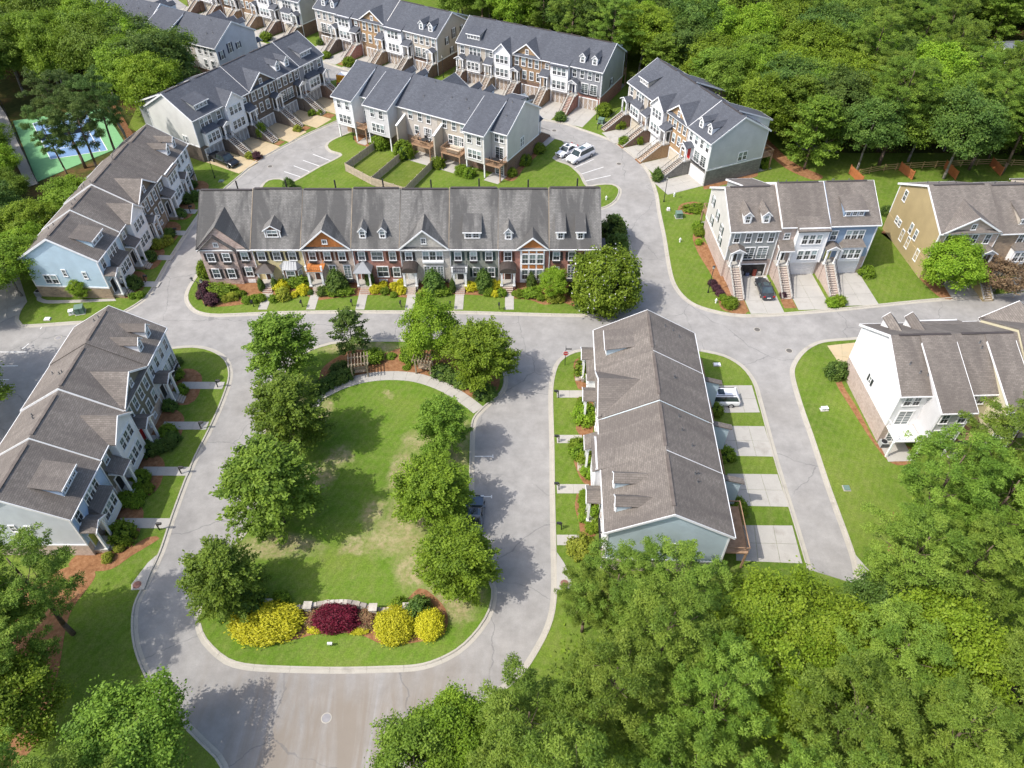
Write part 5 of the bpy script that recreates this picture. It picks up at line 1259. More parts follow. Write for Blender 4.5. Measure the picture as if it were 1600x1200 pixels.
def trunk_mesh(name, mat, h, r, seed, limbs=7, start=0.4, spread=2.5, lean=0.0):
    rg = random.Random(seed); m = MB(); p = Vector((0, 0, -0.3)); k = 6
    for i in range(k):
        q = Vector((lean * h * ((i + 1) / k) ** 1.3 + rg.uniform(-0.1, 0.1), rg.uniform(-0.12, 0.12), h * (i + 1) / k))
        m.cyl(p, q, r * (1 - 0.8 * i / k), r * (1 - 0.8 * (i + 1) / k), 8); p = q
    for i in range(limbs):
        t = start + (0.95 - start) * (i + 0.5) / limbs; az = i * 2.4 + rg.uniform(-0.4, 0.4); L = spread * (1.1 - 0.6 * t)
        a = Vector((lean * h * t ** 1.3, 0, h * t)); b = a + Vector((math.cos(az) * L * 0.6, math.sin(az) * L * 0.6, L * 0.5)); c = b + Vector((math.cos(az + 0.4) * L * 0.5, math.sin(az + 0.4) * L * 0.5, L * 0.35))
        m.cyl(a, b, r * 0.45 * (1.1 - t), r * 0.26 * (1.1 - t), 5); m.cyl(b, c, r * 0.26 * (1.1 - t), r * 0.08, 5)
    return m.mesh(name, mat, True)

# kinds of tree: (crown mesh, crown base height, trunk mesh); unit sizes in metres, scaled per tree
TREES = {}
def kind_(name, crown, zc, trunk, size, tall): TREES.setdefault(name, []).append((crown, zc, trunk, size, tall))
for sd in (1, 2, 3):
    kind_('oak', crown_sprays('crown', LEAF['oak'], 4.6, 9.0, sd, 165, 125, 0.15, 0.22, 0.4, 0.44), 1.8, trunk_mesh('trunk', BARK, 9.5, 0.2, sd, 9, 0.25, 3.0), 4.6, 11.5)
for sd in (4, 5):
    kind_('park', crown_sprays('crown', LEAF['mid'], 4.7, 7.2, sd, 210, 130, 0.14, 0.10, 0.4, 0.48), 1.7, trunk_mesh('trunk', BARK, 8.0, 0.2, sd, 8, 0.3, 3.2), 4.4, 10.5)
kind_('lime', crown_clumps('crown', LEAF['lime'], 4.2, 8.4, 11, 280, 90, 0.145, 0.40, -0.8, 0.55, 0.3, 0.4, 0.25), 5.8, trunk_mesh('trunk', BARK, 8.0, 0.17, 6, 8, 0.3, 3.0), 4.2, 10.0)
kind_('small', crown_sprays('crown', LEAF['deep'], 2.6, 6.0, 8, 80, 80, 0.13, 0.2, 0.4, 0.26), 1.4, trunk_mesh('trunk', BARKGREY, 6.5, 0.11, 8, 8, 0.25, 1.9), 2.6, 7.4)
for sd in (21, 22, 23, 24):
    kind_('broad', crown_clumps('crown', LEAF['mid'] if sd % 2 else LEAF['oak'], 4.8, 8.6, sd, 320, 92, 0.155, 0.46, -0.6, 0.65, 0.34, 0.45), 8.5, trunk_mesh('trunk', BARKGREY, 11.0, 0.24, sd, 8, 0.45, 3.4), 4.8, 13.0)
for sd in (31, 32):
    kind_('yellowish', crown_clumps('crown', LEAF['lime'], 4.8, 8.0, sd, 300, 95, 0.145, 0.42, -0.5, 0.6, 0.32, 0.5), 8.0, trunk_mesh('trunk', BARKGREY, 10.5, 0.24, sd, 8, 0.45, 3.4), 4.8, 12.0)
for sd in (41, 42, 43, 44):
    kind_('pine', crown_pine('crown', LEAF['pine'], 4.2, 10.5, sd), 7.0, trunk_mesh('trunk', BARK, 16.5, 0.26, sd, 12, 0.42, 3.0), 4.2, 18.0)
for sd in (51, 52):
    kind_('darkpine', crown_pine('crown', LEAF['pinedk'], 4.2, 9.0, sd, 330, 84, 0.27, 0.46, round_=0.5), 8.5, trunk_mesh('trunk', BARK, 16.5, 0.26, sd, 12, 0.5, 3.2, 0.05), 4.2, 18.0)
kind_('willow', crown_clumps('crown', LEAF['deep'], 4.5, 8.0, 61, 300, 92, 0.15, 0.42, -0.6, 0.7, 0.3, 0.45), 8.2, trunk_mesh('trunk', BARKGREY, 10.5, 0.22, 61, 8, 0.45, 3.2), 4.5, 12.5)
kind_('copper', crown_clumps('crown', LEAF['copper'], 3.0, 4.2, 62, 130, 50, 0.13, 0.32, -0.5, 0.5, 0.35, 0.3), 2.9, trunk_mesh('trunk', BARKGREY, 4.2, 0.14, 62, 8, 0.25, 2.2), 3.0, 5.0)
# white flowering round tree: leaves plus blossom
def flowering():
    me = crown_clumps('crown', LEAF['mid'], 4.2, 7.4, 71, 330, 80, 0.17, 0.36, -0.9, 0.8, 0.12, 0.5)
    me.materials.append(LEAF['flower']); mi = (RNG.random(len(me.polygons)) < 0.02).astype(np.int32); me.polygons.foreach_set("material_index", mi)
    return me
kind_('flower', flowering(), 3.9, trunk_mesh('trunk', BARKGREY, 6.0, 0.2, 71, 8, 0.2, 3.0), 4.2, 7.6)

NAMES = dict(oak='oak_tree', park='maple_tree', lime='maple_tree', small='young_tree', broad='broadleaf_tree', yellowish='broadleaf_tree', pine='pine_tree', darkpine='pine_tree', willow='broadleaf_tree', copper='copper_tree', flower='flowering_tree')
tree_rng = random.Random(99)
def tree_w(kind, x, y, rad, tall, label, group=None, cat='tree', rz=None, var=None):
    """tall: total height; rad: crown radius"""
    v = TREES[kind]; cr, zc, tr, s0, t0 = v[tree_rng.randrange(len(v)) if var is None else var % len(v)]
    root = empty(NAMES[kind], (x, y, 0.0), tree_rng.uniform(0, 6.28) if rz is None else rz)
    kxy = rad / s0; kz = tall / t0
    root.scale = (kxy, kxy, kz)
    link('trunk', tr, root)
    link('crown', cr, root, (0, 0, zc))
    tag(root, label, cat, group); return root
def tree(kind, px, py, hc, rad, tall, label, **k):
    x, y = G(px, py, hc); return tree_w(kind, x, y, rad, tall, label, **k)
PG = 'trees planted in the park lawn'
tree('oak', 440, 553, 5.6, 5.2, 12.0, 'large oak at the upper left corner of the park lawn', group=PG)
tree('oak', 452, 652, 5.6, 5.1, 12.0, 'large oak third from the bottom on the left side of the park', group=PG)
tree('oak', 424, 765, 5.8, 6.0, 12.5, 'widest oak on the left side of the park lawn', group=PG)
tree('small', 547, 520, 3.6, 2.9, 7.6, 'slim young tree with open crown beside the left pergola', group=PG)
tree('lime', 672, 515, 5.2, 3.4, 9.5, 'yellow green tree beside the right pergola', group=PG)
tree('park', 752, 550, 5.4, 4.8, 10.3, 'bright green tree at the top right corner of the park', group=PG)
tree('oak', 692, 668, 4.6, 3.7, 9.4, 'dark oak uppermost on the right side of the park lawn', group=PG)
tree('park', 676, 768, 4.8, 4.5, 9.6, 'broad tree in the middle of the right side of the park lawn', group=PG)
tree('park', 714, 878, 4.8, 4.3, 9.4, 'lowest tree on the right side of the park lawn', group=PG)
tree('oak', 350, 908, 4.6, 4.3, 10.0, 'spreading oak at the lower left corner of the park', group=PG)
tree('flower', 948, 443, 4.0, 4.6, 8.4, 'round tree dotted with white blossom at the right end of the brick row')
tree('lime', 866, 440, 2.6, 1.9, 4.8, 'small yellow green tree before the red brick end townhouse')
tree('lime', 1488, 414, 4.0, 3.9, 8.0, 'yellow green street tree before the gold sided townhouse')
tree('copper', 1566, 430, 2.9, 3.4, 5.2, 'copper leaved tree before the tan stone townhouse')
tree('lime', 124, 452, 1.6, 1.4, 3.4, 'small bright shrub like tree against the light blue end wall')
tree('broad', 205, 1165, 5.0, 4.1, 9.5, 'big rounded tree at the bottom left edge of the road', var=1)
tree('pine', 38, 905, 10.0, 4.3, 14.5, 'tall leaning pine before the pale blue end townhouse', var=0)
tree('pine', -5, 1000, 9.0, 4.0, 13.0, 'dark pine standing at the left edge below the pale blue end house', var=1)
tree('broad', 10, 1110, 5.0, 3.6, 9.0, 'leafy tree at the lower left edge above the corner of the photo', var=0)
tree('broad', -60, 1000, 6.0, 5.0, 13.0, 'leafy tree just beyond the left edge', var=0)
tree('pine', 90, 1290, 8.0, 4.2, 13.0, 'pine tree in the bottom left corner of the photo', var=2)
tree('pine', -40, 1260, 8.0, 4.2, 13.0, 'pine tree outermost in the bottom left corner', var=1)
tree('broad', -95, 560, 6.0, 5.0, 11.0, 'tree beyond the left edge that shades the parking lot')
tree('broad', -70, 620, 6.0, 4.5, 11.0, 'second tree beyond the left edge that shades the parking lot')
# tennis court pines with bare trunks
for k, (px, py, rad, t) in enumerate([(88, 160, 4.6, 17), (118, 188, 4.4, 16), (150, 165, 4.2, 17), (70, 195, 3.2, 15.0)]):
    tree('darkpine', px, py, 12.0, rad, t, ['tall bare trunked pine leftmost before the tennis court', 'tall bare trunked pine second before the tennis court', 'tall bare trunked pine rightmost before the tennis court', 'shorter pine leaning over the left tennis court'][k], group='pines beside the tennis court', var=k)

def scatter(poly, kinds, spacing, seed, label, group, hc=9.0, xr=(-160, 200), yr=(0, 320), rad=(3.6, 5.4), tall=(12, 18), avoid=(), marks=((9999, ''),), far_first=False):
    rg = random.Random(seed); pts = []
    for _ in range(14000):
        x, y = rg.uniform(*xr), rg.uniform(*yr)
        if y * _ct - (hc - CAM_H) * _st < 5: continue
        if not inside(PX(x, y, hc), poly): continue
        if any((x - a) ** 2 + (y - b) ** 2 < spacing * spacing for a, b in pts): continue
        if any((x - a) ** 2 + (y - b) ** 2 < q * q for a, b, q in avoid): continue
        pts.append((x, y))
    cols = {}
    for x, y in pts:
        q = PX(x, y, 0)[0]; c = next((i for i, (lim, nm) in enumerate(marks) if q < lim), len(marks) - 1); cols.setdefault(c, []).append((x, y))
    for c in cols:
        for n_, (x, y) in enumerate(sorted(cols[c], key=lambda p: -p[1] if far_first else p[1])):
            k = rg.choice(kinds); t = rg.uniform(*tall) * (1.12 if 'pine' in k else 0.9)
            tree_w(k, x, y, rg.uniform(*rad), t, '%s, %s %s %s' % (KW[k], ORD[min(n_, 60)], label, marks[c][1]), group=group)
    return len(pts)
ORD = ['first', 'second', 'third', 'fourth', 'fifth', 'sixth', 'seventh', 'eighth', 'ninth', 'tenth', 'eleventh', 'twelfth', 'thirteenth', 'fourteenth', 'fifteenth', 'sixteenth', 'seventeenth', 'eighteenth', 'nineteenth', 'twentieth'] + ['twenty-' + q for q in ('first', 'second', 'third', 'fourth', 'fifth', 'sixth', 'seventh', 'eighth', 'ninth')] + ['thirtieth'] + ['thirty-' + q for q in ('first', 'second', 'third', 'fourth', 'fifth', 'sixth', 'seventh', 'eighth', 'ninth')] + ['number %d' % i for i in range(40, 90)]
KW = dict(pine='pine', darkpine='dark pine', broad='broad leaved tree', yellowish='yellow green tree', willow='deep green tree', oak='upright tree')
M_W2 = ((640, 'the top centre row'), (690, 'the tan end gable'), (730, 'the tan end house'), (790, 'the middle north row left part'), (850, 'the middle north row centre'), (910, 'the twin dormers'), (970, 'the red brick foot'), (1040, 'the far end of the bend row'), (1110, 'the small gable of the bend row'), (1180, 'the ledge stone wall'), (1250, 'the end of the bend row'), (1310, 'the middle of the three east houses'), (1370, 'the steel blue house'), (1430, 'the rail fence start'), (1490, 'the rail fence middle'), (1545, 'the rail fence end'), (1585, 'the far shed'), (1640, 'the right edge'), (1700, 'ground past the right edge'), (1760, 'ground well past the edge'), (1840, 'ground far past the edge'), (9999, 'ground beyond everything'))
W1a = [(650, 1300), (690, 1215), (780, 1160), (860, 1105), (910, 1060), (950, 1010), (1000, 990), (1090, 990), (1130, 1060), (1150, 1100), (1180, 1150), (1260, 1190), (1300, 1320), (700, 1350)]
n1 = scatter(W1a, ['pine'], 5.2, 5, 'up from the bottom edge below', 'pines of the wood at the bottom of the photo', hc=11, yr=(-5, 60), xr=(-30, 70), rad=(3.8, 4.8), tall=(13, 16), marks=((820, 'the bottom road'), (900, 'the storm drain'), (980, 'the aqua gable left half'), (1060, 'the aqua gable peak'), (1140, 'the aqua gable right half'), (9999, 'the lowest driveway')))
for a in [('pine', 962, 925, 7, 4.1, 11, 'pine pressed against the lower end of the aqua sided house'), ('pine', 1062, 920, 7, 4.2, 11, 'pine between the aqua end wall and the road end'), ('pine', 918, 925, 7.5, 2.6, 10, 'slimmer pine beside the front walk of the aqua sided house'),
          ('yellowish', 1212, 975, 6, 4.6, 9.5, 'bright yellow green tree nearest the dead end of the lane'), ('yellowish', 1290, 1003, 6, 4.2, 9.5, 'yellow green tree right of the one nearest the lane end'), ('yellowish', 1215, 1065, 6, 4.0, 10, 'yellow green tree below the lane end among the pines'), ('yellowish', 1360, 1000, 5, 2.6, 8, 'small yellow green tree beside the lane end manhole'),
          ('broad', 650, 1195, 5, 3.2, 9, 'broad leaved tree overhanging the bottom road'), ('broad', 710, 1150, 5, 3.2, 9, 'second broad leaved tree overhanging the bottom road'),
          ('willow', 1385, 965, 5, 3.2, 9, 'deep green low tree beside the bare soil strip')]:
    tree(*a, group='trees around the end of the lane')
W1b = [(1320, 1000), (1400, 990), (1440, 930), (1420, 880), (1440, 830), (1450, 770), (1510, 735), (1570, 700), (1640, 660), (1760, 660), (1800, 1320), (1290, 1320), (1250, 1150), (1280, 1060)]
n2 = scatter(W1b, ['pine', 'pine', 'broad', 'yellowish', 'pine'], 5.4, 8, 'up from the bottom edge below', 'trees of the wood at the lower right', hc=10, yr=(-5, 70), xr=(20, 110), rad=(3.8, 5.0), tall=(12, 15), marks=((1300, 'the lane centre'), (1360, 'the lane end'), (1420, 'the bare soil strip'), (1480, 'the grass verge'), (1540, 'the white rear deck'), (1620, 'the cream winged house'), (9999, 'ground beyond the right edge')))
W2 = [(725, -10), (790, 12), (880, 38), (960, 62), (1010, 68), (1070, 90), (1140, 128), (1200, 172), (1225, 195), (1290, 208), (1345, 210), (1430, 206), (1530, 208), (1640, 212), (1800, 215), (1800, -100), (650, -100)]
hole = [(x, y, q) for (x, y), q in (((G(1560, 118)), 12), ((G(1620, 110)), 15), ((G(1500, 112)), 8), ((G(1545, 132)), 10), ((G(1600, 130)), 12), ((G(1550, 100)), 11))]
n3 = scatter(W2, ['broad', 'broad', 'willow', 'pine', 'yellowish', 'oak'], 5.2, 12, 'back behind', 'trees of the big wood at the top right', hc=9, yr=(80, 330), xr=(-40, 290), rad=(4.4, 5.8), tall=(13, 17), avoid=hole, marks=M_W2)
W3 = [(-120, -120), (60, -110), (60, -10), (110, 30), (150, 50), (215, 60), (245, 85), (262, 120), (248, 150), (225, 155), (205, 150), (185, 100), (120, 78), (40, 88), (-60, 100)]
n4 = scatter(W3, ['broad', 'broad', 'willow', 'yellowish'], 5.2, 3, 'back above', 'trees of the wood at the top left', hc=9, yr=(100, 300), xr=(-220, -40), rad=(4.6, 6.0), tall=(14, 18), marks=((-60, 'ground beyond the left edge'), (0, 'the left edge'), (40, 'the court corner'), (80, 'the left court pine'), (120, 'the right court pine'), (160, 'the court back fence'), (200, 'the roof of the north end'), (9999, 'the charcoal wing')))
W4 = [(-80, 150), (-35, 190), (-10, 240), (20, 310), (50, 335), (95, 315), (120, 300), (75, 348), (20, 420), (-60, 470)]
n5 = scatter(W4, ['broad', 'willow', 'broad', 'yellowish'], 4.4, 4, 'up in the belt near', 'trees between the tennis court and the light blue house row', hc=5.0, yr=(70, 160), xr=(-140, -50), rad=(3.0, 3.9), tall=(7, 10), marks=((-60, 'ground beyond the left edge'), (-20, 'the left edge'), (20, 'the court path'), (60, 'the court corner'), (9999, 'the taupe roof')))
# low growth under the woods, nobody could count it
def undergrowth(poly, dens, seed, label, xr, yr):
    rg = np.random.default_rng(seed); n = int(dens * (xr[1]-xr[0]) * (yr[1]-yr[0])); q = np.stack([rg.uniform(*xr, n), rg.uniform(*yr, n)], 1)
    q = np.array([p for p in q if p[1] * _ct + (CAM_H - 1) * _st > 5 and inside(PX(p[0], p[1], 1.0), poly)])
    m = 26; hgt = 0.4 + 2.2 * rg.random(len(q)) ** 2
    c = np.repeat(np.concatenate([q, hgt[:, None]], 1), m, 0) + rg.normal(size=(len(q) * m, 3)) * np.array([0.8, 0.8, 0.5]); c[:, 2] = np.abs(c[:, 2])
    nn = rg.normal(size=c.shape) * 0.5 + np.array([0, 0, 0.8]); s = 0.2 * (0.6 + 0.8 * rg.random(len(c)))
    o = link('undergrowth', leaf_mesh('undergrowth', c, nn, s, s * 0.6, np.repeat(rg.random(len(q)), m) * 0.6 + 0.4 * rg.random(len(c)), [LEAF['mid']])); tag(o, label, 'undergrowth', None, 'stuff')
undergrowth([(x, y + (26 if y > 60 else 0)) for x, y in W2], 0.16, 1, 'leafy undergrowth on the floor of the big upper right wood', (-40, 260), (80, 300))
undergrowth([(x, y + 30) for x, y in W3], 0.14, 2, 'leafy undergrowth on the floor of the top left wood', (-200, -40), (100, 250))
undergrowth([(800, 1100), (900, 1000), (1180, 930), (1400, 990), (1430, 800), (1620, 680), (1800, 700), (1800, 1400), (800, 1400)], 0.25, 3, 'leafy undergrowth on the floor of the lower right wood', (0, 110), (-5, 70))
print("woods", n1, n2, n3, n4, n5)

# ------------------------------------------------------------------ shrubs
def shrub_mesh(name, mat, seed, K=70, m=34, leaf=0.10, amp=0.08, core=0.8, flat=1.0):
    return crown_clumps(name, mat, 1.0, 2.0, seed, K, m, leaf, 0.13, -0.25, flat, amp, core)
SHR = dict(green=[shrub_mesh('foliage', LEAF['mid'], s) for s in (1, 2)], dark=[shrub_mesh('foliage', LEAF['deep'], s) for s in (3, 4)], yellow=[shrub_mesh('foliage', LEAF['yellow'], s) for s in (5, 6)],
           ygreen=[shrub_mesh('foliage', LEAF['ygreen'], s) for s in (7, 8)], maroon=[shrub_mesh('foliage', LEAF['maroon'], 9, 90, 40)], plum=[shrub_mesh('foliage', LEAF['plum'], 10)],
           lime=[shrub_mesh('foliage', LEAF['lime'], 11)], pink=[shrub_mesh('foliage', LEAF['pink'], 12)],
           bigyellow=[shrub_mesh('foliage', LEAF['yellow'], 13, 260, 46, 0.055, 0.06, 0.88)], bigmaroon=[shrub_mesh('foliage', LEAF['maroon'], 14, 220, 40, 0.06, 0.1, 0.85)])
COREM = {k: m_plain(k + "_dark_core", c, 0.95, 0.1, 0.2) for k, c in dict(green=(0.03, 0.055, 0.012, 1), dark=(0.018, 0.035, 0.012, 1), yellow=(0.25, 0.22, 0.02, 1), ygreen=(0.12, 0.13, 0.02, 1), maroon=(0.06, 0.006, 0.014, 1), plum=(0.03, 0.015, 0.018, 1), lime=(0.08, 0.12, 0.02, 1), pink=(0.15, 0.1, 0.05, 1)).items()}  # added opaque ball filling each shrub, leaf colour darkened as inner shade
import bmesh
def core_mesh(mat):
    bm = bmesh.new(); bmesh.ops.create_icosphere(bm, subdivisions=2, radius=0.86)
    me = bpy.data.meshes.new('filler_core'); bm.to_mesh(me); bm.free(); me.materials.append(mat); me.shade_smooth(); return me
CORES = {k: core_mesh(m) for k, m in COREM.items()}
srng = random.Random(5)
def shrub(kind, px, py, r, label, group=None, ry=None, h=None, rz=None, name=None, z=0.3):
    x, y = G(px, py, z); ry = ry or r; h = h or r * 0.95
    base = kind.replace('big', '')
    nm = name or ('hedge' if max(r, ry) / min(r, ry) > 1.5 else 'shrub')
    o = empty(nm, (x, y, 0.1), srng.uniform(0, 6.28) if (rz is None and r == ry) else (rz or 0)); o.scale = (r, ry, h)
    link('foliage', SHR[kind][srng.randrange(len(SHR[kind]))], o, (0, 0, 0.45))
    link('filler_core', CORES[base], o, (0, 0, 0.35))
    tag(o, label, 'hedge' if nm == 'hedge' else 'shrub', group); return o
def cone(px, py, r, h, label, group=None, mat='deep'):
    k = 'cone' + mat
    if k not in _cache: _cache[k] = crown_clumps('crown', LEAF[mat], 0.9, 3.0, 33, 110, 46, 0.11, 0.16, -1, 1, 0.06, 0.7, 0.62)
    if 'conetrunk' not in _cache: _cache['conetrunk'] = MB().cyl((0, 0, -0.1), (0, 0, 2.6), 0.07, 0.02, 6).mesh('trunk', BARK)
    x, y = G(px, py, 0.4 * h); o = empty('conifer', (x, y, 0.05)); o.scale = (r / 0.9, r / 0.9, h / 3.0)
    link('crown', _cache[k], o, (0, 0, 1.5)); link('trunk', _cache['conetrunk'], o); tag(o, label, 'conifer', group); return o
GB = 'shrubs in the bed before the brick row'
for k, px, py, r, l in [('plum', 322, 451, 0.95, 'plum shrub uppermost of the three at the rounded left corner bed'), ('plum', 332, 471, 1.05, 'plum shrub nearest the kerb at the rounded left corner bed'), ('plum', 317, 462, 0.85, 'plum shrub beside the lamp post at the left corner bed'),
    ('green', 379, 459, 0.5, 'small round shrub right of the clipped hedge by the mottled brick house'), ('ygreen', 352, 468, 0.6, 'yellowish low shrub right of the plum shrub'), ('ygreen', 364, 466, 0.85, 'yellowish low shrub below the clipped hedge'), ('green', 345, 466, 0.5, 'small green shrub between plum shrub and yellowish shrub'),
    ('green', 386, 470, 0.7, 'low green shrub under the mottled brick house'), ('green', 398, 469, 0.7, 'low green shrub left of the first brick steps'), ('green', 408, 467, 0.7, 'loose green shrub beside the first front walk'),
    ('yellow', 440, 451, 1.2, 'golden shrub before the bay window of the yellow stucco house'), ('ygreen', 443, 463, 1.2, 'olive gold shrub below the golden one at the stucco house'), ('yellow', 474, 455, 0.95, 'golden shrub beside the balcony porch of the beige brick house'), ('yellow', 460, 461, 0.6, 'small golden shrub left of the balcony porch'),
    ('dark', 485, 457, 0.45, 'tiny dark shrub at the foot of the balcony porch'), ('green', 427, 468, 0.65, 'green shrub right of the first front walk'),
    ('dark', 504, 457, 0.85, 'round dark shrub right of the balcony porch steps'), ('yellow', 587, 454, 0.85, 'golden ball before the wide window of the red brick house'), ('yellow', 599, 446, 0.7, 'golden ball behind its twin at the red brick house'), ('green', 602, 456, 0.65, 'green ball between the golden balls of the red brick house'),
    ('green', 615, 461, 0.5, 'small green ball before the red brick house'), ('yellow', 616, 449, 0.75, 'golden ball left of the arched porch'), ('yellow', 627, 442, 0.65, 'golden ball hugging the wall left of the arched porch'), ('yellow', 627, 455, 0.8, 'golden ball nearest the arched porch steps'),
    ('yellow', 736, 450, 0.95, 'golden shrub right of the white balcony porch'), ('yellow', 746, 449, 0.8, 'second golden shrub right of the white balcony porch'), ('yellow', 770, 448, 1.0, 'golden shrub left of the rusty arched porch'), ('yellow', 780, 446, 0.7, 'golden shrub touching the red brick wall'), ('yellow', 773, 460, 0.65, 'small golden ball nearest the lawn by the dark porch'),
    ('green', 784, 459, 0.7, 'green ball left of the dark arched porch walk'), ('green', 763, 458, 0.75, 'green ball between the conical evergreen and the golden balls'), ('green', 804, 459, 0.45, 'small green ball right of the dark arched porch walk'), ('green', 811, 460, 0.7, 'green ball beside the white window wall'), ('green', 845, 466, 0.6, 'green ball left of the small yellow green tree'),
    ('dark', 755, 456, 0.6, 'dark ball in front of the conical evergreen'), ('ygreen', 862, 467, 1.1, 'olive gold shrub under the small yellow green tree'), ('ygreen', 872, 468, 1.0, 'olive gold shrub nearest the round flowering tree')]:
    shrub(k, px, py, r * (0.86 if k in ('yellow', 'ygreen') else 0.95), l, GB)
shrub('green', 349, 455, 2.1, 'long clipped hedge below the mottled brick house', GB, 0.9, 1.0, -0.1)
shrub('green', 464, 444, 1.9, 'clipped hedge under the bay window', GB, 0.9, 1.2)
shrub('green', 530, 458, 1.9, 'bright clipped hedge before the beige brick house', GB, 0.85, 0.9)
shrub('green', 681, 458, 1.9, 'bright clipped hedge before the pale grey brick house', GB, 0.85, 0.9)
shrub('green', 830, 461, 1.4, 'clipped hedge under the white window wall', GB, 0.85, 0.9)
shrub('green', 322, 430, 1.0, 'tall bush at the left corner of the mottled brick house', GB, 1.0, 1.8)
shrub('dark', 925, 478, 2.4, 'dark hedge under the round flowering tree', GB, 1.3, 1.0)
shrub('dark', 902, 458, 1.2, 'dark shrub left of the round flowering tree', GB)
shrub('dark', 957, 366, 1.9, 'large dark bush at the east wall of the brick row', GB, 1.7, 2.2)
shrub('dark', 963, 392, 1.7, 'second dark bush at the east wall of the brick row', GB, 1.6, 2.0)
for px, py, r, h, l in [(408, 447, 0.42, 2.2, 'slim evergreen left of the dark hipped porch'), (429, 446, 0.42, 2.2, 'slim evergreen right of the dark hipped porch'), (526, 443, 1.25, 3.6, 'broad conical evergreen before the beige brick house'), (577, 437, 0.55, 3.0, 'slim evergreen right of the metal hipped porch'),
                        (677, 443, 1.25, 3.6, 'broad conical evergreen before the pale grey brick house'), (707, 449, 0.38, 2.4, 'slim evergreen left of the white balcony porch'), (756, 441, 1.0, 3.4, 'conical evergreen before the sage grey house'), (830, 441, 0.6, 2.6, 'thin conifer before the white window wall'),
                        (451, 290, 0.9, 2.2, 'small conifer on the lawn behind the brick row'), (1027, 275, 0.8, 2.4, 'conifer beside the last stairs of the north east bend'), (577, 445, 0.4, 1.6, 'low evergreen at the foot of the metal hipped porch')]:
    cone(px, py, r, h, l, GB if py > 430 else None)
GP = 'shrubs in the park bed'
shrub('bigyellow', 420, 977, 2.95, 'widest golden shrub mound at the left of the park bed', GP, 1.75, 1.3, 0.05, 'shrub')
shrub('bigmaroon', 528, 970, 2.05, 'burgundy shrub mound before the curved stone wall', GP, 1.25, 1.2, 0.0, 'shrub')
shrub('bigyellow', 619, 981, 1.65, 'round golden shrub mound right of the stone wall', GP, 1.55, 1.3, 0.0, 'shrub')
shrub('dark', 654, 957, 1.2, 'dark green ball behind the two right golden mounds', GP, 1.2, 1.2)
shrub('bigyellow', 671, 978, 1.25, 'smallest golden mound at the right end of the park bed', GP, 1.3, 1.1, 0.4, 'shrub')
shrub('pink', 490, 969, 0.85, 'pinkish flower clump left of the burgundy mound', GP, 0.8, 0.6); shrub('pink', 571, 969, 0.95, 'pinkish flower clump right of the burgundy mound', GP, 0.95, 0.6)
shrub('yellow', 494, 983, 0.8, 'low yellow edging plants left of the burgundy mound', GP, 0.4, 0.35, 0, 'shrub'); shrub('yellow', 561, 985, 0.8, 'low yellow edging plants right of the burgundy mound', GP, 0.4, 0.35, 0, 'shrub')
shrub('dark', 392, 950, 1.5, 'dark evergreen bush between the corner oak and the golden mound', GP, 1.5, 2.2)
shrub('green', 441, 938, 0.8, 'feathery grass clump behind the wide golden mound', GP, 0.7, 0.9); shrub('green', 625, 945, 0.7, 'feathery grass clump behind the stone wall end', GP, 0.6, 0.8)
GQ = 'shrubs around the pergolas'
shrub('green', 583, 561, 1.3, 'bright bush right of the left pergola', GQ, 1.15, 1.1); shrub('green', 641, 559, 1.2, 'bush left of the right pergola', GQ, 1.3, 1.2)
for px, py, l in [(494, 612, 'dark hedge clump at the path end near the big oak'), (508, 604, 'dark hedge clump second from the path end'), (523, 596, 'dark hedge clump third from the path end'), (538, 590, 'dark hedge clump next to the left pergola'), (532, 578, 'dark hedge clump behind the left pergola')]: shrub('dark', px, py, 1.2, l, GQ, 0.9, 0.9, 0.45, 'hedge')
shrub('dark', 692, 585, 1.7, 'grey green hedge mound right of the right pergola', GQ, 1.1, 1.0, -0.3); shrub('dark', 717, 597, 1.6, 'hedge mound along the curved path under the trees', GQ, 1.0, 0.9, -0.5); shrub('dark', 757, 616, 1.4, 'round hedge at the corner where the path meets the kerb', GQ, 1.2, 1.0)
shrub('green', 611, 556, 0.6, 'small plant in the middle of the pine straw', GQ, 0.6, 0.3); shrub('green', 635, 574, 0.45, 'tiny plant near the right pergola', GQ, 0.45, 0.25)
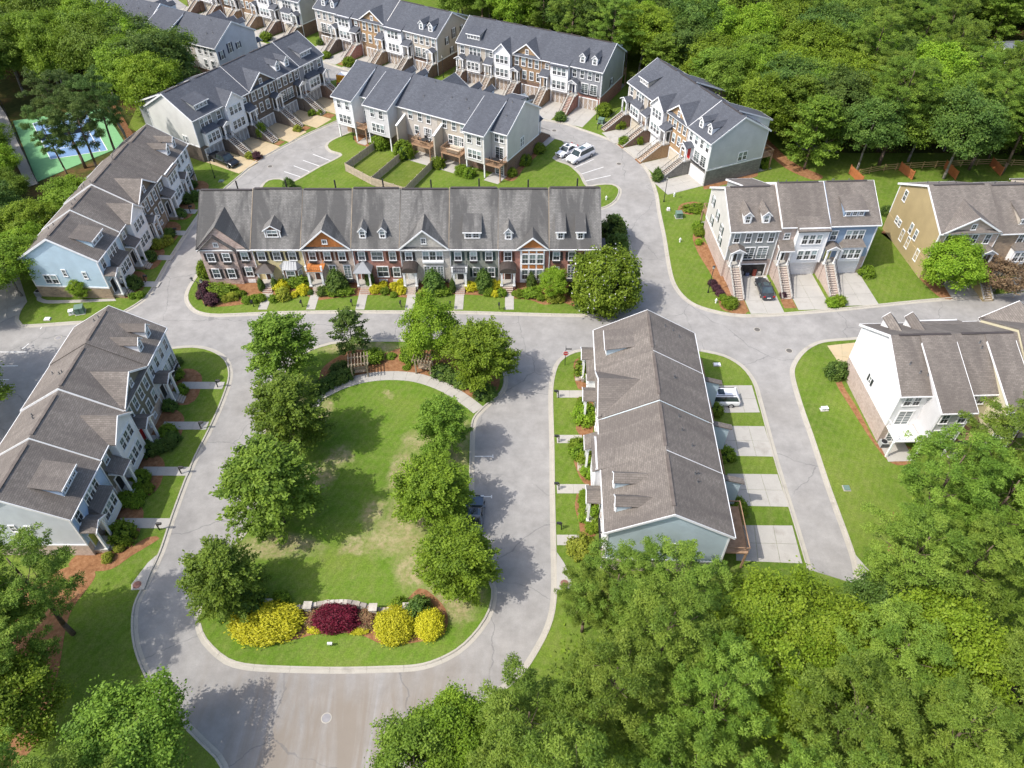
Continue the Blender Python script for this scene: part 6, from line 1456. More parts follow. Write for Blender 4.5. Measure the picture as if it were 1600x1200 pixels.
for k, px, py, r, g_, l in [('green', 263, 677, 0.95, 'D', 'green shrub by the walk of the red door house'), ('dark', 270, 687, 0.85, 'D', 'dark purple green shrub right of the red door'), ('dark', 264, 696, 0.85, 'D', 'dark shrub below the red door porch'), ('dark', 252, 700, 0.9, 'D', 'dark shrub at the middle of the red door bed'), ('dark', 233, 705, 1.05, 'D', 'largest dark shrub below the red door porch'),
    ('green', 222, 750, 0.95, 'D', 'shrub beside the third walk from the top'), ('green', 231, 765, 0.65, 'D', 'small shrub outermost below the third walk'), ('green', 219, 774, 0.65, 'D', 'small shrub in the middle of the bed below the third walk'), ('green', 214, 788, 0.65, 'D', 'small shrub lowest in the bed below the third walk'), ('green', 198, 783, 0.95, 'D', 'shrub against the white bay of the pale blue house'), ('green', 215, 763, 0.6, 'D', 'small shrub close to the third walk'),
    ('green', 193, 838, 1.3, 'D', 'large round shrub beside the porch of the pale blue end house'), ('ygreen', 186, 856, 0.5, 'D', 'tiny yellow green plant below the large round shrub'), ('ygreen', 168, 872, 0.55, 'D', 'yellow green plant on the pine straw by the pale blue corner'),
    ('green', 284, 611, 0.75, 'D', 'round shrub at the top walk'), ('green', 277, 588, 0.85, 'D', 'shrub in the shade of the top end house'), ('dark', 266, 636, 0.85, 'D', 'shaded shrub between the top two walks'), ('dark', 276, 566, 0.7, 'D', 'shaded shrub at the corner of the top end house'),
    ('dark', 290, 314, 1.1, 'A', 'dark shrub below the white end porch'), ('dark', 307, 309, 1.0, 'A', 'dark shrub at the corner of the lawn by the pickup driveway'), ('dark', 283, 336, 0.9, 'A', 'shrub by the walk below the white end house'), ('dark', 265, 367, 0.9, 'A', 'shrub beside the brown gabled house walk'), ('ygreen', 242, 384, 0.95, 'A', 'yellow green shrub left of three below the brown gabled house'), ('ygreen', 252, 384, 0.85, 'A', 'yellow green shrub middle of three below the brown gabled house'), ('ygreen', 262, 378, 0.85, 'A', 'yellow green shrub right of three below the brown gabled house'),
    ('dark', 211, 446, 1.15, 'A', 'big dark shrub beside the light blue house porch'), ('green', 207, 463, 0.5, 'A', 'small shrub by the lamp near the light blue house'), ('green', 219, 462, 0.6, 'A', 'small shrub at the corner kerb by the light blue house'), ('dark', 235, 404, 0.95, 'A', 'dark shrub beside the second porch from the light blue end'), ('dark', 301, 290, 0.8, 'A', 'shaded shrub at the far end of the row')]:
    shrub(k, px, py, r, l, 'shrubs before the west rows')
for k, px, py, r, l in [('green', 919, 583, 1.6, 'tall loose bush at the top of the west front of the aqua row'), ('green', 908.5, 627, 0.5, 'small ball nearest the first walk'), ('green', 907, 635, 0.55, 'second ball below the first walk'), ('green', 907.5, 642, 0.65, 'third ball below the first walk'), ('lime', 915, 653, 1.35, 'wide leafy bush below the three balls'),
    ('green', 902, 699, 0.95, 'upper bush of the pair by the second walk'), ('green', 902, 708, 0.9, 'lower bush of the pair by the second walk'), ('lime', 917, 720, 0.95, 'leftmost of three leafy bushes below the second walk'), ('lime', 926, 727, 0.85, 'rightmost of three leafy bushes below the second walk'), ('lime', 920, 738, 0.85, 'lowest of three leafy bushes below the second walk'),
    ('green', 914, 774, 0.62, 'topmost ball in the bed below the third walk'), ('green', 914, 785, 0.7, 'second ball in the bed below the third walk'), ('green', 915, 797, 0.66, 'third ball in the bed below the third walk'), ('lime', 930, 803, 0.78, 'bright ball against the front wall of the twin dormer house'), ('lime', 914, 811, 0.62, 'bright ball at the bed edge of the twin dormer house'), ('lime', 932, 819, 0.64, 'bright ball lower against the front wall'), ('lime', 924, 826, 0.6, 'lowest bright ball before the fourth walk'),
    ('ygreen', 907, 858, 1.3, 'pale variegated mound below the fourth walk')]:
    shrub(k, px, py, r, l, 'shrubs before the aqua row')
for k, px, py, r, l in [('green', 1134.5, 713, 0.95, 'round shrub on the middle grass strip behind the aqua row'), ('green', 1150, 796, 1.1, 'round shrub on the lowest grass strip behind the aqua row'), ('green', 1117, 643, 0.9, 'round shrub below the white sport utility vehicle')]:
    shrub(k, px, py, r, l, 'shrubs behind the aqua row')
shrub('dark', 1306, 585, 1.35, 'dark round shrub at the corner of the white end wall', None, 1.2, 1.4)
for k, px, py, r, l in [('green', 1140, 476, 1.0, 'bright round shrub at the corner bed by the open garage house'), ('green', 1091, 356, 0.9, 'shrub behind the corner of the sage side wall'), ('green', 1093, 365, 0.85, 'shrub lower on the sage side wall'), ('lime', 1092, 379, 0.55, 'small lime shrub on the sage side wall'), ('plum', 1113, 443, 0.6, 'reddish rose bush by the lamp post'), ('plum', 1119, 451, 0.6, 'reddish rose bush below the lamp post'), ('plum', 1125, 459, 0.6, 'reddish rose bush nearest the brick stairs'), ('green', 1130, 467, 0.6, 'small shrub at the foot of the first brick stairs'),
    ('green', 1353, 428, 1.05, 'round shrub at the right corner of the steel blue house'), ('lime', 1299, 475, 0.8, 'left shrub of the pair by the third driveway'), ('lime', 1311, 472, 0.85, 'right shrub of the pair by the third driveway'), ('dark', 1385, 333, 1.0, 'shrub between the steel blue and gold houses'), ('green', 1395, 355, 1.15, 'round shrub along the gold side wall'), ('dark', 1430, 407, 0.95, 'grey green shrub at the front corner of the gold wall'),
    ('plum', 1223, 462, 0.5, 'small red shrub at the foot of the middle brick stairs')]:
    shrub(k, px, py, r, l, 'shrubs around the east road houses')
shrub('green', 1090, 326, 2.2, 'leafy ground cover mound on the lawn by the east road', None, 1.3, 0.5, 0.1, 'shrub')
for k, px, py, r, l in [('green', 975, 223, 1.0, 'shrub left of the second stairs on the north east bend'), ('green', 995, 221, 1.2, 'shrub right of the second stairs on the north east bend'), ('plum', 1047, 270, 0.9, 'reddish shrub left of the red door stairs'), ('plum', 1060, 267, 0.9, 'reddish shrub right of the red door stairs'), ('green', 1191, 259, 1.2, 'shrub behind the ledge stone wall'), ('green', 968, 198, 1.1, 'shrub at the far stairs on the north east bend'),
    ('green', 943, 177, 1.5, 'clipped shrub by the lamp post of the red brick stairs'), ('dark', 876, 186, 1.1, 'shrub bed at the end of the red brick stairs'), ('green', 510, 89, 1.0, 'shrub at the foot of the leftmost top centre stairs'), ('green', 546, 101, 1.3, 'shrub at the foot of the second top centre stairs'), ('dark', 501, 68, 0.9, 'shrub at the left corner of the top centre row'), ('green', 416, 61, 1.3, 'shrub at the foot of the tall stairs in the cut off row'),
    ('green', 487, 178, 0.7, 'shrub beside the fourth tan driveway'), ('ygreen', 465, 203, 0.75, 'yellow green shrub beside the third tan driveway'), ('lime', 499, 177, 0.6, 'lime shrub before the slate grey end house'), ('ygreen', 390, 245, 0.75, 'yellow shrub at the corner of the second tan driveway'), ('plum', 402, 245, 0.8, 'plum shrub at the corner of the second tan driveway'), ('green', 537, 160, 1.0, 'green bush at the far corner of the tan driveways')]:
    shrub(k, px, py, r, l, 'shrubs by the northern driveways')
shrub('green', 411, 214, 1.0, 'climbing plants covering the stairs of the dark brick house', 'shrubs by the northern driveways', 1.0, 2.0, name='shrub')
for px, py, r, h, l in [(595, 229, 1.5, 1.6, 'bush inside the left fenced yard'), (632, 244, 1.6, 2.0, 'tall bush inside the right fenced yard'), (684, 259, 1.15, 1.2, 'bush at the outer end of the fence'), (721, 270, 1.1, 1.1, 'left bush of the pair beside the air conditioner'), (733, 274, 1.0, 1.0, 'right bush of the pair beside the air conditioner'), (799, 272, 0.95, 0.9, 'bush at the deck corner of the sage house'), (820, 254, 1.15, 1.1, 'middle bush along the brown brick foot'), (842, 236, 1.15, 1.1, 'top bush along the brown brick foot'), (583, 225, 0.6, 0.5, 'small bush before the white winged house')]:
    shrub('green', px, py, r, l, 'bushes behind the deck side townhouses', None, h)

# ------------------------------------------------------------------ street furniture
def lamp(px, py, label, h=4.3, heads=1, rz=0.0):
    x, y = G(px, py); o = empty('street_lamp', (x, y, 0), rz)
    MB().cyl((0, 0, 0), (0, 0, 0.5), 0.13, 0.09, 10).build('lamp_base', BLACKM, o)
    MB().cyl((0, 0, 0.45), (0, 0, h), 0.06, 0.045, 8).build('pole', BLACKM, o)
    for k in range(heads):
        dx = 0.0 if heads == 1 else (-0.75 if k == 0 else 0.75)
        if heads > 1: MB().bar((0, 0, h - 0.1), (dx, 0, h + 0.02), 0.05).build('lamp_arm', BLACKM, o)
        MB().cyl((dx, 0, h), (dx, 0, h + 0.38), 0.13, 0.19, 8).cyl((dx, 0, h + 0.38), (dx, 0, h + 0.56), 0.23, 0.04, 8).build('lantern', BLACKM, o)
        MB().cyl((dx, 0, h + 0.06), (dx, 0, h + 0.34), 0.15, 0.2, 8).build('lantern_glass', m_plain('lamp_glass', (0.45, 0.45, 0.42, 1), 0.3), o)
    tag(o, label, 'street lamp', 'black street lamps')
lamp(1106, 458, 'black lamp post on the lawn beside the open garage house'); lamp(1037, 316, 'black lamp post at the red door driveway on the bend'); lamp(322, 479, 'twin headed black lamp post among the plum shrubs', 4.4, 2, -0.3)
lamp(932, 188, 'black lamp post before the red brick stairs'); lamp(553, 219, 'black lamp post on the lawn corner by the white winged house'); lamp(336, 279, 'black lamp post beside the pickup truck'); lamp(503, 30 + 26, 'black lamp post between the two top rows', 4.0); lamp(693, 122, 'black lamp post right of the tan end wall at the top'); lamp(205, 468, 'black lamp post by the light blue house porch', 3.6)
lamp(576, 143, 'black lamp post behind the painted van', 4.2)
def mailbox(px, py, label, rz=0.0):
    if 'mb' not in _cache:
        a = MB().box(-0.05, 0.05, -0.05, 0.05, 0, 1.25).bar((0, 0, 0.75), (0.4, 0, 1.1), 0.05).box(0, 0.55, -0.04, 0.04, 1.08, 1.14).mesh('post', BLACKM)
        b = MB(); prof = [(-0.12, 1.14), (0.12, 1.14), (0.12, 1.28)] + [(0.12 * math.cos(t), 1.28 + 0.1 * math.sin(t)) for t in (0.5, 1.0, 1.57, 2.1, 2.6)] + [(-0.12, 1.28)]
        b.extr([(0.05, p, q) for p, q in prof], (0.5, 0, 0)); _cache['mb'] = (a, b.mesh('box', BLACKM))
    x, y = G(px, py); o = empty('mailbox', (x, y, 0.05), rz); link('post', _cache['mb'][0], o); link('box', _cache['mb'][1], o); tag(o, label, 'mailbox', 'black kerbside mailboxes')
for px, py, l in [(341, 606, 'mailbox at the top walk of the west park road'), (315, 671, 'mailbox at the second walk of the west park road'), (284, 741, 'mailbox at the third walk of the west park road'), (250, 829, 'mailbox at the lowest walk of the west park road')]: mailbox(px, py, l)
for px, py, l in [(872, 622, 'mailbox at the first walk of the aqua row'), (873, 692, 'mailbox at the second walk of the aqua row'), (873, 766, 'mailbox at the third walk of the aqua row'), (877, 828, 'mailbox on the lawn above the fourth walk of the aqua row')]: mailbox(px, py, l, math.pi)
for px, py, l in [(397, 480, 'mailbox before the mottled brick house'), (473, 480, 'mailbox before the yellow stucco house'), (551, 479, 'mailbox before the beige brick house'), (627, 481, 'mailbox before the first red brick house'), (704, 482, 'mailbox before the pale grey brick house'), (780, 484, 'mailbox before the sage grey house')]: mailbox(px, py, l, -math.pi / 2)
for px, py, l in [(298, 333, 'mailbox at the far walk of the light blue house row'), (274, 368, 'mailbox at the middle walk of the light blue house row'), (228, 442, 'mailbox at the light blue house walk'), (1492, 458, 'mailbox beside the yellow green street tree'), (933.5, 203, 'mailbox on the lawn left of the tan stairs')]: mailbox(px, py, l)
# stop sign with street name blades
x, y = G(882.5, 571.5); o = empty('stop_sign', (x, y, 0.1)); tag(o, 'red stop sign with two street name blades at the lawn corner', 'stop sign')
MB().cyl((0, 0, 0), (0, 0, 3.1), 0.045, 0.045, 8).build('post', BLACKM, o)
REDS = m_plain('sign_red', (0.45, 0.015, 0.02, 1), 0.5)
oc = [(0.36 * math.cos(math.pi / 8 + k * math.pi / 4), 2.15 + 0.36 * math.sin(math.pi / 8 + k * math.pi / 4)) for k in range(8)]
oc2 = [(0.40 * math.cos(math.pi / 8 + k * math.pi / 4), 2.15 + 0.40 * math.sin(math.pi / 8 + k * math.pi / 4)) for k in range(8)]
MB().py(oc2, -0.07, -0.055).build('sign_border', WHITE, o); pl = MB().py(oc, -0.085, -0.07).build('sign_plate', REDS, o)
def text_mesh(txt, size, mat, name='lettering', ext=0.004):
    cu = bpy.data.curves.new(name, 'FONT'); cu.body = txt; cu.size = size; cu.extrude = ext; cu.align_x = 'CENTER'; cu.align_y = 'CENTER'
    t = bpy.data.objects.new(name, cu); COL.objects.link(t); dg = bpy.context.evaluated_depsgraph_get()
    me = bpy.data.meshes.new_from_object(t.evaluated_get(dg)); bpy.data.objects.remove(t); me.materials.clear(); me.materials.append(mat); return me
t_ = link('lettering', text_mesh('STOP', 0.27, WHITE), pl, (0, -0.092, 2.15)); t_.rotation_euler = (math.pi / 2, 0, 0)
MB().box(0.0, 0.75, -0.015, 0.015, 2.75, 2.92).build('name_blade', BLACKM, o); MB().box(-0.015, 0.015, -0.4, 0.4, 2.94, 3.1).build('name_blade', BLACKM, o)
# utility boxes, hydrants, lids
GREENB = m_plain('transformer_green', (0.13, 0.20, 0.16, 1), 0.6)
def ubox(name, px, py, w, d_, h, mat, label, rz=0.0):
    x, y = G(px, py); o = empty(name, (x, y, 0.1), rz)
    MB().box(-w/2 - 0.1, w/2 + 0.1, -d_/2 - 0.1, d_/2 + 0.1, 0, 0.06).build('pad', CONC, o)
    MB().taper(-w/2, w/2, -d_/2, d_/2, 0.06, h, 0.95).build('housing', mat, o); MB().box(-w/2 - 0.02, w/2 + 0.02, -d_/2 - 0.04, d_/2 + 0.02, h, h + 0.06).build('lid', mat, o)
    MB().box(-0.015, 0.015, -d_/2 - 0.03, -d_/2 + 0.02, 0.12, h - 0.06).build('door_seam', BLACKM, o)
    tag(o, label, 'utility box', 'utility boxes on the lawns')
ubox('transformer_box', 127, 489, 1.1, 1.1, 1.0, GREENB, 'green transformer box on the lawn below the light blue house', 0.3); ubox('cable_box', 113, 491, 0.6, 0.6, 0.55, WHITE, 'white cable box beside the green transformer', 0.4)
ubox('transformer_box', 1060, 340, 1.0, 1.0, 0.9, GREENB, 'green transformer box on the lawn of the east road', 0.1); ubox('cable_box', 1044, 329, 0.4, 0.5, 0.3, WHITE, 'small white box near the lamp on the east lawn')
ubox('transformer_box', 939, 193, 1.1, 1.1, 0.9, GREENB, 'green transformer box before the red brick foot of the north row', -0.4); ubox('cable_box', 1287, 641, 0.8, 0.4, 0.35, WHITE, 'white box on the verge by the white end wall', 0.1)
ubox('cable_box', 75, 500, 0.7, 0.5, 0.15, WHITE, 'flat pale lid box at the left end of the transformer lawn'); ubox('cable_box', 1322, 764, 0.6, 0.6, 0.12, GREENB, 'flat green lid on the verge beside the lane')
ubox('cable_box', 346, 284, 0.7, 0.5, 0.12, GREENB, 'flat lid on the lawn below the pickup driveway'); ubox('cable_box', 1120, 571, 0.8, 0.45, 0.12, WHITE, 'flat pale lid on the lawn behind the aqua row')
def hydrant(px, py, label):
    x, y = G(px, py); o = empty('fire_hydrant', (x, y, 0.1)); MB().cyl((0, 0, 0), (0, 0, 0.62), 0.11, 0.1, 10).build('barrel', WHITE, o)
    MB().cyl((0, 0, 0.62), (0, 0, 0.78), 0.14, 0.04, 10).build('bonnet', WHITE, o); MB().bar((-0.2, 0, 0.45), (0.2, 0, 0.45), 0.1).build('nozzle', WHITE, o); tag(o, label, 'fire hydrant')
hydrant(1062, 379, 'white hydrant on the lawn of the east road'); hydrant(947, 313, 'white hydrant on the small grass tip behind the brick row'); hydrant(1118, 474, 'pale hydrant at the corner lawn by the open garage house'); hydrant(1053, 308, 'white marker hydrant right of the lamp post on the bend')
def lid(px, py, r, mat, label, z=0.004):
    x, y = G(px, py); o = empty('manhole', (x, y, z)); MB().cyl((0, 0, 0), (0, 0, 0.012), r, r, 20).build('cover', mat, o); 
    n = 20; v = []; f = []
    for i in range(n): a = 2 * math.pi * i / n; v += [(r * 1.02 * math.cos(a), r * 1.02 * math.sin(a), 0.014), (r * 1.25 * math.cos(a), r * 1.25 * math.sin(a), 0.01)]
    for i in range(n): j = (i + 1) % n; f.append((2*i, 2*i+1, 2*j+1, 2*j))
    MB().add(v, f).build('ring', KERBM, o)
    tag(o, label, 'manhole', 'manhole covers')
IRON = m_plain('cast_iron', (0.12, 0.11, 0.10, 1), 0.8); RUST = m_plain('rusty_iron', (0.20, 0.10, 0.08, 1), 0.85); ROADLID = m_plain('grey_lid', (0.26, 0.25, 0.25, 1), 0.85)
for px, py, m_, l in [(510, 1122, ROADLID, 'manhole in the bottom junction'), (1183, 515, IRON, 'manhole in the east road below the open garage house'), (1233, 548, IRON, 'manhole at the mouth of the lane'), (967, 256, IRON, 'manhole on the north east bend'), (866, 204, IRON, 'manhole between the middle north row and the deck side houses'), (422, 260, IRON, 'manhole by the tan driveways'), (91, 528, ROADLID, 'manhole in the left parking lot')]: lid(px, py, 0.38, m_, l)
for pts, cx, cy, l in [([(246, 868), (232, 880), (206, 914), (206, 923), (226, 922)], 215, 915, 'storm drain cover at the west kerb'), ([(870, 864), (881, 880), (894, 905), (891, 922), (870, 922)], 882, 913, 'storm drain cover at the lower end of the aqua row kerb'), ([(1336, 868), (1357, 892), (1372, 905), (1374, 917), (1346, 917)], 1363, 910, 'storm drain cover at the end of the lane')]:
    sheet('inlet_slab', [W(p) for p in pts], 0.02, 0.15, CONC); lid(cx, cy, 0.42, RUST, l, 0.152)
# painted markings
PAINT = m_plain('road_paint', (0.72, 0.72, 0.70, 1), 0.8, 0.2, 0.1)
def stripe(a, b, w=0.11):
    a = Vector(W(a)); b = Vector(W(b)); t = (b - a).normalized(); n = Vector((-t.y, t.x)) * w / 2
    o = MB().pz([tuple(a - n), tuple(b - n), tuple(b + n), tuple(a + n)], -0.01, 0.006).build('parking_line', PAINT); o['kind'] = 'structure'
for a, b in [((-10, 550), (42, 550)), ((-10, 572), (28, 571.5)), ((-10, 593.5), (14, 593)), ((444, 268), (476, 278.5)), ((459, 259), (491, 271)), ((473.5, 250.5), (508, 262.5)), ((489, 241), (520, 252.5)),
             ((897.5, 262), (927.5, 249)), ((908, 272), (943, 261)), ((914.5, 283), (954, 274)), ((878, 250), (908, 236)), ((738, 713), (770, 713)), ((738, 776), (768, 776)), ((63, 514), (69, 505)), ((35, 545), (45, 537))]: stripe(a, b)
for px in ((770, 710.5, 715.5), (768, 773.5, 778.5)): stripe((px[0], px[1]), (px[0], px[2]), 0.12)
# utility cabinets and air conditioners
def ac(x, y, label, rz=0.0):
    o = empty('air_conditioner', (x, y, 0.1), rz); MB().box(-0.4, 0.4, -0.4, 0.4, 0.0, 0.75).build('casing', m_plain('ac_grey', (0.38, 0.39, 0.38, 1), 0.6), o)
    s = MB().cyl((0, 0, 0.75), (0, 0, 0.79), 0.33, 0.33, 14); s.build('fan_grille', BLACKM, o)
    s = MB()
    for k in range(7): s.box(-0.41, 0.41, -0.415, -0.4, 0.08 + 0.09 * k, 0.12 + 0.09 * k)
    s['x'] if False else s.build('louvre', BLACKM, o); tag(o, label, 'air conditioner', 'air conditioners')
for x, y, l in [(6.2, 13.6, 'air conditioner left of the sage house patio'), (20.6, 13.0, 'air conditioner on the middle patio'), (13.0, 13.4, 'air conditioner under the wall between the decks')]:
    gx, gy = on_row(rE, x, y); ac(gx, gy, l)
for px, py, l in [(63, 462, 'air conditioner under the small deck of the light blue house'), (1391, 345, 'air conditioner between the blue and gold houses'), (1378, 697, 'air conditioner at the corner of the white end house')]: gx, gy = G(px, py); ac(gx, gy, l)

# pergolas with hanging swings
def pergola(px, py, rz, label):
    x, y = G(px, py); o = empty('pergola', (x, y, 0.12), rz)
    for sx in (-0.95, 0.95):
        for sy in (0, 1.3): MB().box(sx - 0.09, sx + 0.09, sy - 0.09, sy + 0.09, 0, 2.25).build('post', TIMBER, o)
    for sy in (-0.02, 1.32): MB().box(-1.35, 1.35, sy - 0.05, sy + 0.05, 2.25, 2.45).build('beam', TIMBER, o)
    for k in range(7): MB().box(-1.2 + 0.4 * k - 0.04, -1.2 + 0.4 * k + 0.04, -0.55, 1.9, 2.45, 2.6).build('rafter', TIMBER, o)
    MB().box(-0.75, 0.75, 0.45, 0.9, 0.5, 0.56).box(-0.75, 0.75, 0.9, 0.95, 0.56, 1.05).build('swing_seat', TIMBER, o)
    MB().bar((-0.75, 0.7, 0.5), (-0.75, 0.66, 2.3), 0.03).bar((0.75, 0.7, 0.5), (0.75, 0.66, 2.3), 0.03).build('swing_chain', BLACKM, o)
    tag(o, label, 'pergola', 'pergolas along the curved park path')
pergola(564, 591, 0.18, 'left timber pergola with a swing between hedge and bright bush'); pergola(662, 586, -0.15, 'right timber pergola with a swing under the yellow green tree')
# stone wall in the park bed
STONES = [m_plain('wall_stone_%d' % i, c, 0.9, 0.2, 0.25) for i, c in enumerate([(0.42, 0.38, 0.32, 1), (0.33, 0.29, 0.24, 1), (0.48, 0.45, 0.39, 1), (0.27, 0.24, 0.21, 1)])]
o = empty('stone_wall', (0, 0, 0)); tag(o, 'low curved fieldstone wall with four square piers behind the burgundy mound', 'stone wall')
wrg = random.Random(3); _st_m = []
for m_ in STONES:
    for v in range(2):
        b = MB(); q = [(sx * (0.5 + wrg.uniform(-0.05, 0.05)), sy * (0.5 + wrg.uniform(-0.08, 0.08)), sz * 0.5 + wrg.uniform(-0.07, 0.07)) for sz in (-1, 1) for sy in (-1, 1) for sx in (-1, 1)]
        b.add(q, [(0, 2, 3, 1), (4, 5, 7, 6), (0, 1, 5, 4), (2, 6, 7, 3), (0, 4, 6, 2), (1, 3, 7, 5)]); _st_m.append(b.mesh('stone', m_))
def lay(pts, hh):
    P = smooth([W(p) for p in pts], 0.42)
    MB_core = MB()
    for i in range(len(P) - 1):
        a, b = Vector(P[i]), Vector(P[i + 1]); t = b - a; az = math.atan2(t.y, t.x); z = 0.1; c = 0
        while z < hh:
            sh = 0.2 if c % 2 else 0.0; h_ = wrg.uniform(0.18, 0.26); mid = a + t * (0.5 + sh)
            so = link('stone', wrg.choice(_st_m), o, (mid.x, mid.y, z + h_ / 2), az); so.scale = (t.length * 0.96, 0.42 + wrg.uniform(-0.04, 0.06), h_ * 0.97); z += h_; c += 1
lay([(459, 953), (479, 952)], 0.5); lay([(489, 953), (516, 948), (537, 947), (563, 951), (580, 956)], 0.85); lay([(590, 957), (631, 956)], 0.5); lay([(425, 951), (436, 951)], 0.45)
for px, py in ((423, 951), (484, 955), (585, 958), (637, 957)):
    x, y = G(px, py)
    for k in range(4):
        for dx in (-0.17, 0.17):
            so = link('stone', wrg.choice(_st_m), o, (x + dx, y, 0.1 + 0.26 * k + 0.13), (k % 2) * math.pi / 2 * 0); so.scale = (0.34, 0.66, 0.25)
    MB().box(x - 0.4, x + 0.4, y - 0.4, y + 0.4, 1.14, 1.22).build('cap_stone', STONES[0], o)
x, y = G(517, 1010); so = empty('garden_sign', (x, y, 0.1)); MB().box(-0.03, 0.03, -0.03, 0.03, 0, 0.4).build('stake', BLACKM, so); MB().box(-0.22, 0.22, -0.1, 0.08, 0.4, 0.62).build('plate', WHITE, so); tag(so, 'small white topped ground light on the lawn before the burgundy mound', 'garden light')

# fenced yards behind the deck side houses
FENCEM = m_plain('grey_fence_boards', (0.43, 0.36, 0.28, 1), 0.95, 0.1, 0.2)
def fence(pts, label, h=1.65, panel=2.3, mat=None, group='board fences'):
    mat = mat or FENCEM; o = empty('board_fence', (0, 0, 0)); tag(o, label, 'fence', group)
    for i in range(len(pts) - 1):
        a, b = Vector(pts[i]), Vector(pts[i + 1]); L = (b - a).length; n = max(1, round(L / panel)); az = math.atan2((b - a).y, (b - a).x)
        for k in range(n):
            p = a + (b - a) * k / n; w = L / n
            pn = MB().box(0.08, w - 0.08, -0.015, 0.015, 0.15, h)
            nb = int(w / 0.15)
            for j in range(nb): pn.box(0.08 + (w - 0.16) * j / nb, 0.08 + (w - 0.16) * (j + 0.88) / nb, -0.03, -0.016, 0.15, h + 0.02)
            pn.box(0.08, w - 0.08, 0.016, 0.05, 0.4, 0.5).box(0.08, w - 0.08, 0.016, 0.05, h - 0.3, h - 0.2)
            pn.build('fence_panel', mat, o, (p.x, p.y, 0), az)
            MB().box(-0.06, 0.06, -0.06, 0.06, 0, h + 0.12).build('post', mat, o, (p.x, p.y, 0), az)
    p = pts[-1]; MB().box(-0.06, 0.06, -0.06, 0.06, 0, h + 0.12).build('post', mat, o, (p[0], p[1], 0))
E_ = lambda x, y: on_row(rE, x, y)
fence([E_(26.2, 15.2), E_(25.9, 24.0), E_(18.9, 25.6), E_(11.9, 25.6), E_(13.2, 14.6)], 'weathered board fence around the two yards behind the deck side houses')
fence([E_(19.7, 15.2), E_(18.95, 25.5)], 'weathered board fence dividing the two yards')
WORN = m_lawn('yard_grass', lush=0.85)
sheet('yard_lawn', [E_(25.7, 15.5), E_(25.4, 23.8), E_(19.1, 25.3), E_(19.7, 15.5)], 0.02, 0.125, WORN); sheet('yard_lawn', [E_(19.5, 15.5), E_(18.8, 25.3), E_(12.2, 25.3), E_(13.4, 15.5)], 0.02, 0.125, WORN)
# decks and party walls of the two flat backed units (parts of those houses)
def find_house(txt): return next(q for q in bpy.data.objects if q.get('label', '').startswith(txt))
for lab_, x0, x1, wallx, cov in (('tan townhouse second from the sage', 0.9, 4.9, 6.05, True), ('beige townhouse with a rear deck', 0.2, 4.2, 7.0, False)):
    h_ = find_house(lab_); dep = 11.5
    MB().box(x0, x1, dep, 14.1, 2.7, 2.88).build('deck', DECKW, h_)
    r = MB().box(x0, x1, 14.0, 14.08, 3.75, 3.85).box(x0, x0 + 0.08, dep, 14.08, 3.75, 3.85).box(x1 - 0.08, x1, dep, 14.08, 3.75, 3.85)
    for k in range(22): xk = x0 + (x1 - x0) * k / 21; r.box(xk - 0.02, xk + 0.02, 14.02, 14.06, 2.88, 3.75)
    for xe in (x0 + 0.04, x1 - 0.04):
        for k in range(12): yk = dep + 2.5 * k / 12; r.box(xe - 0.02, xe + 0.02, yk, yk + 0.04, 2.88, 3.75)
    r.build('deck_railing', DECKW, h_)
    for xe in (x0 + 0.15, x1 - 0.15): MB().box(xe - 0.09, xe + 0.09, 13.85, 14.03, 0, 2.7).build('post', DECKW, h_)
    MB().px([(dep, -0.1), (dep, 6.6), (14.3, 5.6), (14.3, -0.1)], wallx - 0.14, wallx + 0.14).build('party_wall', SID['tan'], h_)
    MB().px([(dep, 6.75), (14.4, 5.75), (14.4, 5.62), (dep, 6.62)], wallx - 0.2, wallx + 0.2).build('wall_cap', TRIM, h_)
    MB().box(x0 - 0.5, x1 + 0.3, dep, 15.2, 0.02, 0.15).build('patio_slab', CONC, h_)
    window(h_, (x0 + x1) / 2, dep, 2.95, 1.5, 2.1, 'door', rz=math.pi)
for i, h_ in enumerate([q for q in bpy.data.objects if q.get('group') == 'townhouses between the park road and the driveway lane']):
    a, b = 1.0, 5.4
    if i == 3: b = 6.6
    yd = 13.2 if i < 3 else 14.2
    MB().box(a, b, 11.5, yd, 2.7, 2.88).build('deck', DECKW, h_)
    r = MB().box(a, b, yd - 0.1, yd - 0.02, 3.75, 3.85)
    for k in range(24): xk = a + (b - a) * k / 23; r.box(xk - 0.02, xk + 0.02, yd - 0.08, yd - 0.04, 2.88, 3.75)
    for xe in (a, b): r.box(xe - 0.04, xe + 0.04, 11.5, yd - 0.02, 3.75, 3.85)
    r.build('deck_railing', DECKW, h_)
    for xe in (a + 0.1, b - 0.1): MB().box(xe - 0.09, xe + 0.09, yd - 0.25, yd - 0.07, 0, 2.7).build('post', DECKW, h_)
    if i in (0, 1, 2):
        MB().px([(11.5, -0.1), (11.5, 5.6), (14.3, 4.9), (14.3, -0.1)], 6.1, 6.4).build('party_wall', SID['aqua'], h_)
        MB().px([(11.5, 5.85), (14.6, 5.05), (14.6, 4.9), (11.5, 5.7)], 5.9, 6.6).build('wall_cap', TAUPE, h_)
    for xx in (1.2, 3.6): window(h_, xx + 0.6, 11.5, 2.95, 1.0, 2.1, 'door', rz=math.pi)
    garage_door(h_, 3.6, 11.4, 3.9, GD_WHITE) if False else None
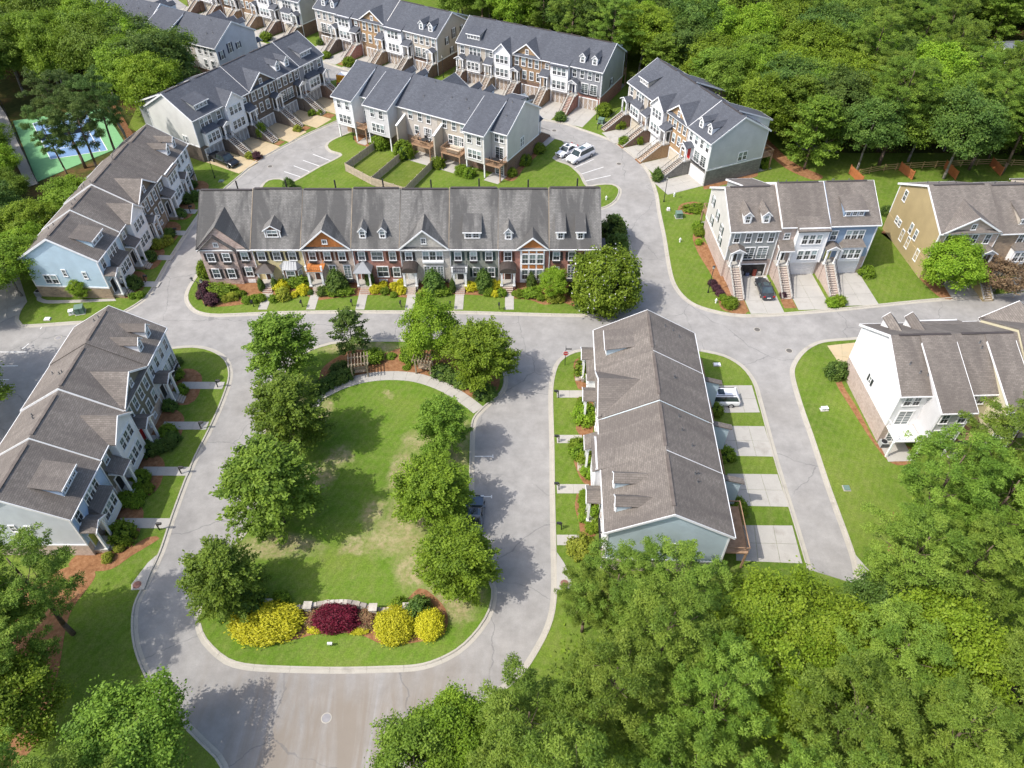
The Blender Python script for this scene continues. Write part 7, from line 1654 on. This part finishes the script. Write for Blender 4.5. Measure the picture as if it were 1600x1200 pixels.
def furniture(name, x, y, z, label, cat, cushion):
    gx, gy = E_(x, y); o = empty(name, (gx, gy, z), math.radians(150.5)); tag(o, label, cat)
    if cushion:
        MB().box(-1.1, 1.1, -0.4, 0.4, 0.15, 0.45).build('seat', m_plain('cream_cushion', (0.55, 0.48, 0.38, 1)), o); MB().box(-1.1, 1.1, 0.3, 0.5, 0.45, 0.8).build('backrest', m_plain('cream_cushion', (0.55, 0.48, 0.38, 1)), o); MB().box(-1.1, 1.1, -0.4, 0.4, 0.0, 0.15).build('frame', BLACKM, o)
    else:
        MB().cyl((0, 0, 0.68), (0, 0, 0.73), 0.6, 0.6, 14).build('tabletop', BLACKM, o); MB().cyl((0, 0, 0), (0, 0, 0.68), 0.06, 0.06, 8).build('leg', BLACKM, o)
        for k in range(4):
            a = k * math.pi / 2 + 0.4; cx, cy = 0.95 * math.cos(a), 0.95 * math.sin(a)
furniture('outdoor_sofa', 10.0, 13.3, 2.88, 'cream cushioned sofa on the deck of the tan house', 'sofa', True); furniture('outdoor_sofa', 10.0, 12.0, 2.88, 'cream cushioned sofa nearest the wall on the deck of the tan house', 'sofa', True)
furniture('patio_table', 16.4, 12.8, 2.88, 'dark round table on the beige house deck', 'table', False); furniture('patio_table', 1.5, 12.8, 2.92, 'dark round table on the sage house deck', 'table', False)
def chair(x, y, z, az, label, group, mat=None):
    mat = mat or BLACKM; o = empty('patio_chair', (x, y, z), az); MB().box(-0.25, 0.25, -0.25, 0.25, 0.4, 0.45).build('seat', mat, o); MB().box(-0.25, 0.25, 0.22, 0.27, 0.45, 0.95).build('backrest', mat, o)
    for sx in (-0.22, 0.22):
        for sy in (-0.22, 0.22): MB().box(sx - 0.02, sx + 0.02, sy - 0.02, sy + 0.02, 0, 0.4).build('leg', mat, o)
    tag(o, label, 'chair', group)
for (tx, ty, w_) in ((16.4, 12.8, 'beige'), (1.5, 12.8, 'sage')):
    for k, pl_ in enumerate(('left of', 'right of', 'before', 'behind')):
        a = k * math.pi / 2 + 0.3; gx, gy = E_(tx + 0.95 * math.cos(a), ty + 0.75 * math.sin(a)); chair(gx, gy, 2.9, math.radians(150.5) + a - math.pi / 2, 'dark patio chair %s the round table on the %s house deck' % (pl_, w_), 'chairs on the rear decks')
# split rail fence with brick coloured board ends at the wood edge
RAILM = m_plain('yellow_fence_rail', (0.36, 0.26, 0.12, 1), 0.9, 0.1, 0.15); ORB = m_plain('orange_fence_boards', (0.40, 0.15, 0.06, 1), 0.9, 0.1, 0.15)
o = empty('rail_fence', (0, 0, 0)); tag(o, 'yellowish three rail fence along the edge of the big wood', 'fence')
P = [Vector(p) for p in smooth([W(p) for p in [(1340, 276), (1380, 268), (1440, 264), (1500, 261), (1550, 259), (1610, 262), (1680, 264)]], 2.4)]
for i, p in enumerate(P):
    MB().box(p.x - 0.07, p.x + 0.07, p.y - 0.07, p.y + 0.07, 0, 1.45).build('post', RAILM, o)
    if i:
        for z in (0.45, 0.85, 1.25): MB().bar((P[i-1].x, P[i-1].y, z), (p.x, p.y, z), 0.05, 0.13).build('rail', RAILM, o)
for k, (a, b) in enumerate((((1326, 272), (1345, 290)), ((1404, 267), (1424, 282)), ((1474, 264), (1492, 282)), ((1546, 260), (1562, 276)))):
    fence([W(a), W(b)], 'orange board fence between back yards, %s from the left' % ('first', 'second', 'third', 'fourth')[k], 1.7, 1.8, ORB, 'orange board fences at the wood edge')

# tennis court
CGREEN = m_plain('court_green', (0.17, 0.36, 0.17, 1), 0.9, 0.1, 0.08); CBLUE = m_plain('court_blue', (0.16, 0.26, 0.42, 1), 0.9, 0.1, 0.06)
o = empty('tennis_court', (0, 0, 0)); tag(o, 'green and blue tennis court behind the bare trunked pines', 'tennis court')
cq = [Vector(G(*p)) for p in [(58, 284), (20, 189), (160, 168), (197, 226)]]
MB().pz([tuple(p) for p in cq], -0.1, 0.02).build('court_surround', CGREEN, o)
bq = [Vector(G(*p)) for p in [(79, 249), (51, 193), (132, 172), (168, 235)]]
MB().pz([tuple(p) for p in bq], 0.0, 0.03).build('court_surface', CBLUE, o)
def cu(u, v): return bq[0] * (1-u) * (1-v) + bq[3] * u * (1-v) + bq[1] * (1-u) * v + bq[2] * u * v
for a, b in (((0, 0), (1, 0)), ((0, 0), (0, 1)), ((1, 0), (1, 1)), ((0, 1), (1, 1)), ((0.13, 0), (0.13, 1)), ((0.87, 0), (0.87, 1)), ((0.13, 0.22), (0.87, 0.22)), ((0.13, 0.78), (0.87, 0.78)), ((0.5, 0.22), (0.5, 0.78))):
    p, q = cu(*a), cu(*b); t = (q - p).normalized(); n = Vector((-t.y, t.x)) * 0.06
    MB().pz([tuple(p - n), tuple(q - n), tuple(q + n), tuple(p + n)], 0.031, 0.037).build('court_line', PAINT, o)
p, q = cu(-0.03, 0.5), cu(1.03, 0.5); MB().bar((p.x, p.y, 0.5), (q.x, q.y, 0.5), 0.04, 0.9).build('net', BLACKM, o)
o = empty('court_fence', (0, 0, 0)); tag(o, 'tall dark wire fence around the tennis court', 'fence')
fq = [Vector(G(*p)) for p in [(60, 288), (8, 172), (2, 160)]]; fq2 = [Vector(G(*p)) for p in [(165, 165), (202, 226)]]
for pl_ in (fq, fq2):
    for i in range(len(pl_) - 1):
        a, b = pl_[i], pl_[i+1]; n = max(1, int((b - a).length / 3))
        for k in range(n + 1):
            p = a + (b - a) * k / n; MB().cyl((p.x, p.y, 0), (p.x, p.y, 3.0), 0.05, 0.05, 6).build('post', BLACKM, o)
        w = MB()
        for z in [0.1 + 0.145 * k for k in range(21)]: w.bar((a.x, a.y, z), (b.x, b.y, z), 0.02, 0.03)
        q = w.build('wire', BLACKM, o); q['kind'] = 'stuff'
path_strip('court_path', [(-20, 150), (2, 182), (20, 225), (52, 290)], 1.8, CONC)
bed([(168, 172), (180, 165), (202, 200), (215, 222), (205, 228)], 0.05)

# ------------------------------------------------------------------ vehicles
TYRE = m_plain('tyre_rubber', (0.02, 0.02, 0.02, 1), 0.8); RIM = m_plain('alloy_rim', (0.4, 0.4, 0.42, 1), 0.35, 0.5, 0.05, 0.6); CARGLASS = m_glass('car_glass', (0.035, 0.05, 0.055, 1), 0.06)
LAMPW = m_plain('headlight_glass', (0.6, 0.62, 0.62, 1), 0.2); LAMPR = m_plain('tail_light_red', (0.35, 0.01, 0.01, 1), 0.3)
def car_paint(name, c, metal=0.3):
    T = NT(name, 0.28, 0.5); T.b.inputs["Metallic"].default_value = metal; T.b.inputs["Coat Weight"].default_value = 0.6; T.b.inputs["Coat Roughness"].default_value = 0.08
    return T.color(c)
def vehicle(kind, front, rear, paint, label, name='parked_car', roof=None, z=0.0, world=None):
    a, b = (Vector(W(front)), Vector(W(rear))) if world is None else (Vector(world[0]), Vector(world[1]))
    mid = (a + b) / 2; az = math.atan2((a - b).y, (a - b).x)
    L, Wd = dict(sedan=(4.9, 1.86), suv=(5.15, 2.0), bigsuv=(5.6, 2.05), pickup=(5.9, 2.05), van=(6.0, 2.1))[kind]
    k_ = 1.0 if kind == 'sedan' else 1.06; L *= k_; Wd *= k_
    o = empty(name, (mid.x, mid.y, z), az); tag(o, label, dict(sedan='car', suv='car', bigsuv='car', pickup='pickup truck', van='van')[kind], 'parked vehicles')
    H = dict(sedan=1.5, suv=1.82, bigsuv=1.98, pickup=1.98, van=2.75)[kind]; belt = dict(sedan=0.93, suv=1.1, bigsuv=1.18, pickup=1.2, van=1.25)[kind]
    h = L / 2; hw = Wd / 2
    hood = belt - (0.12 if kind == 'sedan' else 0.06)
    # stations from nose to tail: x, z low, z top, half width
    if kind == 'sedan': st = [(h, .35, .58, .62), (h-.12, .25, .70, .84), (h-.9, .22, hood-.04, .97), (h-1.55, .22, hood+.02, 1), (-h+1.15, .22, belt, 1), (-h+.2, .25, belt-.03, .93), (-h, .35, .75, .74)]
    elif kind == 'van': st = [(h, .4, .8, .8), (h-.15, .3, 1.0, .92), (h-.7, .25, belt, .98), (-h+.1, .25, belt, 1), (-h, .3, belt-.05, .97)]
    else: st = [(h, .45, .8, .72), (h-.14, .3, .96, .9), (h-.8, .27, hood, .98), (h-1.45, .27, hood+.03, 1), (-h+.5, .27, belt, 1), (-h+.08, .3, belt-.02, .96), (-h, .45, .95, .88)]
    v = []; f = []; n = 8
    for x, z0, z1, k in st:
        w = hw * k; v += [(x, -w*.9, z0), (x, -w, z0 + (z1-z0)*.35), (x, -w*.99, z0 + (z1-z0)*.75), (x, -w*.86, z1), (x, w*.86, z1), (x, w*.99, z0 + (z1-z0)*.75), (x, w, z0 + (z1-z0)*.35), (x, w*.9, z0)]
    for i in range(len(st) - 1):
        for j in range(n): f.append((i*n+j, i*n+(j+1) % n, (i+1)*n+(j+1) % n, (i+1)*n+j))
    f += [tuple(range(n)), tuple(range(len(st)*n-1, (len(st)-1)*n-1, -1))]
    body = MB().add(v, f).build('body', paint, o, smooth=False)
    bv = body.modifiers.new('soft', 'BEVEL'); bv.width = 0.05; bv.segments = 2; bv.limit_method = 'ANGLE'; bv.angle_limit = 0.5
    # greenhouse
    if kind == 'sedan': g = [(h-1.45, -h+0.85), (h-2.25, -h+1.65)]
    elif kind == 'pickup': g = [(h-1.5, -h+2.15), (h-2.15, -h+2.3)]
    elif kind == 'van': g = [(h-0.65, -h+0.06), (h-1.3, -h+0.15)]
    else: g = [(h-1.5, -h+0.12), (h-2.2, -h+0.5)]
    (xf, xr), (tf, tr) = g; wb, wt = hw*.88, hw*.74 if kind != 'van' else hw*.86
    z0 = belt - .04; z1 = H - .05
    gl = MB().add([(xf, -wb, z0), (xr, -wb, z0), (xr, wb, z0), (xf, wb, z0), (tf, -wt, z1), (tr, -wt, z1), (tr, wt, z1), (tf, wt, z1)], [(0, 3, 2, 1), (4, 5, 6, 7), (0, 1, 5, 4), (1, 2, 6, 5), (2, 3, 7, 6), (3, 0, 4, 7)])
    if kind == 'van':
        gl.build('painted_side', roof[0], o)
        MB().add([(xf+.01, -wb*.9, belt+.15), (xf+.01, wb*.9, belt+.15), (tf+.25, wt*.85, z1-.45), (tf+.25, -wt*.85, z1-.45)], [(0, 1, 2, 3)]).extr([(xf+.02, -wb*.9, belt+.1), (xf+.02, wb*.9, belt+.1), (tf+.32, wt*.85, z1-.5), (tf+.32, -wt*.85, z1-.5)], (0.03, 0, 0.02)).build('windscreen', CARGLASS, o)
        for sg in (-1, 1):
            MB().box(-h+.3, h-1.9, sg*hw*1.0-.03, sg*hw*1.0+.03, .45, 1.15).build('painted_panel', roof[1], o)
            MB().bar((-h+.6, sg*hw*.93, 1.5), (h-2.2, sg*hw*.93, 2.0), .06, .35).build('painted_swirl', roof[2], o)
            MB().bar((-h+1.4, sg*hw*.95, 1.9), (h-3.2, sg*hw*.95, 1.4), .06, .3).build('painted_swirl', m_plain('wrap_red', (0.55, 0.05, 0.04, 1)), o)
        MB().box(tr+.2, tf-.3, -wt*.8, wt*.8, z1, z1+.08).build('roof_panel', WHITE, o)
    else:
        gl.build('windows', CARGLASS, o)
        MB().add([(tf+.05, -wt-.02, z1-.03), (tr-.05, -wt-.02, z1-.03), (tr-.05, wt+.02, z1-.03), (tf+.05, wt+.02, z1-.03), (tf-.1, -wt*.92, H+.02), (tr+.1, -wt*.92, H+.02), (tr+.1, wt*.92, H+.02), (tf-.1, wt*.92, H+.02)], [(0, 3, 2, 1), (4, 5, 6, 7), (0, 1, 5, 4), (1, 2, 6, 5), (2, 3, 7, 6), (3, 0, 4, 7)]).build('roof_panel', paint, o)
        for sg in (-1, 1):
            MB().bar((xf, sg*(wb+.005), z0), (tf, sg*(wt+.01), z1), .07).build('pillar', paint, o)
            MB().bar((xr, sg*(wb+.005), z0), (tr, sg*(wt+.01), z1), .13 if kind != 'sedan' else .1).build('pillar', paint, o)
            xm = (xf + xr) / 2; MB().bar((xm, sg*(wb+.01), z0), ((tf+tr)/2, sg*(wt+.012), z1), .07).build('pillar', BLACKM, o)
            MB().box(xf-.35, xf-.15, sg*(hw+.02)-.08, sg*(hw+.02)+.08, belt, belt+.16).build('mirror', paint, o)
        if kind in ('suv', 'bigsuv'):
            MB().box(tr+1.5, tf-.45, -wt*.6, wt*.6, H+.021, H+.03).build('sunroof', CARGLASS, o)
            for sg in (-1, 1): MB().box(tr+.2, tf-.2, sg*wt*.85-.025, sg*wt*.85+.025, H+.02, H+.08).build('roof_rail', BLACKM, o)
        if kind == 'sedan': MB().box((tf+tr)/2-.3, (tf+tr)/2+.5, -wt*.5, wt*.5, H+.021, H+.03).build('sunroof', CARGLASS, o)
        if kind == 'pickup':
            MB().box(-h+.12, xr-.08, -hw*.82, hw*.82, belt-.01, belt+.03).build('bed_cover', BLACKM, o)
    for sx in (h-1.0, -h+1.1):
        for sg in (-1, 1):
            w_ = MB().cyl((sx, sg*(hw-.2), .37), (sx, sg*(hw+.015), .37), .37, .37, 18).build('wheel', TYRE, o)
            MB().cyl((sx, sg*(hw-.0), .37), (sx, sg*(hw+.03), .37), .24, .22, 12).build('rim', RIM, w_)
    for sg in (-1, 1):
        MB().box(h-.22, h-.04, sg*hw*.66-.2, sg*hw*.66+.16, .66, .8).build('headlight', LAMPW, o)
        MB().box(-h-.01, -h+.12, sg*hw*.72-.16, sg*hw*.72+.13, .78, .98).build('tail_light', LAMPR, o)
    MB().box(h-.1, h+.0, -hw*.42, hw*.42, .45, .72).build('grille', BLACKM, o)
    MB().box(-h-.02, -h+.02, -.26, .26, .6, .74).build('number_plate', WHITE, o)
    return o
P_WHITE = car_paint('white_car_paint', (0.75, 0.75, 0.76, 1), 0.0); P_BLACK = car_paint('black_car_paint', (0.012, 0.012, 0.014, 1), 0.2); P_GREY = car_paint('dark_grey_car_paint', (0.045, 0.05, 0.058, 1)); P_BLUE = car_paint('slate_blue_car_paint', (0.07, 0.10, 0.14, 1)); P_SIL = car_paint('blue_grey_car_paint', (0.22, 0.27, 0.32, 1))
vehicle('pickup', (371, 263), (333, 247), P_BLACK, 'black pickup truck on the first tan driveway')
vehicle('sedan', (872, 247), (898, 232), P_WHITE, 'white sedan in the bay beside the larger white vehicle')
vehicle('bigsuv', (890, 256), (922, 240), P_WHITE, 'large white sport utility vehicle in the bay by the rounded lawn')
vehicle('sedan', (1187, 441), (1199, 470), P_GREY, 'dark grey sedan before the open garage')
vehicle('suv', (1521, 424), (1535, 448), P_BLACK, 'black sport utility vehicle beside the yellow green street tree')
vehicle('sedan', (744, 792), (741, 826), P_BLUE, 'slate blue car parked along the park kerb')
vehicle('suv', (1095, 628), (1141, 628.5), P_WHITE, 'white sport utility vehicle on the driveway behind the aqua row')
vehicle('pickup', (800, 168), (834, 160), P_SIL, 'blue grey truck on the driveway behind the ridge of the deck side houses')
vehicle('van', (573, 141), (530, 134), m_plain('wrap_orange', (0.60, 0.25, 0.03, 1), 0.4), 'orange and purple painted van by the slate grey end house', 'painted_van', (m_plain('wrap_orange_side', (0.62, 0.28, 0.03, 1), 0.4), m_plain('wrap_purple', (0.10, 0.03, 0.16, 1), 0.4), m_plain('wrap_yellow', (0.7, 0.55, 0.05, 1), 0.4)))
# lorry trailer and shed seen through the gap in the far wood
x, y = G(1542, 104); o = empty('box_trailer', (x, y, 0), 0.12); tag(o, 'white box trailer with red and blue print in the clearing of the far wood', 'trailer')
MB().box(-6, 6, -1.3, 1.3, 1.1, 3.9).build('box', WHITE, o); MB().box(-5.9, 5.9, -1.0, 1.0, 0.8, 1.1).build('chassis', BLACKM, o)
for sx in (-4.6, -3.4, 3.6, 4.7):
    for sg in (-1, 1): MB().cyl((sx, sg * 1.0, 0.5), (sx, sg * 1.3, 0.5), 0.5, 0.5, 14).build('wheel', TYRE, o)
MB().box(-5.2, -0.8, -1.33, -1.3, 2.0, 3.0).build('blue_print', m_plain('print_blue', (0.05, 0.12, 0.4, 1)), o); MB().box(-5.2, 0.8, -1.33, -1.3, 1.5, 1.8).build('red_print', m_plain('print_red', (0.5, 0.05, 0.05, 1)), o)
x, y = G(1612, 100); o = empty('metal_shed', (x, y, 0), 0.12); tag(o, 'pale metal roofed shed beyond the far wood', 'shed')
MB().px([(-5, 0), (-5, 3.2), (0, 4.6), (5, 3.2), (5, 0)], -9, 9).build('wall', SID['lgrey'], o); MB().px([(-5.4, 3.2), (0, 4.85), (5.4, 3.2), (5.4, 3.05), (0, 4.7), (-5.4, 3.05)], -9.3, 9.3).build('roof', METALR, o)
sheet('yard_paving', [W(p) for p in [(1492, 92), (1700, 80), (1740, 104), (1520, 112), (1490, 100)]], -0.1, 0.0, CONC)
print('objects', len(bpy.data.objects))
